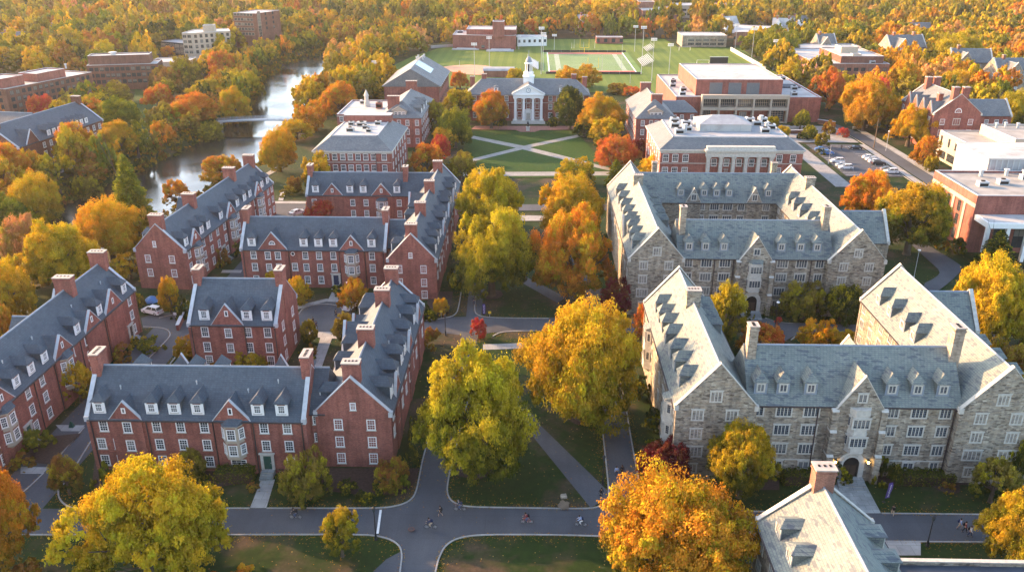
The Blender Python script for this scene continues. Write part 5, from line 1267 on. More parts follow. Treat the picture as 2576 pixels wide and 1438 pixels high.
# right hand street, car park and plaza
sheet('street', [(122.2, 240), (127.8, 240), (128.2, 300), (127.5, 326), (121, 350), (108, 378), (104.5, 376), (116, 348), (122.3, 324), (123, 300)], A, 'street running up the right side past the car park', 'road', px=False)
sheet('pavement', [(119.2, 244), (121.2, 244), (122, 306), (120, 306)], C_, 'pavement on the car park side of the street', 'pavement', px=False)
sheet('pavement', [(128.6, 244), (130.8, 244), (131, 300), (130.5, 328), (128, 332), (128.6, 300)], C_, 'pavement on the far side of the street', 'pavement', px=False)
sheet('car_park', [(100.5, 262), (118.4, 262), (118.4, 306), (100.5, 306)], A, 'asphalt car park with white bay lines', 'car park', px=False)
sheet('plaza', [(84, 309), (121, 309), (121, 337), (84, 341)], 'paving', 'grey paved plaza before the sports building', 'plaza', px=False)
sheet('pavement', [(93, 250), (98.5, 250), (98.5, 309), (93, 309)], 'paving', 'grey walk left of the car park', 'pavement', px=False)
m = MB()
for k in range(15):
    y = 264+k*2.75
    for x0, x1 in ((100.9, 105.4), (113.6, 118.2)):
        m.add([(x0, y, ZS[0]+.006), (x1, y, ZS[0]+.006), (x1, y+.14, ZS[0]+.006), (x0, y+.14, ZS[0]+.006)], [(0, 1, 2, 3)], 'paint_white')
tag(m.obj('parking_marking'), 'white bay lines painted on the car park', 'marking', kind='structure')
m = MB(); q = [at(*p) for p in ((947, 1344), (953, 1344), (961, 1284), (955, 1284))]; m.add([(*p, ZS[0]+.01) for p in q], [(0, 1, 2, 3)], 'paint_white'); tag(m.obj('stop_line'), 'white stop line across the front road', 'marking', kind='structure')
# west bank paths
sheet('path', [(346, 365), (395, 312), (364, 295), (404, 291), (402, 310), (384, 334), (358, 368)], 'paving', 'grey path curling through the west bank lawn', 'path', smooth=1)
sheet('path', [(-30, 416), (140, 432), (250, 390), (347, 366), (358, 370), (250, 400), (140, 442), (-30, 426)], 'paving', 'grey riverside path on the west bank', 'path')
sheet('west_lawn', [(330, 378), (420, 300), (420, 245), (340, 225), (330, 300)], 'quad_lawn', 'green lawn on the west bank', 'lawn', z=.008)
# playing fields
sheet('playing_field', [(-88, 462), (-76, 540), (-62, 585), (-5, 592), (8, 632), (96, 636), (98, 588), (140, 586), (132, 410), (60, 408), (-40, 425)], 'pitch', 'wide mown playing fields', 'field', px=False, z=.009)
sheet('baseball_infield', [(-31.7, 462), (-50, 480), (-54, 492), (-47, 500), (-36, 503), (-25, 498), (-20, 486), (-22, 472)], 'clay', 'tan clay infield of the ball diamond', 'field', px=False, smooth=1)
sheet('football_field', [(5, 473), (61, 473), (61, 559), (5, 559)], 'turf', 'green football field with white lines', 'field', px=False)
sheet('end_zone', [(9, 550), (57, 550), (57, 558), (9, 558)], 'track_red', 'red far end zone', 'field', px=False)
sheet('end_zone', [(9, 474), (57, 474), (57, 481), (9, 481)], 'track_red', 'red near end zone', 'field', px=False)
zl = ZS[0]+.006
m = MB()
for k in range(16):
    y = 481+k*4.6; m.add([(9, y, zl), (57, y, zl), (57, y+.35, zl), (9, y+.35, zl)], [(0, 1, 2, 3)], 'paint_white')
for x in (8.6, 57): m.add([(x, 474, zl+.004), (x+.7, 474, zl+.004), (x+.7, 558, zl+.004), (x, 558, zl+.004)], [(0, 1, 2, 3)], 'paint_white')
for k in range(15):
    for x in (13, 50): 
        y = 483+k*4.6; m.add([(x, y, zl+.004), (x+3., y, zl+.004), (x+3., y+1.1, zl+.004), (x, y+1.1, zl+.004)], [(0, 1, 2, 3)], 'paint_white')
tag(m.obj('field_marking'), 'white yard lines on the football field', 'marking', kind='structure')
# kerbs
for p in ([(213, 1279), (185, 1279), (160, 1268), (146, 1248), (148, 1226), (164, 1215), (235, 1100)], [(200, 1279), (400, 1279), (628, 1278)], [(671, 1278), (861, 1278), (960, 1278), (1000, 1272), (1028, 1262), (1046, 1243), (1056, 1192), (1066, 1142), (1110, 1000)],
          [(1205, 900), (1135, 1170), (1127, 1210), (1124, 1236), (1132, 1257), (1150, 1268), (1180, 1275), (1300, 1277), (1480, 1280), (1510, 1274), (1528, 1262), (1533, 1243), (1520, 1120), (1505, 985), (1470, 745)],
          [(1520, 740), (1566, 972), (1590, 1120), (1608, 1212), (1615, 1260)], [(-60, 1345), (400, 1345), (905, 1344), (955, 1348), (996, 1362), (1013, 1386), (1006, 1440)], [(1093, 1450), (1097, 1430), (1104, 1402), (1122, 1368), (1160, 1350), (1220, 1344), (1400, 1345), (1530, 1349)],
          [(2180, 1361), (2500, 1364)], [(1790, 1284), (2095, 1290)], [(2218, 1291), (2480, 1294)], [(-30, 1310), (62, 1236), (110, 1190)], [(125, 1176), (212, 1075)], [(1065, 807), (1130, 799), (1148, 790), (1154, 772), (1160, 735)], [(1197, 745), (1193, 780), (1200, 794), (1240, 800), (1380, 801)], [(1240, 845), (1262, 834), (1345, 832)],
          [(1925, 800), (1960, 813), (2060, 816), (2160, 819)], [(1990, 855), (2005, 843), (2080, 836)], [(362, 914), (424, 852), (430, 838), (415, 825), (360, 822)], [(428, 915), (480, 850)], [(750, 792), (765, 772), (810, 764), (850, 768), (872, 785)], [(400, 800), (440, 790), (482, 782)]):
    kerb(p)
kerb([(119, 246), (119, 306)], px=False, smooth=0); kerb([(128.3, 246), (128.6, 300), (127.9, 326)], px=False); kerb([(121.6, 246), (122.4, 300), (122, 322)], px=False)
# mulch rings
for x, y, r, nm in ((1192, 1180, 2.8, 'big yellow green front lawn tree'), (1462, 1052, 2.3, 'golden orange tree by the stone walk'), (1237, 742, 2.6, 'yellow green lane tree'), (2380, 1225, 2., 'right lawn of the front stone hall')):
    c = at(x, y); sheet('mulch_ring', [(c[0]+r*math.cos(a)*random.uniform(.85, 1.1), c[1]+r*math.sin(a)*random.uniform(.85, 1.1)) for a in np.linspace(0, 2*math.pi, 18)[:-1]], 'mulch', 'dark mulch ring under the '+nm, 'mulch', px=False, keep=False)
# planting beds along the walls
for p, nm in zip(([(805, 1180), (1055, 1180), (1045, 1215), (1010, 1245), (930, 1250), (720, 1225), (700, 1190)], [(240, 1150), (640, 1188), (640, 1212), (480, 1240), (230, 1240)], [(1640, 1150), (1690, 1150), (1960, 1210), (1960, 1235), (1640, 1235)], [(1075, 735), (1140, 735), (1130, 790), (1075, 790)], [(2195, 1195), (2440, 1195), (2440, 1222), (2215, 1225)], [(30, 1160), (130, 1100), (205, 1092), (120, 1170)], [(490, 905), (700, 925), (690, 945), (480, 930)]), ['below the east wing gable', 'before the front brick hall', 'at the west corner of the front stone hall', 'beside the middle hall wing', 'right of the lantern lit arch', 'before the left edge hall', 'before the small brick block']):
    sheet('planting_bed', p, 'mulch', 'mulched planting bed '+nm, 'bed', keep=False)

# ------------------------------------------------------------------ trees
def crown_arrays(seed, nl, nsub, nleaf, leaf, shape='round', droop=.0, flat=1., rough=.55, tn=1.):
    """leaf quads of a crown in unit space: radius about 1, height 0..1 (z scaled later). returns verts, tint"""
    r = np.random.default_rng(seed)
    C = []; RAD = []
    # main limbs' sprays on an uneven envelope
    k = 0
    while len(C) < nl:
        k += 1
        u = r.uniform(-1, 1); th = r.uniform(0, 2*np.pi); s_ = np.sqrt(1-u*u)
        d = np.array([s_*np.cos(th), s_*np.sin(th), u])
        if shape == 'round':
            if d[2] < -.55: continue
            e = .62+.10*r.standard_normal()
            p = np.array([d[0]*e, d[1]*e, .50+d[2]*e*.58]); rad = r.uniform(.22, .36)
        elif shape == 'broad':
            if d[2] < -.35: continue
            e = .66+.13*r.standard_normal()
            p = np.array([d[0]*e, d[1]*e, .42+d[2]*e*.68]); rad = r.uniform(.18, .33)
        elif shape == 'oval':
            z = r.uniform(.05, .97); rr = np.sin(np.pi*min(1, (z*.86+.12)))**.7*.66*(1+.14*r.standard_normal())
            p = np.array([np.cos(th)*rr, np.sin(th)*rr, z*.92+.02]); rad = r.uniform(.2, .34)*(1 if z < .8 else .75)
        elif shape == 'tall':
            z = r.uniform(.03, .97); rr = (.75*np.sin(np.pi*min(1, z*.75+.2))**.8)*(1+.16*r.standard_normal())*.85
            p = np.array([np.cos(th)*rr, np.sin(th)*rr, z*.93+.02]); rad = r.uniform(.22, .36)
        if shape != 'tall' and len(C) % 4 == 3:      # tufts standing out of the general outline
            p = np.array([p[0]*1.28, p[1]*1.28, .45+(p[2]-.45)*1.22]); rad *= .62
        if any(np.linalg.norm((p-c)*[1, 1, 1.3]) < .14 for c in C) and k < 4000: continue
        C.append(p); RAD.append(rad)
    V = []; T = []
    for c, rad in zip(C, RAD):
        hue = r.uniform(0, 1); lum = r.uniform(.25, .75)
        for j in range(nsub):
            if r.uniform() < .10: continue
            u = r.uniform(-.45, 1); th = r.uniform(0, 2*np.pi); s_ = np.sqrt(1-u*u)
            d = np.array([s_*np.cos(th), s_*np.sin(th), u])
            out = c-np.array([0, 0, .45]); out /= np.linalg.norm(out)+1e-6
            d = d+out*.45; d /= np.linalg.norm(d)
            sc = c+d*rad*r.uniform(.62, 1.12)*np.array([1, 1, .85*flat]); sr = rad*r.uniform(.22, .38)
            n = nleaf
            q = r.standard_normal((n, 3)); q /= np.linalg.norm(q, axis=1)[:, None]
            q[:, 2] = np.where(q[:, 2] < -.3, -q[:, 2], q[:, 2])
            rr_ = r.uniform(.55, 1.12, n)[:, None]
            pos = sc+q*rr_*sr*np.array([1.1, 1.1, .8*flat])+d*(np.abs(q[:, 2:3])*sr*.5); pos += np.where(r.uniform(size=(n, 1)) < .06, r.uniform(.01, .04, (n, 1)), 0)*(d+q*.6)
            nrm = q*.9+r.standard_normal((n, 3))*rough+d*.4; nrm /= np.linalg.norm(nrm, axis=1)[:, None]
            a = np.cross(nrm, r.standard_normal((n, 3))); a /= np.linalg.norm(a, axis=1)[:, None]; b = np.cross(nrm, a)
            ls = leaf*r.uniform(.65, 1.35, n)[:, None]
            quad = np.stack([pos-a*ls, pos-b*ls*.62+nrm*ls*.15, pos+a*ls, pos+b*ls*.62+nrm*ls*.15], 1)
            V.append(quad)
            h_ = np.clip(hue*.55+.2+r.normal(0, .10*tn, n)+r.normal(0, .17*tn), 0, 1); l_ = np.clip(lum*.5+.25+r.normal(0, .12, n)+r.normal(0, .08), 0, 1)
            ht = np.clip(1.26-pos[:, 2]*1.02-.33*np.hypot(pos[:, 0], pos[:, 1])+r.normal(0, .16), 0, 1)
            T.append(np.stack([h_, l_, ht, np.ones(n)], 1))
    V = np.concatenate(V); T = np.concatenate(T)
    z0, z1 = np.percentile(V[..., 2], 1.), np.percentile(V[..., 2], 99.6); rr = np.percentile(np.hypot(V[..., 0], V[..., 1]), 97)
    for i in (0, 1): V[..., i] -= (np.percentile(V[..., i], 1.5)+np.percentile(V[..., i], 98.5))/2
    rr = np.percentile(np.hypot(V[..., 0], V[..., 1]), 97)
    V[..., 2] = (V[..., 2]-z0)/(z1-z0); V[..., :2] /= rr
    return V, T
def conifer_arrays(seed, tiers, per, leaf):
    r = np.random.default_rng(seed); V = []; T = []
    for t in range(tiers):
        z = .08+.9*(t/tiers)**.9; R_ = (1-z)**.8*.95+.05
        nb = max(4, int(9*(1-z)+4))
        for k in range(nb):
            th = 2*np.pi*(k+r.uniform(-.3, .3))/nb+t; L_ = R_*r.uniform(.7, 1.1); n = max(8, int(per*L_))
            s_ = r.uniform(.08, 1, n)**.7; w_ = (1.05-s_*.75)*.2*R_+.02
            side = r.uniform(-1, 1, n)*w_
            pos = np.stack([np.cos(th)*s_*L_-np.sin(th)*side, np.sin(th)*s_*L_+np.cos(th)*side, z+.03*s_-.07*s_*s_+r.normal(0, .012, n)], 1)
            nrm = np.stack([np.cos(th)*.4+r.normal(0, .4, n), np.sin(th)*.4+r.normal(0, .4, n), np.ones(n)], 1); nrm /= np.linalg.norm(nrm, axis=1)[:, None]
            a = np.stack([np.cos(th)+r.normal(0, .3, n), np.sin(th)+r.normal(0, .3, n), r.normal(0, .3, n)], 1); a /= np.linalg.norm(a, axis=1)[:, None]; b = np.cross(nrm, a)
            ls = leaf*r.uniform(.7, 1.4, n)[:, None]; zz = np.array([1, 1, .5])
            V.append(np.stack([pos-a*ls*zz, pos-b*ls*.45, pos+a*ls*zz, pos+b*ls*.45], 1))
            h0 = r.uniform(.2, .8); T.append(np.stack([np.clip(h0+r.normal(0, .12, n), 0, 1), np.clip(.5+.25*(s_-.5)+r.normal(0, .12, n), 0, 1), r.uniform(0, 1, n)*.6, np.ones(n)], 1))
    return np.concatenate(V), np.concatenate(T)
def quads_mesh(name, V, T, mat, extra=None):
    n = len(V); me = bpy.data.meshes.new(name)
    me.vertices.add(4*n); me.vertices.foreach_set('co', V.reshape(-1).astype(np.float32))
    me.loops.add(4*n); me.loops.foreach_set('vertex_index', np.arange(4*n, dtype=np.int32))
    me.polygons.add(n); me.polygons.foreach_set('loop_start', np.arange(0, 4*n, 4, dtype=np.int32)); me.polygons.foreach_set('loop_total', np.full(n, 4, np.int32))
    me.update(calc_edges=True)
    a = me.attributes.new('tint', 'FLOAT_COLOR', 'POINT'); a.data.foreach_set('color', np.repeat(T, 4, 0).reshape(-1).astype(np.float32))
    if extra is not None:
        a = me.attributes.new('leaf_colour', 'FLOAT_COLOR', 'POINT'); a.data.foreach_set('color', np.repeat(extra, 4, 0).reshape(-1).astype(np.float32))
    me.materials.append(MT[mat]); return me
def trunk_mesh(seed, split=.32, n=7, top=.75, r0=.055):
    r = random.Random(seed); m = MB()
    def limb(p, d, L, rad, depth):
        segs = 3; q = Vector(p); d = Vector(d).normalized()
        for i in range(segs):
            e = (d+Vector((r.uniform(-.22, .22), r.uniform(-.22, .22), r.uniform(-.05, .2)))).normalized(); q2 = q+e*L/segs
            m.tube(q, q2, rad*(1-.25*i), rad*(1-.25*(i+1)), 'bark', 6); q = q2; d = e
        if depth:
            for _ in range(3 if depth > 1 else 2):
                limb(q, d+Vector((r.uniform(-.9, .9), r.uniform(-.9, .9), r.uniform(-.1, .5))), L*.62, rad*.34, depth-1)
    m.cyl(0, 0, -.06, .03, r0*1.9, r0*1.15, 'bark', 9); m.cyl(0, 0, .03, split, r0*1.15, r0*.8, 'bark', 9)
    for k in range(n):
        a = 2*math.pi*k/n+r.uniform(-.3, .3); limb((0, 0, split-.03), (math.cos(a)*r.uniform(.5, 1.1), math.sin(a)*r.uniform(.5, 1.1), r.uniform(.45, .8)), .34, r0*.5, 1)
    limb((0, 0, split-.02), (0, 0, 1), top-split, r0*.7, 1)
    return m.mesh('trunk')
def crown(name, *a, **k):
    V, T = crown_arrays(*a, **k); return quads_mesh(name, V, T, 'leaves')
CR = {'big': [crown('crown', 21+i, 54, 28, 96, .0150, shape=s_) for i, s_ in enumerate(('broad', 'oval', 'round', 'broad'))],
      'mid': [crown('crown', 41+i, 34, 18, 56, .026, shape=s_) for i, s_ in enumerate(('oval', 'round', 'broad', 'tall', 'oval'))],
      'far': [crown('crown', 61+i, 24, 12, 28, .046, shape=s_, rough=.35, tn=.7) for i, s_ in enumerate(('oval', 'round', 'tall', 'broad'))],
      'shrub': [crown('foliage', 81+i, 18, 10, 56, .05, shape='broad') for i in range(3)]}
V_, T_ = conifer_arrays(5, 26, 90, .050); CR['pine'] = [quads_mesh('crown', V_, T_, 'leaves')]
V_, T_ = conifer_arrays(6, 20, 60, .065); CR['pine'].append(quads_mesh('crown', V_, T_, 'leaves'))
TRK = [trunk_mesh(i) for i in range(4)]; TRKP = trunk_mesh(9, .2, 4, .97, .035)
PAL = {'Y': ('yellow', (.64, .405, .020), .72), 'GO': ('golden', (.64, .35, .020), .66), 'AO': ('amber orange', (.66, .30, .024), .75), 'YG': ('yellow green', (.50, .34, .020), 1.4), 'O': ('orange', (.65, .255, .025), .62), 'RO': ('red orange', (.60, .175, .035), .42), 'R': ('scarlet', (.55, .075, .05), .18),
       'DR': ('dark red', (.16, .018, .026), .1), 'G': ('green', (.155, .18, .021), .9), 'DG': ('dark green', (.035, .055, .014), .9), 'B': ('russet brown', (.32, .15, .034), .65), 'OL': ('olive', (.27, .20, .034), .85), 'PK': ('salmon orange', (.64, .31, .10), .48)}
TREES = []      # dicts
def T(x, yb, yt, wpx, colour, kind='mid', label=None, seed=None, base=None):
    X, Y = at(x, yb); zlo, zhi = .3, 60.
    for _ in range(40):
        zm = (zlo+zhi)/2
        if proj(X, Y, zm)[1] > yt: zlo = zm
        else: zhi = zm
    # crown leans towards us in the picture: its top sits a little behind the very highest pixel
    d = proj(X, Y, zlo*.6)[2]
    TREES.append(dict(X=X, Y=Y, h=zlo*.97-(.10*wpx*d/F if kind != 'pine' else 0), r=wpx*d/F/2, c=colour, k=kind, label=label, seed=seed))
# front row
T(395, 1478, 1135, 405, 'Y', 'big', 'big yellow maple with orange top at the bottom left, hiding part of the road', 0)
T(8, 1452, 1158, 215, 'O', 'big', 'orange brown tree cut by the left edge beside the front road', 1)
T(1690, 1478, 1182, 390, 'AO', 'big', 'big bright orange maple beside the corner stone house', 2)
T(1192, 1184, 838, 305, 'YG', 'big', 'big yellow green tree in a mulch ring on the front lawn', 0)
T(1462, 1054, 742, 292, 'GO', 'big', 'big golden orange tree in a mulch ring beside the stone walk', 2)
T(862, 1398, 1276, 96, 'YG', 'mid', 'small yellow green tree below the front road left of the white stop line', 0)
T(2545, 1420, 1238, 175, 'YG', 'big', 'yellow green tree cut by the right edge below the front road', 2)
T(1858, 1248, 1058, 172, 'YG', 'big', 'pear shaped yellow green tree before the front stone hall', 1)
T(1664, 1205, 1092, 140, 'DR', 'mid', 'dark red tree at the corner of the front stone hall', 1)
T(2490, 1262, 1146, 112, 'OL', 'mid', 'olive tree on the right lawn of the front stone hall', 0)
T(2562, 1215, 1082, 90, 'DG', 'mid', 'dark green tree at the right edge against the front stone hall', 1)
T(176, 1242, 1138, 82, 'B', 'mid', 'russet tree in the corner bed left of the front brick hall', 3)
T(484, 1205, 1126, 74, 'OL', 'mid', 'olive tree behind the big yellow maple at the brick wall', 3)
T(780, 1252, 1128, 128, 'OL', 'mid', 'loose olive brown tree right of the green door', 2)
T(980, 1222, 1148, 96, 'B', 'mid', 'reddish brown little tree at the corner of the east wing', 2)
T(205, 1010, 905, 80, 'GO', 'mid', 'golden tree between the left edge hall and the front brick hall', 0)
# middle
T(1237, 745, 502, 205, 'YG', 'big', 'big yellow green tree beside the lane, right of the middle hall wing', 3)
T(1450, 748, 492, 215, 'O', 'big', 'big orange tree left of the closed stone quadrangle', 0)
T(1236, 612, 410, 158, 'Y', 'big', 'tall yellow tree behind the big yellow green one', 1)
T(1436, 600, 428, 165, 'GO', 'big', 'golden tree behind the big orange one', 2)
T(1204, 852, 796, 40, 'R', 'mid', 'small scarlet tree at the cross lane corner', 0)
T(1816, 872, 698, 108, 'YG', 'mid', 'tall yellow green tree in the stone court beside the west wing', 3)
T(1915, 884, 810, 120, 'RO', 'mid', 'red orange tree in the stone court', 1)
T(2058, 880, 797, 98, 'GO', 'mid', 'golden tree in the stone court', 2)
T(2128, 884, 828, 84, 'YG', 'mid', 'lower yellow green tree in the stone court', 0)
T(2020, 802, 700, 112, 'OL', 'mid', 'dark olive tree before the closed stone quadrangle', 2)
T(2112, 806, 704, 100, 'DG', 'mid', 'dark green tree before the closed stone quadrangle', 1)
T(1772, 760, 690, 60, 'DG', 'mid', 'dark green tree left of the second arched doorway', 3)
T(1560, 782, 690, 96, 'DR', 'mid', 'dark red tree at the west wall of the closed stone quadrangle', 2)
T(1622, 868, 752, 64, 'RO', 'mid', 'red tree squeezed behind the west wing of the front stone hall', 0)
T(2468, 892, 632, 196, 'Y', 'big', 'big yellow tree right of the stone court', 2)
T(2566, 870, 745, 120, 'YG', 'mid', 'yellow green tree cut by the right edge beside the big yellow tree', 0)
T(2556, 990, 850, 150, 'B', 'mid', 'russet tree at the right edge behind the front stone hall', 1)
T(2280, 640, 440, 190, 'YG', 'big', 'big yellow green tree right of the closed stone quadrangle', 1)
T(2168, 560, 416, 128, 'O', 'big', 'orange tree below the car park', 3)
T(2500, 668, 572, 110, 'DG', 'pine', 'dark green fir before the white canopy', 0)
T(2340, 590, 500, 60, 'B', 'mid', 'russet shrubby tree by the wall of the canopied building', 1)
T(890, 778, 697, 74, 'O', 'mid', 'orange tree in the forecourt of the middle brick hall', 1)
T(756, 768, 690, 58, 'Y', 'mid', 'thin yellow tree left of the blue door', 3)
T(692, 735, 678, 46, 'GO', 'mid', 'golden sapling at the wall of the middle brick hall', 0)
T(432, 790, 690, 54, 'GO', 'mid', 'golden tree at the near gable of the riverside hall', 3)
T(635, 934, 872, 88, 'YG', 'mid', 'yellow green bushy tree before the small brick block', 2)
T(478, 900, 838, 66, 'GO', 'mid', 'golden tree at the left corner of the small brick block', 2)
T(780, 862, 800, 42, 'YG', 'mid', 'yellow green sapling right of the small brick block', 3)
T(868, 860, 780, 60, 'OL', 'mid', 'olive tree against the west slope of the long wing', 3)
T(1108, 788, 744, 42, 'GO', 'mid', 'golden little tree by the middle hall gable', 1)
T(815, 566, 484, 92, 'R', 'mid', 'scarlet tree behind the middle brick hall', 1)
T(800, 482, 376, 92, 'YG', 'mid', 'yellow green tree before the flat decked hall', 2)
T(742, 484, 440, 40, 'B', 'mid', 'russet tree at the left corner of the flat decked hall', 0)
T(1074, 450, 350, 84, 'O', 'mid', 'orange tree right of the flat decked hall', 0)
T(1108, 402, 335, 52, 'R', 'mid', 'scarlet tree right of the flat decked hall', 1)
T(1122, 380, 310, 62, 'GO', 'mid', 'golden tree at the left edge of the quad', 0)
T(1160, 452, 376, 76, 'OL', 'mid', 'olive tree at the near left corner of the quad', 1)
T(1146, 372, 264, 82, 'G', 'big', 'big green tree at the left edge of the quad', 2)
T(1100, 332, 246, 66, 'OL', 'mid', 'olive tree right of the hipped hall', 1)
T(1152, 306, 214, 84, 'YG', 'mid', 'yellow green tree behind the big green tree by the quad', 0)
T(1236, 324, 218, 86, 'O', 'big', 'orange tree at the left front of the cupola hall', 1)
T(1434, 326, 208, 80, 'DG', 'big', 'dark green tree at the right front of the cupola hall', 1)
T(1508, 342, 220, 124, 'GO', 'big', 'broad golden tree at the right edge of the quad', 0)
T(1470, 345, 292, 56, 'DG', 'mid', 'dark green low tree at the far right corner of the quad', 2)
T(1522, 378, 288, 82, 'Y', 'mid', 'yellow tree at the right edge of the quad', 0)
T(1550, 424, 332, 110, 'RO', 'big', 'red orange tree at the right edge of the quad', 2)
T(1612, 400, 345, 60, 'DR', 'mid', 'dark red tree left of the columned hall', 1)
T(1452, 470, 388, 104, 'YG', 'mid', 'yellow green tree at the near edge of the quad', 2)
T(1680, 462, 372, 150, 'Y', 'big', 'yellow tree before the left end of the columned hall', 3)
T(1548, 468, 396, 66, 'G', 'pine', 'green fir left of the closed stone quadrangle', 1)
T(1446, 222, 150, 124, 'GO', 'mid', 'broad golden tree behind the right end of the cupola hall', 2)
T(1297, 204, 168, 44, 'Y', 'mid', 'yellow tree behind the cupola hall roof', 1)
T(1158, 222, 175, 48, 'RO', 'mid', 'red orange tree between gymnasium and cupola hall', 1)
T(976, 262, 198, 78, 'YG', 'mid', 'yellow green tree before the gymnasium', 0)
T(1070, 258, 204, 66, 'GO', 'mid', 'golden tree before the right corner of the gymnasium', 1)
T(920, 252, 163, 50, 'G', 'mid', 'dark and tall green tree left of the gymnasium', 3)
T(1556, 236, 204, 60, 'B', 'mid', 'russet tree behind the right end of the cupola hall', 1)
T(1590, 246, 212, 48, 'RO', 'mid', 'red orange tree left of the sports building', 0)
# right middle
T(2180, 320, 184, 96, 'R', 'big', 'scarlet tree beside the laboratory building', 1)
T(2078, 280, 158, 92, 'RO', 'big', 'red orange tree beside the laboratory building', 0)
T(2170, 330, 178, 130, 'GO', 'big', 'golden tree right of the scarlet one by the laboratory', 2)
T(1988, 230, 150, 80, 'YG', 'mid', 'yellow green tree left of the laboratory building', 3)
T(2258, 268, 140, 84, 'GO', 'mid', 'golden tree with a bare white stem right of the laboratory', 3)
T(2228, 326, 242, 86, 'Y', 'mid', 'yellow tree at the bend of the street', 1)
T(2282, 368, 250, 112, 'GO', 'big', 'big golden tree before the twin chimney house', 0)
T(2322, 420, 334, 66, 'O', 'mid', 'orange tree at the corner of the cream building', 3)
T(2012, 326, 272, 44, 'G', 'mid', 'round green tree at the right corner of the sports building', 1)
T(1940, 322, 288, 36, 'YG', 'mid', 'small yellow green tree on the plaza, leftmost', 1)
T(1966, 348, 312, 38, 'Y', 'mid', 'small yellow tree on the plaza', 0)
T(2034, 352, 312, 38, 'G', 'mid', 'small green tree on the plaza', 1)
T(2084, 336, 300, 36, 'B', 'mid', 'small russet tree on the plaza', 2)
T(2120, 346, 318, 30, 'R', 'mid', 'small scarlet tree on the plaza', 0)
T(2066, 372, 330, 38, 'OL', 'mid', 'small olive tree at the car park edge', 0)
T(2338, 430, 388, 36, 'YG', 'mid', 'small yellow green tree before the cream building', 1)
T(2540, 338, 218, 96, 'YG', 'big', 'yellow green tree at the right edge above the cream building', 2)
T(2390, 262, 166, 100, 'GO', 'big', 'golden tree behind the twin chimney house', 2)
T(2466, 225, 198, 60, 'O', 'mid', 'orange tree before the gabled mansion', 0)
T(2400, 178, 72, 112, 'YG', 'big', 'tall bright yellow green tree left of the mansions', 2)
T(2570, 180, 92, 70, 'O', 'mid', 'orange tree at the right edge behind the mansions', 1)
T(1900, 144, 72, 90, 'G', 'mid', 'green tree beside the field right of the field house', 0)
T(1958, 160, 62, 104, 'G', 'mid', 'broad green tree left of the laboratory building', 2)
T(2478, 312, 240, 90, 'O', 'mid', 'orange tree below the gabled mansion', 2)
T(2432, 285, 226, 70, 'GO', 'mid', 'golden tree left below the gabled mansion', 0)
T(2520, 290, 228, 80, 'OL', 'mid', 'olive tree below the gabled mansion', 1)
# river and left
EXCL.append([(205, 335), (275, 335), (275, 425), (205, 425)])
T(342, 585, 366, 140, 'G', 'pine', 'tall green pine on the near river bank', 0)
T(285, 655, 488, 165, 'GO', 'big', 'golden green tree on the near river bank beside the pine', 2)
T(150, 735, 532, 200, 'Y', 'big', 'big yellow tree on the near river bank at left', 0)
T(90, 700, 530, 120, 'PK', 'big', 'salmon orange tree behind the big yellow riverside tree', 1)
T(36, 815, 630, 150, 'Y', 'big', 'yellow tree at the left edge above the left hall', 3)
T(12, 870, 760, 80, 'O', 'mid', 'orange tree at the left edge over the left hall roof', 1)
T(330, 700, 630, 90, 'Y', 'shrub', 'yellow bush at the gable of the riverside hall', 1)
T(564, 452, 374, 108, 'O', 'mid', 'orange tree beyond the roof of the riverside hall', 1)
T(448, 520, 440, 66, 'O', 'mid', 'orange tree at the river edge right of the pine', 0)
T(706, 432, 312, 92, 'GO', 'big', 'golden tree on its bare trunk at the riverside path', 2)
T(776, 330, 246, 96, 'O', 'mid', 'orange tree at the near end of the footbridge', 2)
T(748, 352, 290, 84, 'GO', 'mid', 'golden tree at the near end of the footbridge', 1)
T(860, 300, 192, 110, 'O', 'big', 'big orange tree on the east river bank by the hipped hall', 0)
T(20, 480, 352, 120, 'O', 'big', 'orange topped tree at the left edge across the river', 3)
T(92, 540, 384, 130, 'GO', 'big', 'dark golden tree across the river at left', 2)
T(24, 560, 430, 130, 'G', 'big', 'dark green tree across the river at the left edge', 0)
T(198, 424, 300, 102, 'O', 'big', 'orange tree before the long slate roofed hall', 3)
T(302, 404, 294, 106, 'GO', 'big', 'golden brown tree on the west bank lawn', 1)
T(216, 472, 398, 70, 'OL', 'mid', 'olive tree on the west bank below the path', 1)
T(268, 412, 380, 30, 'R', 'mid', 'small scarlet tree on the west bank below the path', 0)
T(108, 300, 230, 70, 'R', 'mid', 'scarlet tree before the flat roofed dormitory', 1)
T(290, 258, 196, 96, 'OL', 'mid', 'broad olive tree before the flat roofed dormitory', 2)
T(238, 286, 226, 80, 'YG', 'mid', 'yellow green tree left in the group on the west lawn', 1)
T(308, 330, 230, 104, 'G', 'big', 'big green tree in the group on the west lawn', 0)
T(276, 312, 250, 64, 'Y', 'mid', 'yellow tree in the group on the west lawn', 1)
T(398, 272, 205, 78, 'RO', 'mid', 'red topped tree on the west lawn', 1)
T(476, 224, 130, 94, 'OL', 'mid', 'broad olive tree above the west lawn', 2)
T(416, 220, 158, 60, 'B', 'mid', 'russet tree above the west lawn', 0)
T(492, 320, 222, 130, 'O', 'big', 'orange tree on the west bank facing the bridge', 1)
T(520, 330, 268, 86, 'OL', 'mid', 'olive tree at the west end of the bridge', 1)
T(524, 262, 190, 92, 'YG', 'big', 'bright yellow green tree on the west bank', 1)
T(592, 290, 178, 110, 'GO', 'big', 'golden tree on the west bank above the bridge', 0)
T(620, 240, 156, 90, 'YG', 'mid', 'yellow green tree on the west bank bend', 2)
T(566, 200, 120, 74, 'RO', 'mid', 'red topped tree on the west bank bend', 1)
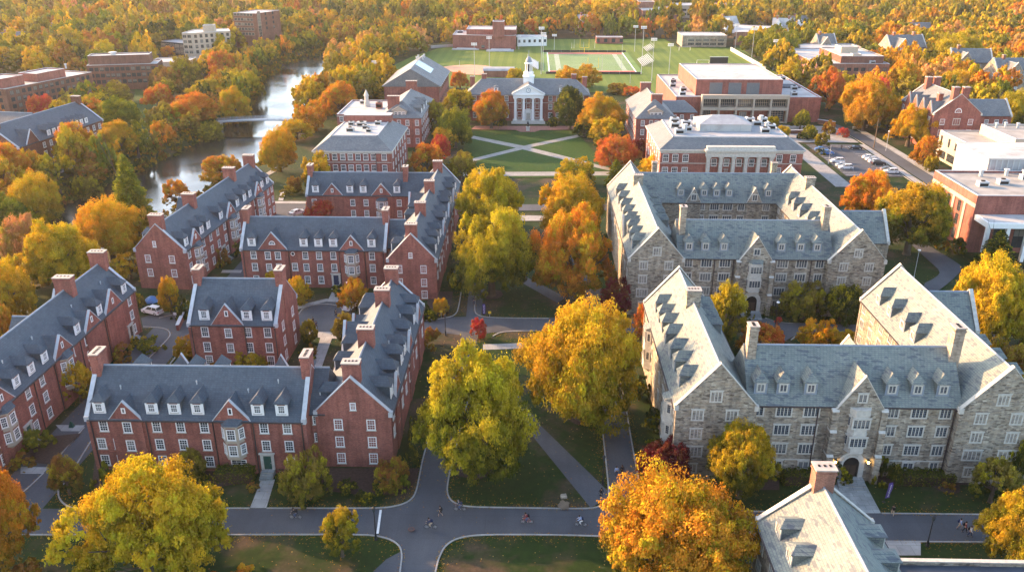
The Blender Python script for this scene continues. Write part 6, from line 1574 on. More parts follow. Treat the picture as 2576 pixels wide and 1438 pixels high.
T(570, 150, 74, 70, 'YG', 'mid', 'yellow green tree right of the white apartment block', 2)
T(84, 170, 106, 76, 'O', 'mid', 'orange tree at left behind the dormitory', 1)
T(12, 190, 110, 86, 'YG', 'mid', 'yellow green tree at the left edge behind the dormitory', 0)
T(146, 160, 82, 76, 'OL', 'mid', 'olive tree at left behind the dormitory', 2)
T(224, 140, 84, 76, 'GO', 'mid', 'golden tree behind the dormitory', 2)
T(370, 146, 96, 54, 'GO', 'mid', 'golden tree left of the white apartment block', 1)
T(424, 146, 112, 36, 'O', 'mid', 'orange tree before the glass hall', 0)
NEXP = len(TREES)
# scattered woodland
polys = [np.array(p) for p in EXCL]+[np.array(p) for p in ROADS]
FIELD = np.array([(-84, 440), (-76, 540), (-62, 585), (0, 592), (8, 630), (97, 634), (99, 585), (134, 584), (134, 400), (60, 400), (-40, 420)])
QUAD = np.array([at(*p) for p in ((1160, 318), (1500, 318), (1620, 470), (1120, 470))])
def free(x, y, rad, gap=.85, rm=3.):
    X = np.array([x]); Y = np.array([y])
    for p in polys:
        if (abs(p[:, 0]-x) < 90).any() and inside(p, X, Y)[0]: return False
    for p, mrg in ((RIV, rm), (FIELD, 2.), (QUAD, 0)):
        if inside(p, X, Y)[0] or (mrg and pdist(p, X, Y)[0] < mrg): return False
    for t in TREES:
        if (t['X']-x)**2+(t['Y']-y)**2 < (max(t['r'], rad)*gap)**2: return False
    return True
def scatter(poly, sp, cols, hr=(11, 17), rr=(5, 7.5), keep=1., gap=.85, rm=3.):
    poly = np.array(poly, float); x0, y0 = poly.min(0); x1, y1 = poly.max(0); r = random.Random(int(x0*7+y0))
    y = y0; row = 0
    while y < y1:
        x = x0+(row % 2)*sp/2
        while x < x1:
            px = x+r.uniform(-.38, .38)*sp; py = y+r.uniform(-.38, .38)*sp
            h_ = r.uniform(*hr); rad = r.uniform(*rr)
            a = proj(px, py, h_*.7)
            if -60 < a[0] < 2640 and a[1] > -70 and r.random() < keep and inside(poly, np.array([px]), np.array([py]))[0] and free(px, py, rad, gap, rm):
                TREES.append(dict(X=px, Y=py, h=h_, r=rad, c=r.choice(cols), k='far', label=None, seed=r.randrange(99)))
            x += sp
        y += sp*.87; row += 1
MIX = ['GO', 'GO', 'O', 'YG', 'YG', 'OL', 'OL', 'OL', 'G', 'B', 'GO', 'OL', 'Y', 'PK', 'Y', 'B', 'YG', 'G', 'YG', 'G', 'DG']
WARM = ['O', 'GO', 'GO', 'O', 'B', 'PK', 'YG', 'OL', 'OL', 'GO', 'Y', 'YG', 'YG', 'G']
DARK = ['OL', 'OL', 'G', 'B', 'GO', 'DG', 'YG', 'O', 'B']
# west bank fringe, near to far
scatter([(-150, 215), (-137, 215), (-131, 285), (-131, 345), (-131, 375), (-139, 410), (-153, 466), (-156, 525), (-150, 560), (-132, 596), (-100, 630), (-60, 655), (-60, 690), (-150, 690), (-175, 560), (-172, 480), (-158, 420), (-146, 370), (-140, 300), (-165, 260)], 7.5, DARK, (7, 13), (4., 6.), 1., .62, .6)
scatter([(-210, 170), (-150, 200), (-140, 262), (-210, 262)], 11, DARK, (11, 16), (5.5, 8))
scatter([(-122, 165), (-88, 165), (-86, 200), (-100, 200)], 8.5, ['YG', 'GO', 'O', 'Y', 'OL', 'G'], (7, 11), (4, 5.5), .7)
scatter([(-240, 300), (-140, 300), (-160, 480), (-250, 500)], 12, DARK, (9, 13), (5., 7), .35)
# strip between river and fields
scatter([(-102, 350), (-75, 350), (-72, 420), (-92, 470), (-80, 545), (-66, 590), (-30, 615), (-50, 640), (-90, 590), (-104, 560), (-113, 520), (-112, 466), (-100, 410)], 11, ['GO', 'O', 'YG', 'GO', 'Y', 'OL', 'PK', 'OL'], (11, 17), (6, 9))
scatter([(-60, 605), (0, 612), (10, 640), (100, 642), (100, 668), (-70, 680)], 13, ['GO', 'YG', 'OL', 'O', 'RO', 'G', 'DG'], (12, 18), (6, 9))
# right hand neighbourhood
scatter([(134, 330), (260, 330), (330, 660), (100, 660), (100, 640), (136, 586)], 14, WARM+['G', 'YG'], (12, 18), (6.5, 9.5))
# far woods
scatter([(-420, 440), (-160, 440), (-165, 690), (-560, 690)], 16, MIX, (14, 21), (7.5, 11))
scatter([(-620, 690), (560, 690), (820, 1260), (-860, 1260)], 20, MIX, (14, 24), (8, 13))
scatter([(300, 560), (420, 640), (440, 690), (250, 690)], 16, WARM, (13, 20), (7.5, 11))
# near ones are things; the far wood past the 300 that show largest is one mass
def show(t):
    a = proj(t['X'], t['Y'], t['h']*.6); return t['r']/a[2]*(1 if -40 < a[0] < 2616 else .2)
rest = sorted(range(NEXP, len(TREES)), key=lambda i: -show(TREES[i]))
NIND = 285
IND = list(range(NEXP))+rest[:max(0, NIND-NEXP)]; FAR = rest[max(0, NIND-NEXP):]
LAND += [('the footbridge', -114, 345), ('the football field', 33, 515), ('the ball diamond', -36, 484), ('the car park', 109, 285), ('the river bend', -118, 560)]
ORD = ['', 'second ', 'third ', 'fourth ', 'fifth ', 'sixth ', 'seventh ', 'eighth ', 'ninth ', 'tenth ', 'eleventh ', 'twelfth ', 'thirteenth ', 'fourteenth ', 'fifteenth ', 'sixteenth ', 'seventeenth ', 'eighteenth ', 'nineteenth ', 'twentieth ']
buck = {}
for i in IND:
    t = TREES[i]
    if t['label']: continue
    L = min(LAND, key=lambda q: (q[1]-t['X'])**2+(q[2]-t['Y'])**2); t['d'] = math.hypot(L[1]-t['X'], L[2]-t['Y'])
    t['land'] = L[0]; shp = ('bushy', 'rounded', 'tall', 'broad')[t['seed'] % 4]; t['shp'] = shp
    a, b_ = proj(t['X'], t['Y']), proj(L[1], L[2])
    t['side'] = ('left of' if a[0] < b_[0]-40 else 'right of' if a[0] > b_[0]+40 else 'behind' if t['Y'] > L[2] else 'before')
    buck.setdefault((PAL[t['c']][0], L[0], t['side']), []).append(t)
for (cn, ln, side), ts in buck.items():
    ts.sort(key=lambda t: t['d'])
    for k, t in enumerate(ts):
        t['label'] = f"{cn} tree {side} {ln}" + ('' if len(ts) == 1 else f", {ORD[min(k, 19)]}nearest of that colour")
TGRP = 'autumn trees'
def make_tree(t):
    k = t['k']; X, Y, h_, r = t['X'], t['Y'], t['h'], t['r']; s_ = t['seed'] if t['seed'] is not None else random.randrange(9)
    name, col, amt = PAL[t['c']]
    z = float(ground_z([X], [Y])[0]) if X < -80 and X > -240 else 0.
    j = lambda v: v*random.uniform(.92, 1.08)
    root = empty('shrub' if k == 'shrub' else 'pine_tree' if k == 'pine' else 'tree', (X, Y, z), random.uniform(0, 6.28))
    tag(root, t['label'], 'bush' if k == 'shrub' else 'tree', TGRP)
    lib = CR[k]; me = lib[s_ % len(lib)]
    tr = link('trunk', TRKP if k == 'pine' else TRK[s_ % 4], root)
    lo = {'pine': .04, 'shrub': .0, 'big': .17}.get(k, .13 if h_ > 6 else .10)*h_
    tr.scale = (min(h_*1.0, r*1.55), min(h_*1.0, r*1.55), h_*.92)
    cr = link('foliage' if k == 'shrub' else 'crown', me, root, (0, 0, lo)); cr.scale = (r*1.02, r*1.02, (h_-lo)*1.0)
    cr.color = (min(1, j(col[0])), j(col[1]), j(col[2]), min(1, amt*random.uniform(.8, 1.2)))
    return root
for i in IND: make_tree(TREES[i])
# far wood as one mass
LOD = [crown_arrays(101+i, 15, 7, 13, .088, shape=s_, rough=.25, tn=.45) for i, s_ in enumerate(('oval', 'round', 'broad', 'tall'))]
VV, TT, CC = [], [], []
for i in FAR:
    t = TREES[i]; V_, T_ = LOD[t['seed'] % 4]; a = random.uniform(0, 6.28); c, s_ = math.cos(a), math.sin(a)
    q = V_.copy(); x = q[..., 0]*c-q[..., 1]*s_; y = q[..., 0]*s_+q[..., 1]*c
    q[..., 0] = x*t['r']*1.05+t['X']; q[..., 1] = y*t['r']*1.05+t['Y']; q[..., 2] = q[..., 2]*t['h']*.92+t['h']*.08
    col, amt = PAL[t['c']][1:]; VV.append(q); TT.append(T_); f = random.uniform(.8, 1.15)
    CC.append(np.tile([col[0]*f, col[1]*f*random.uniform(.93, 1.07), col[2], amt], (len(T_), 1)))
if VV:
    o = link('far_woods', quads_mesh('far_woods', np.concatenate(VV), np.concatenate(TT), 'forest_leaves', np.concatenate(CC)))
    tag(o, 'unbroken far autumn woods filling the top of the picture', 'woods', kind='stuff')
print('TREES', len(IND), 'far', len(FAR))
# ------------------------------------------------------------------ shrubs and hedges
def box_leaves(seed, lx, ly, lz, n, leaf):
    r = np.random.default_rng(seed); p = r.uniform(-1, 1, (n, 3)); ax = r.choice(3, n, p=[.2, .3, .5]); sg = r.choice([-1, 1], n)
    for i in range(3): p[ax == i, i] = np.where(i == 2, 1, sg[ax == i])
    nrm = np.zeros((n, 3)); nrm[np.arange(n), ax] = np.where(ax == 2, 1, sg); nrm += r.normal(0, .5, (n, 3)); nrm /= np.linalg.norm(nrm, axis=1)[:, None]
    bump = 1+.10*np.sin(p[:, :1]*lx*2.1+seed)+.06*np.sin(p[:, 1:2]*5+p[:, :1]*lx*1.3)
    pos = p*np.array([lx/2, ly/2, lz/2])*np.array([1, 1, 1])*np.where(np.arange(3) == 0, 1, bump)+np.array([0, 0, lz/2])+r.normal(0, .06, (n, 3))
    a = np.cross(nrm, r.standard_normal((n, 3))); a /= np.linalg.norm(a, axis=1)[:, None]; b = np.cross(nrm, a); ls = leaf*r.uniform(.6, 1.3, n)[:, None]
    V = np.stack([pos-a*ls, pos-b*ls*.6, pos+a*ls, pos+b*ls*.6], 1)
    return V, np.stack([np.clip(r.normal(.5, .2, n), 0, 1), np.clip(r.normal(.5, .15, n), 0, 1), np.full(n, .5), np.ones(n)], 1)
def hedge(px0, py0, px1, py1, w_, h_, label, c='DG'):
    a, b_ = at(px0, py0), at(px1, py1); L_ = math.hypot(b_[0]-a[0], b_[1]-a[1])
    V_, T_ = box_leaves(int(px0), L_, w_, h_, int((L_*w_+2*L_*h_)*60), .13)
    o = link('hedge', quads_mesh('hedge', V_, T_, 'leaves'), None, ((a[0]+b_[0])/2, (a[1]+b_[1])/2, 0), math.atan2(b_[1]-a[1], b_[0]-a[0]))
    tag(o, label, 'hedge', 'clipped hedges'); o.color = (*PAL[c][1], .8)
    m = MB(); m.box(-L_/2+.15, L_/2-.15, -w_/2+.2, w_/2-.2, 0, h_-.25, 'mulch'); m.obj('branch_core', o)
hedge(548, 1206, 640, 1206, 2.2, 1.9, 'dark hedge left of the green door'); hedge(700, 1212, 760, 1214, 1.5, 1.3, 'dark hedge right of the green door')
hedge(1965, 1212, 2085, 1212, 2., 1.7, 'dark hedge left of the lantern lit arch'); hedge(2262, 1212, 2392, 1214, 2.2, 1.7, 'long dark hedge right of the lantern lit arch')
hedge(1920, 790, 1965, 790, 1.8, 1.5, 'dark hedge right of the second arched doorway')
SHRUBS = [(2112, 1206, 76, 60, 'DG', 'dark bush left of the lantern lit arch'), (2225, 1214, 84, 66, 'DG', 'dark bush right of the lantern lit arch'), (520, 1215, 46, 34, 'DG', 'dark bush before the brick bay window'), (262, 1222, 70, 62, 'G', 'green bush by the front hall left corner'), (312, 1236, 60, 44, 'OL', 'olive bush behind the big yellow maple'), (880, 1236, 56, 36, 'DG', 'dark bush under the east wing gable'), (915, 1258, 50, 36, 'DG', 'dark bush at the bed edge under the east wing gable'), (1008, 1232, 56, 44, 'G', 'green bush at the lane side of the east wing'), (1035, 1170, 44, 60, 'DG', 'dark bush along the east wing wall'), (1048, 1100, 44, 60, 'DG', 'second dark bush along the east wing wall'), (1090, 870, 60, 48, 'B', 'brown bush at the far end of the long east wing'), (1082, 800, 60, 34, 'DG', 'low dark bush beside the golden little tree'), (1145, 720, 36, 50, 'DG', 'dark bush beside the middle hall wing'), (92, 1140, 90, 58, 'G', 'green bush before the left edge hall'), (60, 1175, 60, 40, 'B', 'brown bush before the left edge hall'), (300, 905, 70, 44, 'B', 'brown bush at the left hall corner'), (385, 878, 64, 34, 'G', 'green bush on the kerbed island'), (352, 868, 50, 28, 'YG', 'yellow green bush on the kerbed island'), (455, 800, 50, 60, 'DG', 'dark bush at the riverside hall corner'), (350, 770, 40, 50, 'OL', 'olive bush at the back of the riverside hall'), (560, 668, 44, 44, 'B', 'russet bush at the door of the riverside hall'), (605, 650, 44, 44, 'DG', 'dark bush between riverside and middle halls'), (540, 930, 80, 24, 'B', 'low russet bushes before the small brick block'), (770, 905, 50, 30, 'DG', 'dark bush beside the small brick block'), (780, 890, 40, 26, 'B', 'russet bush beside the small brick block'), (850, 740, 50, 24, 'DG', 'dark bush beside the blue door'), (2400, 640, 50, 44, 'DG', 'dark bush before the canopied building'), (2360, 620, 50, 40, 'B', 'russet bush before the canopied building'), (1640, 1075, 60, 60, 'DG', 'dark bush along the west wall of the front stone hall'), (1618, 1000, 54, 60, 'DG', 'dark bush higher along the west wall of the front stone hall'), (1635, 1135, 40, 36, 'G', 'green bush beside the dark red tree'), (1885, 800, 30, 22, 'DG', 'dark bush at the foot of the second arch steps'), (1960, 815, 24, 18, 'R', 'small scarlet bush at the court walk'), (1748, 745, 40, 50, 'DG', 'dark bush before the closed quadrangle'), (1262, 318, 26, 34, 'DG', 'dark bush left of the portico'), (1392, 318, 30, 32, 'DG', 'dark bush right of the portico'), (2020, 348, 40, 14, 'DG', 'low dark bushes on the plaza'), (2062, 390, 30, 16, 'DG', 'low dark bush at the car park'), (600, 1500, 150, 80, 'O', 'orange bush at the bottom edge below the big maple'), (60, 1480, 120, 70, 'B', 'brown bush in the bottom left corner'), (735, 492, 60, 24, 'OL', 'olive bush at the lane corner'), (2385, 1235, 40, 24, 'B', 'brown bush on the right lawn'), (820, 1234, 40, 28, 'DG', 'dark bush before the olive brown tree'), (950, 1240, 44, 30, 'DG', 'dark bush beside the reddish brown tree'), (640, 1232, 36, 22, 'B', 'russet grasses beside the front steps')]
for x, yb, w_, hp, c, lab in SHRUBS:
    X, Y = at(x, yb); d = proj(X, Y, .5)[2]; r = w_*d/F/2; h_ = hp*d/F*1.05
    o = link('shrub', random.choice(CR['shrub']), None, (X, Y, -.12*h_), random.uniform(0, 6)); o.scale = (r*1.05, r*1.05, h_*1.05); o.color = (*PAL[c][1], PAL[c][2]); tag(o, lab, 'bush', 'garden bushes')
# undergrowth down the river banks
r = np.random.default_rng(17); PT, CL = [], []
def strip(line, side, dens, lo, hi):
    for (xa, ya), (xb, yb) in zip(line, line[1:]):
        L_ = math.hypot(xb-xa, yb-ya); nx_, ny_ = -(yb-ya)/L_*side, (xb-xa)/L_*side
        for _ in range(int(L_*dens)):
            t, d = r.uniform(), r.uniform(lo, hi); PT.append((xa+(xb-xa)*t+nx_*d, ya+(yb-ya)*t+ny_*d)); CL.append(r.choice(['OL', 'OL', 'G', 'B', 'DG', 'GO']))
strip(RW[2:15], 1, 1.5, -1.0, 7.); strip(RE[2:14], 1, .8, -.8, 3.5)
gz = ground_z(np.array([p[0] for p in PT]), np.array([p[1] for p in PT])); BV, BT = crown_arrays(201, 9, 5, 12, .14, shape='broad')
VV, TT, CC = [], [], []
for (x, y), z, c in zip(PT, gz, CL):
    s_, h_ = r.uniform(1.2, 2.6), r.uniform(1.2, 3.2); a = r.uniform(0, 6.28); q = BV.copy(); qx = q[..., 0]*math.cos(a)-q[..., 1]*math.sin(a); qy = q[..., 0]*math.sin(a)+q[..., 1]*math.cos(a)
    q[..., 0] = qx*s_+x; q[..., 1] = qy*s_+y; q[..., 2] = q[..., 2]*h_+z-.4; VV.append(q); TT.append(BT); k = PAL[c]; CC.append(np.tile([*(v*.8 for v in k[1]), k[2]], (len(BT), 1)))
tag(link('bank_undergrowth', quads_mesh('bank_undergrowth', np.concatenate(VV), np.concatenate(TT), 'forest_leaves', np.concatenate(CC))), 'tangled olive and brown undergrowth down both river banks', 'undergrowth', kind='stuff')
NEARROADS = [np.array(q) for q in ROADS if min(pt[1] for pt in q) < 170]
# fallen leaves round the trees
n = 5000; P_ = []
while len(P_) < n:
    t = TREES[random.randrange(40)]; a = random.uniform(0, 6.28); d = abs(random.gauss(0, 1.1))*t['r']*1.2
    P_.append((t['X']+d*math.cos(a), t['Y']+d*math.sin(a)))
for pts_ in KERBS:
    for (xa, ya), (xb, yb) in zip(pts_, pts_[1:]):
        L_ = math.hypot(xb-xa, yb-ya)
        for _ in range(int(L_*26)):
            t = random.random(); d = random.choice((-1, 1))*(.12+random.expovariate(1/.75)); x = xa+(xb-xa)*t-(yb-ya)/L_*d; y = ya+(yb-ya)*t+(xb-xa)/L_*d
            if abs(d) > .4 and any(inside(q, np.array([x]), np.array([y]))[0] for q in NEARROADS): continue
            P_.append((x, y))
n = len(P_)
P_ = np.array(P_); r = np.random.default_rng(3); ang = r.uniform(0, 6.28, n); s_ = r.uniform(.045, .105, n); zz = .18+.0*ang
ca, sa = np.cos(ang)*s_, np.sin(ang)*s_
V_ = np.stack([np.stack([P_[:, 0]+ca, P_[:, 1]+sa, zz], 1), np.stack([P_[:, 0]-sa*.7, P_[:, 1]+ca*.7, zz+.03], 1), np.stack([P_[:, 0]-ca, P_[:, 1]-sa, zz], 1), np.stack([P_[:, 0]+sa*.7, P_[:, 1]-ca*.7, zz+.04], 1)], 1)
V_[..., 2] -= .11
cc = np.array([PAL[k][1]+(0,) for k in ('O', 'GO', 'B', 'Y', 'B')])[r.integers(0, 5, n)]*np.array([.6, .6, .6, 1])
tag(link('fallen_leaves', quads_mesh('fallen_leaves', V_, np.tile([.5, .5, 0, 1.], (n, 1)), 'forest_leaves', cc)), 'fallen autumn leaves scattered under the trees', 'leaves', kind='stuff')

# ------------------------------------------------------------------ footbridge
x0, y0 = at(556, 303, 1.); x1, y1 = at(728, 299, 1.)
br = tag(empty('footbridge', ((x0+x1)/2, (y0+y1)/2, 0), math.atan2(y1-y0, x1-x0)), 'pale steel footbridge crossing the river between the trees', 'bridge'); L_ = math.hypot(x1-x0, y1-y0)/2+1.5
m = MB()
N_ = 12
zf = lambda t: .7+.45*(1-t*t)
for i in range(N_):
    a, b_ = -1+2*i/N_, -1+2*(i+1)/N_
    m.hexa([(a*L_, -1.4, zf(a)-.5), (b_*L_, -1.4, zf(b_)-.5), (b_*L_, 1.4, zf(b_)-.5), (a*L_, 1.4, zf(a)-.5), (a*L_, -1.4, zf(a)), (b_*L_, -1.4, zf(b_)), (b_*L_, 1.4, zf(b_)), (a*L_, 1.4, zf(a))], 'steel')
m.obj('deck', br)
for sg in (-1, 1):
    m = MB()
    for i in range(N_):
        a, b_ = -1+2*i/N_, -1+2*(i+1)/N_
        for dz in (.35, .7, 1.1): m.tube((a*L_, sg*1.4, zf(a)+dz), (b_*L_, sg*1.4, zf(b_)+dz), .045, .045, 'steel', 5)
        m.tube((a*L_, sg*1.4, zf(a)), (a*L_, sg*1.4, zf(a)+1.15), .05, .05, 'steel', 5)
    m.obj('railing', br)
for sg in (-1, 1):
    m = MB(); m.box(sg*L_-1.6, sg*L_+1.6, -1.8, 1.8, -4, zf(1)-.48, 'limestone'); m.obj('abutment', br)

# ------------------------------------------------------------------ street furniture
def lamp(px, py, h_, label, kind='black', group='path lamps'):
    X, Y = at(px, py)
    o = tag(empty('street_lamp', (X, Y, 0)), label, 'lamp post', group)
    m = MB()
    if kind == 'black':
        m.lathe([(.0, 0), (.24, 0), (.24, .12), (.15, .25), (.13, .8), (.08, .95), (.065, h_-.75), (.11, h_-.7), (.11, h_-.6), (0, h_-.58)], 'darkmetal', n=10); m.obj('post', o)
        m = MB(); m.lathe([(0, h_-.6), (.14, h_-.58), (.22, h_-.2), (.2, h_-.15)], 'sheet_glass', n=8); m.obj('lantern', o)
        m = MB(); m.lathe([(.26, h_-.16), (.2, h_), (.06, h_+.12), (.03, h_+.25), (0, h_+.28)], 'darkmetal', n=8); m.obj('lamp_cap', o)
    else:
        m.lathe([(0, 0), (.16, 0), (.16, .3), (.08, .35), (.06, h_), (0, h_)], 'steel' if kind == 'grey' else 'darkmetal', n=8); m.obj('post', o)
        m = MB(); m.lathe([(0, h_-.1), (.2, h_-.05), (.34, h_+.1), (.3, h_+.25), (0, h_+.34)], 'white', n=10); m.obj('lamp_head', o)
    return o
lamp(946, 1356, 5., 'black lamp post below the white stop line'); lamp(1516, 1218, 4.8, 'black lamp post beside the stone walk'); lamp(2332, 1372, 4.6, 'black lamp post by the right end of the front road')
lamp(1121, 843, 4.4, 'black lamp post at the cross lane'); lamp(1948, 832, 6, 'dark lamp post with white head in the stone court', 'white'); lamp(2299, 697, 6.4, 'grey lamp post with white head by the forking path', 'grey')
lamp(2228, 380, 7, 'white headed lamp post at the street pavement', 'grey'); lamp(878, 760, 4.4, 'grey lamp post in the brick court', 'grey')
def pole(px, py, ytop, label, kind='flood', mat='steel', r=.16, group='floodlight poles'):
    X, Y = at(px, py); lo, hi = .5, 50
    for _ in range(40):
        z = (lo+hi)/2
        if proj(X, Y, z)[1] > ytop: lo = z
        else: hi = z
    h_ = lo; o = tag(empty('floodlight_pole' if kind == 'flood' else 'pole', (X, Y, 0)), label, 'floodlight' if kind == 'flood' else 'pole', group if kind == 'flood' else 'plain field poles')
    m = MB(); m.lathe([(0, 0), (r*1.6, 0), (r*1.4, .5), (r, .6), (r*.6, h_), (0, h_)], mat, n=8); m.obj('mast', o)
    if kind == 'flood':
        m = MB(); m.box(-1.5, 1.5, -.08, .08, h_-.2, h_-.05, mat); m.box(-1.5, 1.5, -.08, .08, h_-1., h_-.85, mat)
        for k in range(4):
            for z in (h_-.1, h_-.9):
                x = -1.2+k*.8; m.hexa([(x-.3, -.5, z), (x+.3, -.5, z), (x+.3, .05, z+.1), (x-.3, .05, z+.1), (x-.3, -.45, z+.5), (x+.3, -.45, z+.5), (x+.3, .05, z+.5), (x-.3, .05, z+.5)], 'white')
        m.obj('lamp_bank', o)
    return o
for x, y, t, l in ((1194, 190, 110, 'floodlight mast at the ball diamond'), (1613, 187, 68, 'tall floodlight mast beside the right bleachers'), (1596, 130, 66, 'floodlight mast at the far right of the football field'), (1639, 203, 98, 'floodlight mast between football field and right pitch'), (1361, 187, 70, 'tall floodlight mast at the near left of the football field'), (1366, 180, 84, 'second floodlight mast at the near left of the football field'), (1394, 130, 88, 'floodlight mast at the far left of the football field'), (1231, 166, 94, 'floodlight mast in the outfield'), (947, 222, 155, 'floodlight mast left of the gymnasium'), (1848, 130, 62, 'floodlight mast at the right pitch corner'), (1890, 152, 72, 'floodlight mast at the right pitch edge'), (1944, 178, 102, 'floodlight mast at the near right pitch edge'), (1305, 124, 90, 'thin floodlight mast behind the outfield'), (1682, 190, 112, 'floodlight mast in the middle of the right pitch')):
    pole(x, y, t, l)
for x, y, t, l in ((974, 195, 140, 'slim yellow foul pole left of the gymnasium'), (1156, 168, 152, 'thin white pole by the diamond'), (1514, 178, 140, 'thin white pole on the football field'), (1563, 172, 112, 'thin dark pole right of the football field'), (1438, 122, 108, 'short white pole behind the far end zone'), (1468, 122, 106, 'short white pole right behind the far end zone'), (1496, 122, 104, 'short pole at the far fence'), (1444, 122, 100, 'short pole at the far fence left'), (2198, 372, 298, 'wooden utility pole at the street'), (1585, 210, 188, 'white pole left of the sports building'), (2084, 412, 366, 'flagpole at the car park')):
    pole(x, y, t, l, 'plain', 'wood' if 'wooden' in l else 'yellow_sign' if 'yellow' in l else 'steel', .11 if 'wooden' not in l else .2)
def bleachers(X, Y, rot, n, L_, label):
    o = tag(empty('bleachers', (X, Y, 0), rot), label, 'bleachers', 'bleachers by the football field'); m = MB()
    for k in range(n): m.box(-L_/2, L_/2, k*.8, k*.8+.35, .45+k*.42, .52+k*.42, 'alu')
    m.obj('seat', o); m = MB()
    for k in range(n): m.box(-L_/2, L_/2, k*.8+.38, k*.8+.78, .2+k*.42, .25+k*.42, 'alu')
    for x in np.linspace(-L_/2+.5, L_/2-.5, 6):
        for k in range(1, n): m.box(x-.05, x+.05, k*.8+.1, k*.8+.2, 0, .45+k*.42, 'steel')
    m.obj('bleacher_frame', o)
    m = MB(); m.tube((-L_/2, n*.8, n*.42+1.4), (L_/2, n*.8, n*.42+1.4), .05, .05, 'steel'); 
    for x in np.linspace(-L_/2, L_/2, 8): m.tube((x, n*.8, n*.42), (x, n*.8, n*.42+1.4), .05, .05, 'steel')
    m.obj('railing', o)
bleachers(63.5, 513, -math.pi/2, 8, 30, 'long silver bleachers on the right side of the football field'); bleachers(3, 500, math.pi/2, 8, 30, 'silver bleachers on the left side of the football field'); bleachers(74, 575, -math.pi/2, 6, 20, 'small silver bleachers behind the far right corner of the football field')
# goal posts
for X, Y, l in ((33, 560, 'yellow goal post behind the far end zone'), (33, 473, 'yellow goal post at the near end zone')):
    o = tag(empty('goal_post', (X, Y, 0)), l, 'goal post', 'football goal posts'); m = MB(); m.tube((0, 0, 0), (0, 0, 3), .14, .14, 'yellow_sign'); m.tube((-2.9, 0, 3), (2.9, 0, 3), .1, .1, 'yellow_sign'); m.obj('crossbar', o)
    for sg in (-1, 1): m = MB(); m.tube((sg*2.9, 0, 3), (sg*2.9, 0, 8.5), .08, .08, 'yellow_sign'); m.obj('upright', o)
# barrier walls at the field ends
for (xa, ya), (xb, yb), l in (((6, 561), (60, 561), 'dark low fence along the far end of the football field'), ((7, 470), (59, 470), 'dark low fence along the near end of the football field')):
    o = tag(empty('field_fence', ((xa+xb)/2, ya, 0)), l, 'fence', 'football field fences'); m = MB(); m.box(-(xb-xa)/2, (xb-xa)/2, -.06, .06, .1, 1.3, 'darkmetal'); m.obj('fence_screen', o)
    for x in np.linspace(xa, xb, 10): m = MB(); m.cyl(x-(xa+xb)/2, 0, 0, 1.5, .07, .07, 'steel', 6); m.obj('post', o)
# low retaining walls right of the pitches
q = [at(*C_) for C_ in ((1838, 128), (1925, 178))]
def low_wall(p, q_, h_, label, mat='limestone', th=.5, name='wall'):
    o = tag(empty(name, ((p[0]+q_[0])/2, (p[1]+q_[1])/2, 0), math.atan2(q_[1]-p[1], q_[0]-p[0])), label, 'wall'); L_ = math.hypot(q_[0]-p[0], q_[1]-p[1])
    m = MB(); m.box(-L_/2, L_/2, -th/2, th/2, -.2, h_, mat); m.obj('wall_body', o); m = MB(); m.box(-L_/2-.05, L_/2+.05, -th/2-.08, th/2+.08, h_, h_+.14, 'coping'); m.obj('coping', o)
low_wall(q[0], q[1], 2.2, 'pale retaining wall along the right side of the pitches')
q = [at(*C_) for C_ in ((2090, 296), (2054, 312))]; low_wall(at(2056, 312), at(2100, 318), 1.8, 'brown brick terrace wall at the corner of the sports building', 'brick_brown')
low_wall(at(1972, 338), at(2056, 336), 1.5, 'brown brick planter wall before the sports building', 'brick_brown')
low_wall(at(2145, 326), at(2182, 321), .9, 'grey stone sign wall at the bend of the street', 'stone')
low_wall(at(1100, 152), at(1296, 147), 1.2, 'thin pale fence wall along the far outfield', 'concrete', .2) if False else None
low_wall(at(1084, 122), at(1140, 118), 1.6, 'pale outfield wall beside the arts building', 'flat_grey', .4)
# dugout left of the football field
o = tag(empty('dugout', (*at(1255, 192), 0)), 'low brick dugout with rounded pale roof behind the cupola hall', 'dugout'); m = MB(); m.box(-8, 8, -4, 4, -.1, 3.4, 'brick_pink'); m.obj('wall', o)
m = MB()
for i in range(6):
    a, b_ = math.pi*i/6, math.pi*(i+1)/6; m.hexa([(-8.4, -4.4*math.cos(a), 3.4), (8.4, -4.4*math.cos(a), 3.4), (8.4, -4.4*math.cos(b_), 3.4), (-8.4, -4.4*math.cos(b_), 3.4), (-8.4, -4.4*math.cos(a), 3.41+1.5*math.sin(a)), (8.4, -4.4*math.cos(a), 3.41+1.5*math.sin(a)), (8.4, -4.4*math.cos(b_), 3.41+1.5*math.sin(b_)), (-8.4, -4.4*math.cos(b_), 3.41+1.5*math.sin(b_))], 'flat_grey')
m.obj('roof', o)
o = tag(empty('scoreboard', (*at(1806, 178), 0)), 'dark scoreboard on two posts behind the sports building roof', 'scoreboard'); m = MB(); m.box(-5, 5, -.3, .3, 3.2, 7.4, 'darkmetal'); m.box(-5.2, 5.2, -.35, .35, 7.4, 7.6, 'alu'); m.obj('board', o)
for x in (-3.6, 3.6): m = MB(); m.cyl(x, 0, 0, 3.2, .2, .2, 'steel'); m.obj('post', o)
for px, py, l in ((1172, 124, 'white long jump mats left of the outfield'), (1258, 128, 'pale jumping mats right in the outfield')):
    o = tag(empty('mat_stack', (*at(px, py), 0)), l, 'mats', 'pale mats on the outfield'); m = MB(); m.box(-9, 9, -5, 5, 0, .5, 'flat_white'); m.box(-6, 7, -3, 4, .5, .9, 'alu'); m.obj('mat', o)
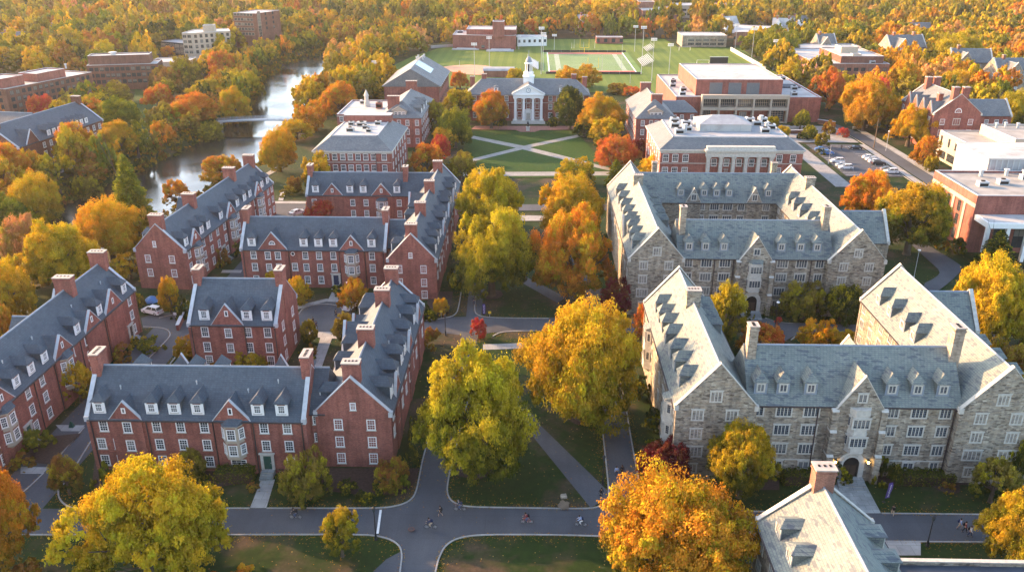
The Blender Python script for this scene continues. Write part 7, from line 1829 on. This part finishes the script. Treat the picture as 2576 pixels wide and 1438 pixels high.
for px, py, l in ((1722, 128, 'white soccer goal before the field house'), (1768, 162, 'white soccer goal on the right pitch')):
    o = tag(empty('soccer_goal', (*at(px, py), 0)), l, 'goal', 'soccer goals'); m = MB()
    for s_ in (-3.6, 3.6): m.tube((s_, 0, 0), (s_, 0, 2.4), .08, .08, 'white'); m.tube((s_, 0, 2.4), (s_, 1.6, 0), .05, .05, 'white')
    m.tube((-3.6, 0, 2.4), (3.6, 0, 2.4), .08, .08, 'white'); m.obj('goal_frame', o)
# signs and small things
def banner(px, py, h_, w_, label, mat='purple', lean=.0):
    o = tag(empty('feather_banner', (*at(px, py), 0), .3), label, 'banner', 'upright banners'); m = MB(); m.tube((0, 0, 0), (lean*h_, 0, h_), .03, .02, 'darkmetal'); m.cyl(0, 0, 0, .06, .25, .25, 'darkmetal', 8); m.obj('pole', o)
    m = MB(); n = 8
    for i in range(n):
        z0, z1 = h_*(.2+.78*i/n), h_*(.2+.78*(i+1)/n); wa = w_*(1 if i < n-1 else .9); y0, y1 = .06*math.sin(i*.9), .06*math.sin((i+1)*.9)
        m.hexa([(lean*z0+.03, y0-.012, z0), (lean*z0+wa, y0-.012, z0), (lean*z0+wa, y0+.012, z0), (lean*z0+.03, y0+.012, z0), (lean*z1+.03, y1-.012, z1), (lean*z1+wa, y1-.012, z1), (lean*z1+wa, y1+.012, z1), (lean*z1+.03, y1+.012, z1)], mat)
    f = m.obj('banner_cloth', o); m = MB()
    for i in range(9):      # small upright white characters, unreadable in the photo
        z = h_*(.28+.072*i); x = lean*z+w_*.5
        m.box(x-.1, x+.1, -.085, -.07, z, z+.05, 'white'); m.box(x-.1+.06*(i % 3), x-.04+.06*(i % 3), -.085, -.07, z, z+.14, 'white')
    m.obj('banner_lettering', f)
banner(2223, 1262, 3.1, .75, 'tall purple banner with white writing beside the flagstone walk', lean=.09); banner(1214, 796, 2.8, .6, 'purple banner at the lane junction')
def sign(px, py, h_, label, mat='yellow_sign'):
    o = tag(empty('sign_post', (*at(px, py), 0)), label, 'sign', 'small yellow signs'); m = MB(); m.cyl(0, 0, 0, h_, .035, .035, 'steel', 6); m.obj('post', o); m = MB(); m.box(-.3, .3, -.05, -.03, h_-.55, h_, mat); m.obj('sign_panel', o)
sign(1110, 800, 1.8, 'small yellow sign left of the lane'); sign(1232, 798, 1.4, 'small yellow sign on the second lawn'); sign(443, 805, 1.7, 'small pale sign at the court kerb', 'white'); sign(2350, 408, 1.8, 'small yellow sign at the street edge')
o = tag(MB().obj('x') if False else None, None) if False else None
m = MB(); m.hexa([(-.5, -.35, -.1), (.5, -.35, -.1), (.48, .32, -.1), (-.48, .32, -.1), (-.42, -.28, .42), (.4, -.28, .45), (.4, .25, .6), (-.4, .25, .58)], 'stone'); tag(m.obj('stone_marker', None, (*at(1418, 1250), -.1), .2, .08), 'grey stone marker block on the front lawn', 'stone marker')
c = at(1418, 1272); sheet('bare_patch', [(c[0]+.9*math.cos(a)*random.uniform(.7, 1.2), c[1]+.9*math.sin(a)*random.uniform(.7, 1.2)) for a in np.linspace(0, 6.28, 16)[:-1]], 'bare_soil', 'bare earth patch before the stone marker', 'ground', px=False, keep=False)
m = MB(); m.cyl(0, 0, 0, .02, .42, .42, 'brick_brown', 18); m.cyl(0, 0, .02, .03, .34, .34, 'pipe', 18); tag(m.obj('manhole_cover', None, (*at(1035, 1334), ZS[0]+.004)), 'rusty round manhole cover in the front road', 'manhole')
m = MB(); m.box(-.3, .3, -.3, .3, .0, .03, 'darkmetal'); m.box(-.25, .25, -.03, .03, .03, .035, 'pipe'); tag(m.obj('drain_grate', None, (*at(1240, 852), ZS[0]+.004)), 'small dark drain in the cross lane', 'drain')
for px, py, l in ((262, 915, 'x'),): pass
def bench(px, py, rot, label):
    o = tag(empty('park_bench', (*at(px, py), 0), rot), label, 'bench', 'park benches')
    m = MB(); [m.box(-.8, .8, -.25+k*.14, -.14+k*.14, .43, .47, 'wood') for k in range(4)]; m.obj('seat', o)
    m = MB(); [m.box(-.8, .8, .30, .34, .55+k*.14, .66+k*.14, 'wood') for k in range(3)]; m.obj('backrest', o)
    for s_ in (-.7, .7): m = MB(); m.box(s_-.04, s_+.04, -.22, .3, 0, .43, 'darkmetal'); m.box(s_-.04, s_+.04, .3, .36, 0, .98, 'darkmetal'); m.obj('leg', o)
bench(1652, 1058, -1.5, 'wooden bench on the paving at the west wall of the front stone hall'); bench(1250, 328, 0, 'wooden bench on the brick terrace'); bench(2180, 322, .3, 'wooden bench at the bend of the street')
o = tag(empty('statue', (*at(1328, 330), 0)), 'dark small statue on a plinth before the portico', 'statue'); m = MB(); m.box(-.7, .7, -.7, .7, 0, 1.6, 'limestone'); m.box(-.85, .85, -.85, .85, 1.6, 1.75, 'limestone'); m.obj('plinth', o); m = MB(); m.lathe([(.1, 1.75), (.36, 1.8), (.3, 2.6), (.42, 3.1), (.4, 3.3), (.14, 3.5), (.2, 3.7), (.16, 3.95), (0, 4.)], 'darkmetal', n=10); m.obj('figure', o)
# tarps and barrels beside the riverside hall
for px, py, c, l in ((440, 765, 'door_navy', 'blue tarpaulin heap at the riverside hall gable'), (382, 757, 'car_blue', 'blue and white cover on the bank by the drive')):
    m = MB(); m.lathe([(1.5, 0), (1.3, .45), (.8, .9), (.3, 1.15), (0, 1.2)], c, n=9); tag(m.obj('tarpaulin', None, (*at(px, py), 0), .4), l, 'tarpaulin')
low_wall(at(462, 800), at(448, 832), 1.2, 'brick retaining wall beside the left court', 'brick')
m = MB(); m.hexa([(-.4, -.35, 0), (.4, -.35, 0), (.4, .35, 0), (-.4, .35, 0), (-.1, -.05, 1.1), (.1, -.05, 1.1), (.1, .05, 1.1), (-.1, .05, 1.1)], 'door_green'); tag(m.obj('garden_flag', None, (*at(181, 1074), 0)), 'teal pointed cover by the left hall door', 'cover')

# ------------------------------------------------------------------ cars
def car(X, Y, rot, paint_, label, suv=False, z=0.):
    o = tag(empty('parked_car', (X, Y, z), rot), label, 'car', 'parked cars')
    L_, W_, H_ = 4.6, 1.82, 1.68 if suv else 1.46
    prof = [(-2.3, .42), (-2.28, .86), (-2.1, .97), (-1.5, 1.0), (1.0, .98), (1.9, .86), (2.24, .72), (2.3, .45)] if not suv else [(-2.3, .45), (-2.28, 1.0), (-2.15, 1.08), (-1.5, 1.1), (1.0, 1.06), (1.95, .95), (2.26, .78), (2.3, .48)]
    m = MB()
    def loft(pr, z0, wb, wt):
        n = len(pr)
        for (xa, za), (xb, zb) in zip(pr, pr[1:]):
            wa = W_/2*(1-.10*(abs(xa)/2.3)**4); wb_ = W_/2*(1-.10*(abs(xb)/2.3)**4)
            m.hexa([(xa, -wa, z0), (xb, -wb_, z0), (xb, wb_, z0), (xa, wa, z0), (xa, -wa*.95, za), (xb, -wb_*.95, zb), (xb, wb_*.95, zb), (xa, wa*.95, za)], paint_)
    loft(prof, .26, 1, 1)
    c = [(-2.0, -1.25, 1.15, .55), (0, 0, 0, 0)]
    xb0, xb1, xt0, xt1 = (-2.1, 1.15, -1.75, .35) if suv else (-1.75, 1.2, -1.0, .4)
    zb = 1.02 if not suv else 1.08
    m.hexa([(xt0-.05, -.66, H_-.05), (xt1+.05, -.66, H_-.05), (xt1+.05, .66, H_-.05), (xt0-.05, .66, H_-.05), (xt0+.1, -.58, H_), (xt1-.1, -.58, H_), (xt1-.1, .58, H_), (xt0+.1, .58, H_)], paint_)
    m.obj('body', o, bevel=.04)
    m = MB(); m.hexa([(xb0, -.84, zb-.06), (xb1, -.84, zb-.06), (xb1, .84, zb-.06), (xb0, .84, zb-.06), (xt0, -.67, H_-.04), (xt1, -.67, H_-.04), (xt1, .67, H_-.04), (xt0, .67, H_-.04)], 'sheet_glass'); m.obj('window', o)
    m = MB()
    for s_ in (-1, 1):
        for xa, xb in ((xb0, xt0), (xb1, xt1), ((xb0+xb1)/2-.1, (xt0+xt1)/2-.05)): m.tube((xa, s_*.85, zb-.05), (xb, s_*.675, H_-.02), .045, .045, paint_, 5)
    m.obj('pillar', o)
    for x in (-1.4, 1.4):
        for s_ in (-1, 1):
            def ringy(r, y): return [(x+r*math.cos(2*math.pi*i/14), y, .33+r*math.sin(2*math.pi*i/14)) for i in range(14)]
            m = MB(); m.prism(ringy(.33, s_*.68), ringy(.33, s_*.91), 'rubber'); wh = m.obj('wheel', o); m = MB(); m.prism(ringy(.2, s_*.9), ringy(.18, s_*.93), 'alu'); m.obj('rim', wh)
    for s_ in (-.62, .62):
        m = MB(); m.box(2.16, 2.3, s_-.2, s_+.2, .62, .78, 'white'); m.obj('headlight', o); m = MB(); m.box(-2.31, -2.2, s_-.18, s_+.18, .7, .88, 'track_red'); m.obj('tail_light', o)
    return o
zc = ZS[0]
cars = [(385, 790, 2.75, 'car_white', 'white SUV parked by the kerb of the left court', True), (884, 776, 1.2, 'car_white', 'white car behind the orange forecourt tree', False), (748, 541, .9, 'car_silver', 'silver car half hidden behind the middle brick hall', False)]
for px, py, rot, p_, l, s_ in cars: X, Y = at(px, py); car(X, Y, rot, p_, l, s_, zc)
for (x, y, p_, l) in ((103.2, 271.0, 'car_white', 'white car in the left bays nearest the columned hall'), (103.2, 273.9, 'car_silver', 'silver car in the left bays beside the white one'), (103.2, 279.3, 'car_white', 'lone white car in the middle of the left bays'), (103.2, 290.3, 'car_blue', 'blue car in the left bays under the olive tree'), (103.2, 293.2, 'car_grey', 'grey car in the left bays at the far end'), (103.0, 296., 'car_blue', 'farthest blue car in the left bays'),
                    (115.9, 276.4, 'car_black', 'black car at the near end of the right bays'), (115.9, 279.2, 'car_white', 'white car beside the black car in the right bays'), (115.9, 282., 'car_silver', 'silver car in the middle of the right bays'), (115.9, 284.8, 'car_white', 'farthest of the white cars in the right bays'), (115.9, 298.4, 'car_black', 'lone black car at the far end of the right bays'), (115.9, 266., 'car_white', 'white car by the orange tree in the right bays'), (116., 268.9, 'car_grey', 'grey car by the orange tree in the right bays')):
    car(x, y, random.choice((0, math.pi))+random.uniform(-.03, .03), p_, l, random.random() < .4, zc)
X, Y = at(2224, 441); car(134.5, 282, 1.5, 'car_black', 'black car parked off the far pavement of the street', False, 0.)

# ------------------------------------------------------------------ people
def skin_obj(name, parent, chains, mat, sub=1, smooth=True):
    """chains: lists of (point, radius) joined at equal points; one continuous skin"""
    idx_ = {}; vs = []; rad = []; es = []
    for ch in chains:
        prev = None
        for p, r in ch:
            k = tuple(round(c, 4) for c in p)
            if k not in idx_: idx_[k] = len(vs); vs.append(p); rad.append(r)
            i = idx_[k]
            if prev is not None and prev != i: es.append((prev, i))
            prev = i
    me = bpy.data.meshes.new(name); me.from_pydata(vs, es, []); me.materials.append(mat)
    o = bpy.data.objects.new(name, me); COL.objects.link(o); o.parent = parent
    md = o.modifiers.new('skin', 'SKIN'); md.use_smooth_shade = smooth
    if not me.skin_vertices: me.attributes  # layer is made with the modifier
    lay = me.skin_vertices[0].data if me.skin_vertices else None
    if lay is None:
        bpy.context.view_layer.objects.active = o; bpy.ops.mesh.customdata_skin_add(); lay = me.skin_vertices[0].data
    for i, r in enumerate(rad): lay[i].radius = (r, r) if not isinstance(r, tuple) else r
    lay[0].use_root = True
    s_ = o.modifiers.new('subdivision', 'SUBSURF'); s_.levels = sub; s_.render_levels = sub
    return o
def person(px, py, rot, pose, label, top, legs, skin='skin', hair='brown_hair', bag=None, at_=None, parent=None, shorts=False):
    X, Y = at(px, py) if at_ is None else at_[:2]
    z = zc+.0 if at_ is None else at_[2]
    root = tag(empty('person', (X, Y, z), rot), label, 'person', 'people on the paths and roads')
    st = {'walk': 1, 'stand': 0}.get(pose, 0)
    if pose == 'cycle':      # faces +x, sits on a saddle
        pel, chest, neck, head = (-.18, 0, 1.0), (.12, 0, 1.42), (.2, 0, 1.52), (.26, 0, 1.68)
        leg = lambda s_: [pel, (-.16, s_*.1, .98), ((.22, s_*.11, .78) if s_ > 0 else (.14, s_*.11, .62)), ((.02, s_*.11, .42) if s_ > 0 else (-.04, s_*.11, .2)), ((.16, s_*.11, .36) if s_ > 0 else (.1, s_*.11, .13))]
        arm = lambda s_: [chest, (.12, s_*.19, 1.38), (.3, s_*.25, 1.2), (.52, s_*.22, 1.06)]
    else:
        k = .24*st; pel, chest, neck, head = (0, 0, .95), (.02, 0, 1.38), (.02, 0, 1.5), (.04, 0, 1.64)
        leg = lambda s_: [pel, (0, s_*.1, .9), (s_*k*.7+.03*st, s_*.1, .5), (s_*k-.06*st*(s_ < 0), s_*.1, .09+.05*st*(s_ < 0)), (s_*k+.15, s_*.11, .04+.02*st*(s_ < 0))]
        arm = lambda s_: [chest, (.02, s_*.19, 1.39), (-s_*k*.4-.02, s_*.25, 1.1), (-s_*k*.7+.06, s_*.25, .86)]
    mid = tuple((a+b_)/2 for a, b_ in zip(pel, chest))
    sk = MT[skin]
    body = [[(pel, .12), (mid, .115), (chest, .125), (neck, .055), (tuple((a+b_)/2 for a, b_ in zip(neck, head)), .06), (head, .095), ((head[0], 0, head[2]+.09), .07)]]
    for s_ in (-1, 1):
        l_ = leg(s_); body.append([(l_[0], .12), (l_[1], .09), (l_[2], .058), (l_[3], .042), (l_[4], .035)])
        a_ = arm(s_); body.append([(a_[0], .125), (a_[1], .06), (a_[2], .042), (a_[3], .03)])
        h0 = Vector(a_[3]); d = (h0-Vector(a_[2])).normalized(); sd_ = Vector((d.z, 0, -d.x)) if abs(d.y) < .9 else Vector((1, 0, 0))
        palm = h0+d*.07; body.append([(a_[3], .03), (tuple(palm), .03)])
        for q_, (w_, ln) in enumerate(((-.028, .07), (-.01, .082), (.01, .078), (.028, .062))):
            k1 = palm+sd_*w_+d*.03; k2 = k1+d*ln*.5+sd_*.004; k3 = k2+d*ln*.35-Vector((0, s_*.02, 0)); body.append([(tuple(palm), .03), (tuple(k1), .009), (tuple(k2), .008), (tuple(k3), .007)])
        t1 = h0+d*.03+sd_*.04; t2 = t1+d*.03+sd_*.02; body.append([(a_[3], .03), (tuple(t1), .01), (tuple(t2), .008)])
    skin_obj('body', root, body, sk)
    # clothing follows the same bones, slightly larger
    tp = [[(tuple(p*.85+q_*.15 for p, q_ in zip(pel, chest)), .145), (mid, .14), (chest, .15), (tuple(a*.6+b_*.4 for a, b_ in zip(chest, neck)), .09)]]
    for s_ in (-1, 1):
        a_ = arm(s_); tp.append([(a_[0], .15), (a_[1], .085), (a_[2], .062), (tuple(.15*a+.85*b_ for a, b_ in zip(a_[2], a_[3])), .05)])
    skin_obj('jacket', root, tp, CLOTH[top])
    tr = [[(tuple(p*.9+q_*.1 for p, q_ in zip(pel, chest)), .138), (pel, .135)]]
    for s_ in (-1, 1):
        l_ = leg(s_); e = .35 if shorts else .95
        ch = [(pel, .135), (l_[1], .108), (l_[2], .076)]
        if not shorts: ch.append((tuple(a*(1-.92)+b_*.92 for a, b_ in zip(l_[2], l_[3])), .06))
        tr.append(ch)
    skin_obj('trousers', root, tr, CLOTH[legs])
    for s_ in (-1, 1):
        l_ = leg(s_); skin_obj('shoe', root, [[(l_[3], .055), ((l_[4][0]-.03, l_[4][1], l_[4][2]+.01), .05), ((l_[4][0]+.05, l_[4][1], l_[4][2]), .04)]], CLOTH['black'])
    m = MB(); m.lathe([(.0, .12), (.07, .1), (.1, .05), (.112, -.01), (.108, -.08), (.09, -.13)], 'bark', n=10); hm = m.mesh('hair'); hm.materials.clear(); hm.materials.append(CLOTH[hair])
    ho = link('hair', hm, root, (head[0]-.025, 0, head[2]+.03)); 
    m = MB()
    for s_ in (-.035, .035): m.box(.085, .098, s_-.012, s_+.012, .0, .014, 'hole')
    m.box(.09, .118, -.012, .012, -.045, -.005, 'skin' if skin == 'skin' else 'skin_dark'); m.box(.085, .099, -.03, .03, -.075, -.065, 'brick'); m.obj('face', root, (head[0], 0, head[2]+.01))
    if bag:
        cx_, cz_ = (chest[0]+mid[0])/2-.22, (chest[2]+mid[2])/2+.03
        ca, sa = math.cos(rot), math.sin(rot)
        bg_ = tag(empty('backpack', (X+cx_*ca, Y+cx_*sa, z+cz_), rot), f'{bag} backpack worn by the '+label.replace('person ', 'person ', 1), 'backpack', 'backpacks'); bg_['label'] = ' '.join(bg_['label'].split()[:15])
        m = MB(); m.hexa([(-.1, -.15, -.24), (.08, -.15, -.24), (.08, .15, -.24), (-.1, .15, -.24), (-.06, -.13, .2), (.1, -.13, .2), (.1, .13, .2), (-.06, .13, .2)], 'rubber'); me = m.mesh('bag_body'); me.materials.clear(); me.materials.append(CLOTH[bag]); q_ = link('bag_body', me, bg_); md = q_.modifiers.new('b', 'BEVEL'); md.width = .05; md.segments = 2
        m = MB(); m.hexa([(-.15, -.11, -.2), (-.09, -.11, -.2), (-.09, .11, -.2), (-.15, .11, -.2), (-.13, -.1, 0), (-.08, -.1, 0), (-.08, .1, 0), (-.13, .1, 0)], 'rubber'); me = m.mesh('bag_pocket'); me.materials.clear(); me.materials.append(CLOTH[bag]); link('bag_pocket', me, bg_)
    return root
def bicycle(X, Y, rot, label, col='darkmetal'):
    o = tag(empty('bicycle', (X, Y, zc), rot), label, 'bicycle', 'bicycles being ridden')
    m = MB(); B_, S_, H_, F_, Rr = (-.02, 0, .3), (-.2, 0, .88), (.42, 0, .86), (.55, 0, .34), (-.52, 0, .34)
    for a, b_ in ((B_, S_), (B_, (.4, 0, .72)), (S_, H_), (H_, (.47, 0, .66)), (Rr, B_), (Rr, S_), ((.47, 0, .66), F_), (B_, (-.02, .1, .3)), (B_, (-.02, -.1, .3))): m.tube(a, b_, .026, .026, col, 6)
    m.tube((-.02, -.1, .3), (.1, -.1, .16), .018, .018, 'steel'); m.tube((-.02, .1, .3), (-.14, .1, .44), .018, .018, 'steel'); m.obj('frame', o)
    for x in (.55, -.52):
        m = MB(); n = 20
        for i in range(n):
            a, b_ = 2*math.pi*i/n, 2*math.pi*(i+1)/n; m.tube((x+.33*math.cos(a), 0, .34+.33*math.sin(a)), (x+.33*math.cos(b_), 0, .34+.33*math.sin(b_)), .026, .026, 'rubber', 5)
        wh = m.obj('wheel', o); m = MB()
        for i in range(12): a = 2*math.pi*i/12; m.tube((x, 0, .34), (x+.31*math.cos(a), 0, .34+.31*math.sin(a)), .006, .006, 'alu', 4)
        m.obj('spokes', wh)
    m = MB(); m.tube(H_, (.46, 0, 1.02), .02, .02, 'darkmetal'); m.tube((.48, -.27, 1.03), (.48, .27, 1.03), .018, .018, 'rubber'); m.obj('handlebar', o)
    m = MB(); m.hexa([(-.38, -.08, .92), (-.1, -.03, .92), (-.1, .03, .92), (-.38, .08, .92), (-.38, -.09, .97), (-.1, -.03, .96), (-.1, .03, .96), (-.38, .09, .97)], 'rubber'); m.tube((-.2, 0, .86), (-.22, 0, .94), .02, .02, 'steel'); m.obj('saddle', o)
def cyclist(px, py, rot, label, blabel, top, legs, bag=None, col='darkmetal', hair='brown_hair', skin='skin'):
    X, Y = at(px, py); bicycle(X, Y, rot, blabel, col); person(0, 0, rot, 'cycle', label, top, legs, skin, hair, bag, (X, Y, zc))
PI = math.pi
cyclist(745, 1308, PI, 'cyclist in black riding left past the green door walk', 'dark bicycle ridden left past the green door walk', 'black', 'denim', 'black')
cyclist(1084, 1333, PI, 'cyclist in a navy top and tan trousers riding across the road junction', 'dark bicycle of the cyclist in tan trousers', 'navy', 'tan', 'navy')
cyclist(1158, 1288, PI, 'helmeted cyclist in navy riding left beside the lawn corner', 'dark bicycle ridden beside the lawn corner', 'navy', 'denim', 'navy', hair='grey')
cyclist(1326, 1320, PI, 'cyclist in maroon on a red bicycle on the front road', 'red bicycle ridden along the front road', 'maroon', 'denim', 'black', 'track_red')
cyclist(1461, 1327, PI*.98, 'cyclist in a light blue shirt riding near the orange maple', 'dark bicycle ridden near the orange maple', 'lightblue', 'white', 'navy')
cyclist(1511, 1254, -PI*.42, 'cyclist in black coming towards the front at the path end', 'dark bicycle at the end of the diagonal path', 'black', 'black', None)
cyclist(1414, 440, PI*.5+.9, 'tiny cyclist on the near walk of the quad', 'tiny bicycle on the near walk of the quad', 'grey', 'denim', None)
person(1108, 1302, 2.9, 'walk', 'walker in black shorts crossing the road junction', 'black', 'black', bag='black', shorts=True)
person(1550, 1201, -1.5, 'walk', 'walker in light blue, left of a pair on the stone walk', 'lightblue', 'navy'); person(1564, 1198, -1.6, 'walk', 'walker in black, right of a pair on the stone walk', 'black', 'black', skin='skin_dark')
person(1572, 1066, -1.4, 'walk', 'walker in black farther up the stone walk', 'black', 'black'); person(1542, 1064, -1.5, 'stand', 'person in white standing on the stone walk', 'white', 'tan')
person(2243, 1300, 1.3, 'walk', 'person in black and tan at the edge of the right road', 'black', 'tan', bag='black')
person(2411, 1334, -.4, 'walk', 'walker in light blue and shorts leading three on the right road', 'lightblue', 'tan', bag='navy', shorts=True); person(2424, 1342, -.4, 'walk', 'walker in maroon, middle of three on the right road', 'maroon', 'black', bag='black'); person(2437, 1353, -.5, 'walk', 'walker in white top and navy trousers, last of three on the right road', 'white', 'navy', bag='black')
person(1193, 768, -1.5, 'walk', 'person in navy walking down the tree lane', 'navy', 'navy'); person(846, 800, 2.2, 'walk', 'person in black crossing the turning court', 'black', 'black'); person(789, 820, -.8, 'walk', 'person in black at the left of the turning court', 'black', 'black'); person(797, 830, -.8, 'walk', 'person in navy at the left of the turning court', 'navy', 'black')
person(1876, 778, -1.2, 'stand', 'person in light blue at the second arch steps', 'lightblue', 'grey'); person(2116, 378, .5, 'walk', 'person in black on the plaza by the car park', 'black', 'black')

# ------------------------------------------------------------------ air
hz = MB(); hz.box(-2550, 2550, -120, 3300, -6, 74.5, 'white'); o = hz.obj('haze'); tag(o, 'thin warm autumn haze over the campus', 'haze', kind='stuff')
hm = bpy.data.materials.new('haze'); hm.use_nodes = True; t = hm.node_tree; t.nodes.remove(t.nodes['Principled BSDF'])
pv = t.nodes.new('ShaderNodeVolumePrincipled'); pv.inputs['Color'].default_value = (1, .96, .92, 1); pv.inputs['Density'].default_value = .00006; pv.inputs['Anisotropy'].default_value = .3
t.links.new(pv.outputs[0], t.nodes['Material Output'].inputs['Volume']); o.data.materials.clear(); o.data.materials.append(hm)
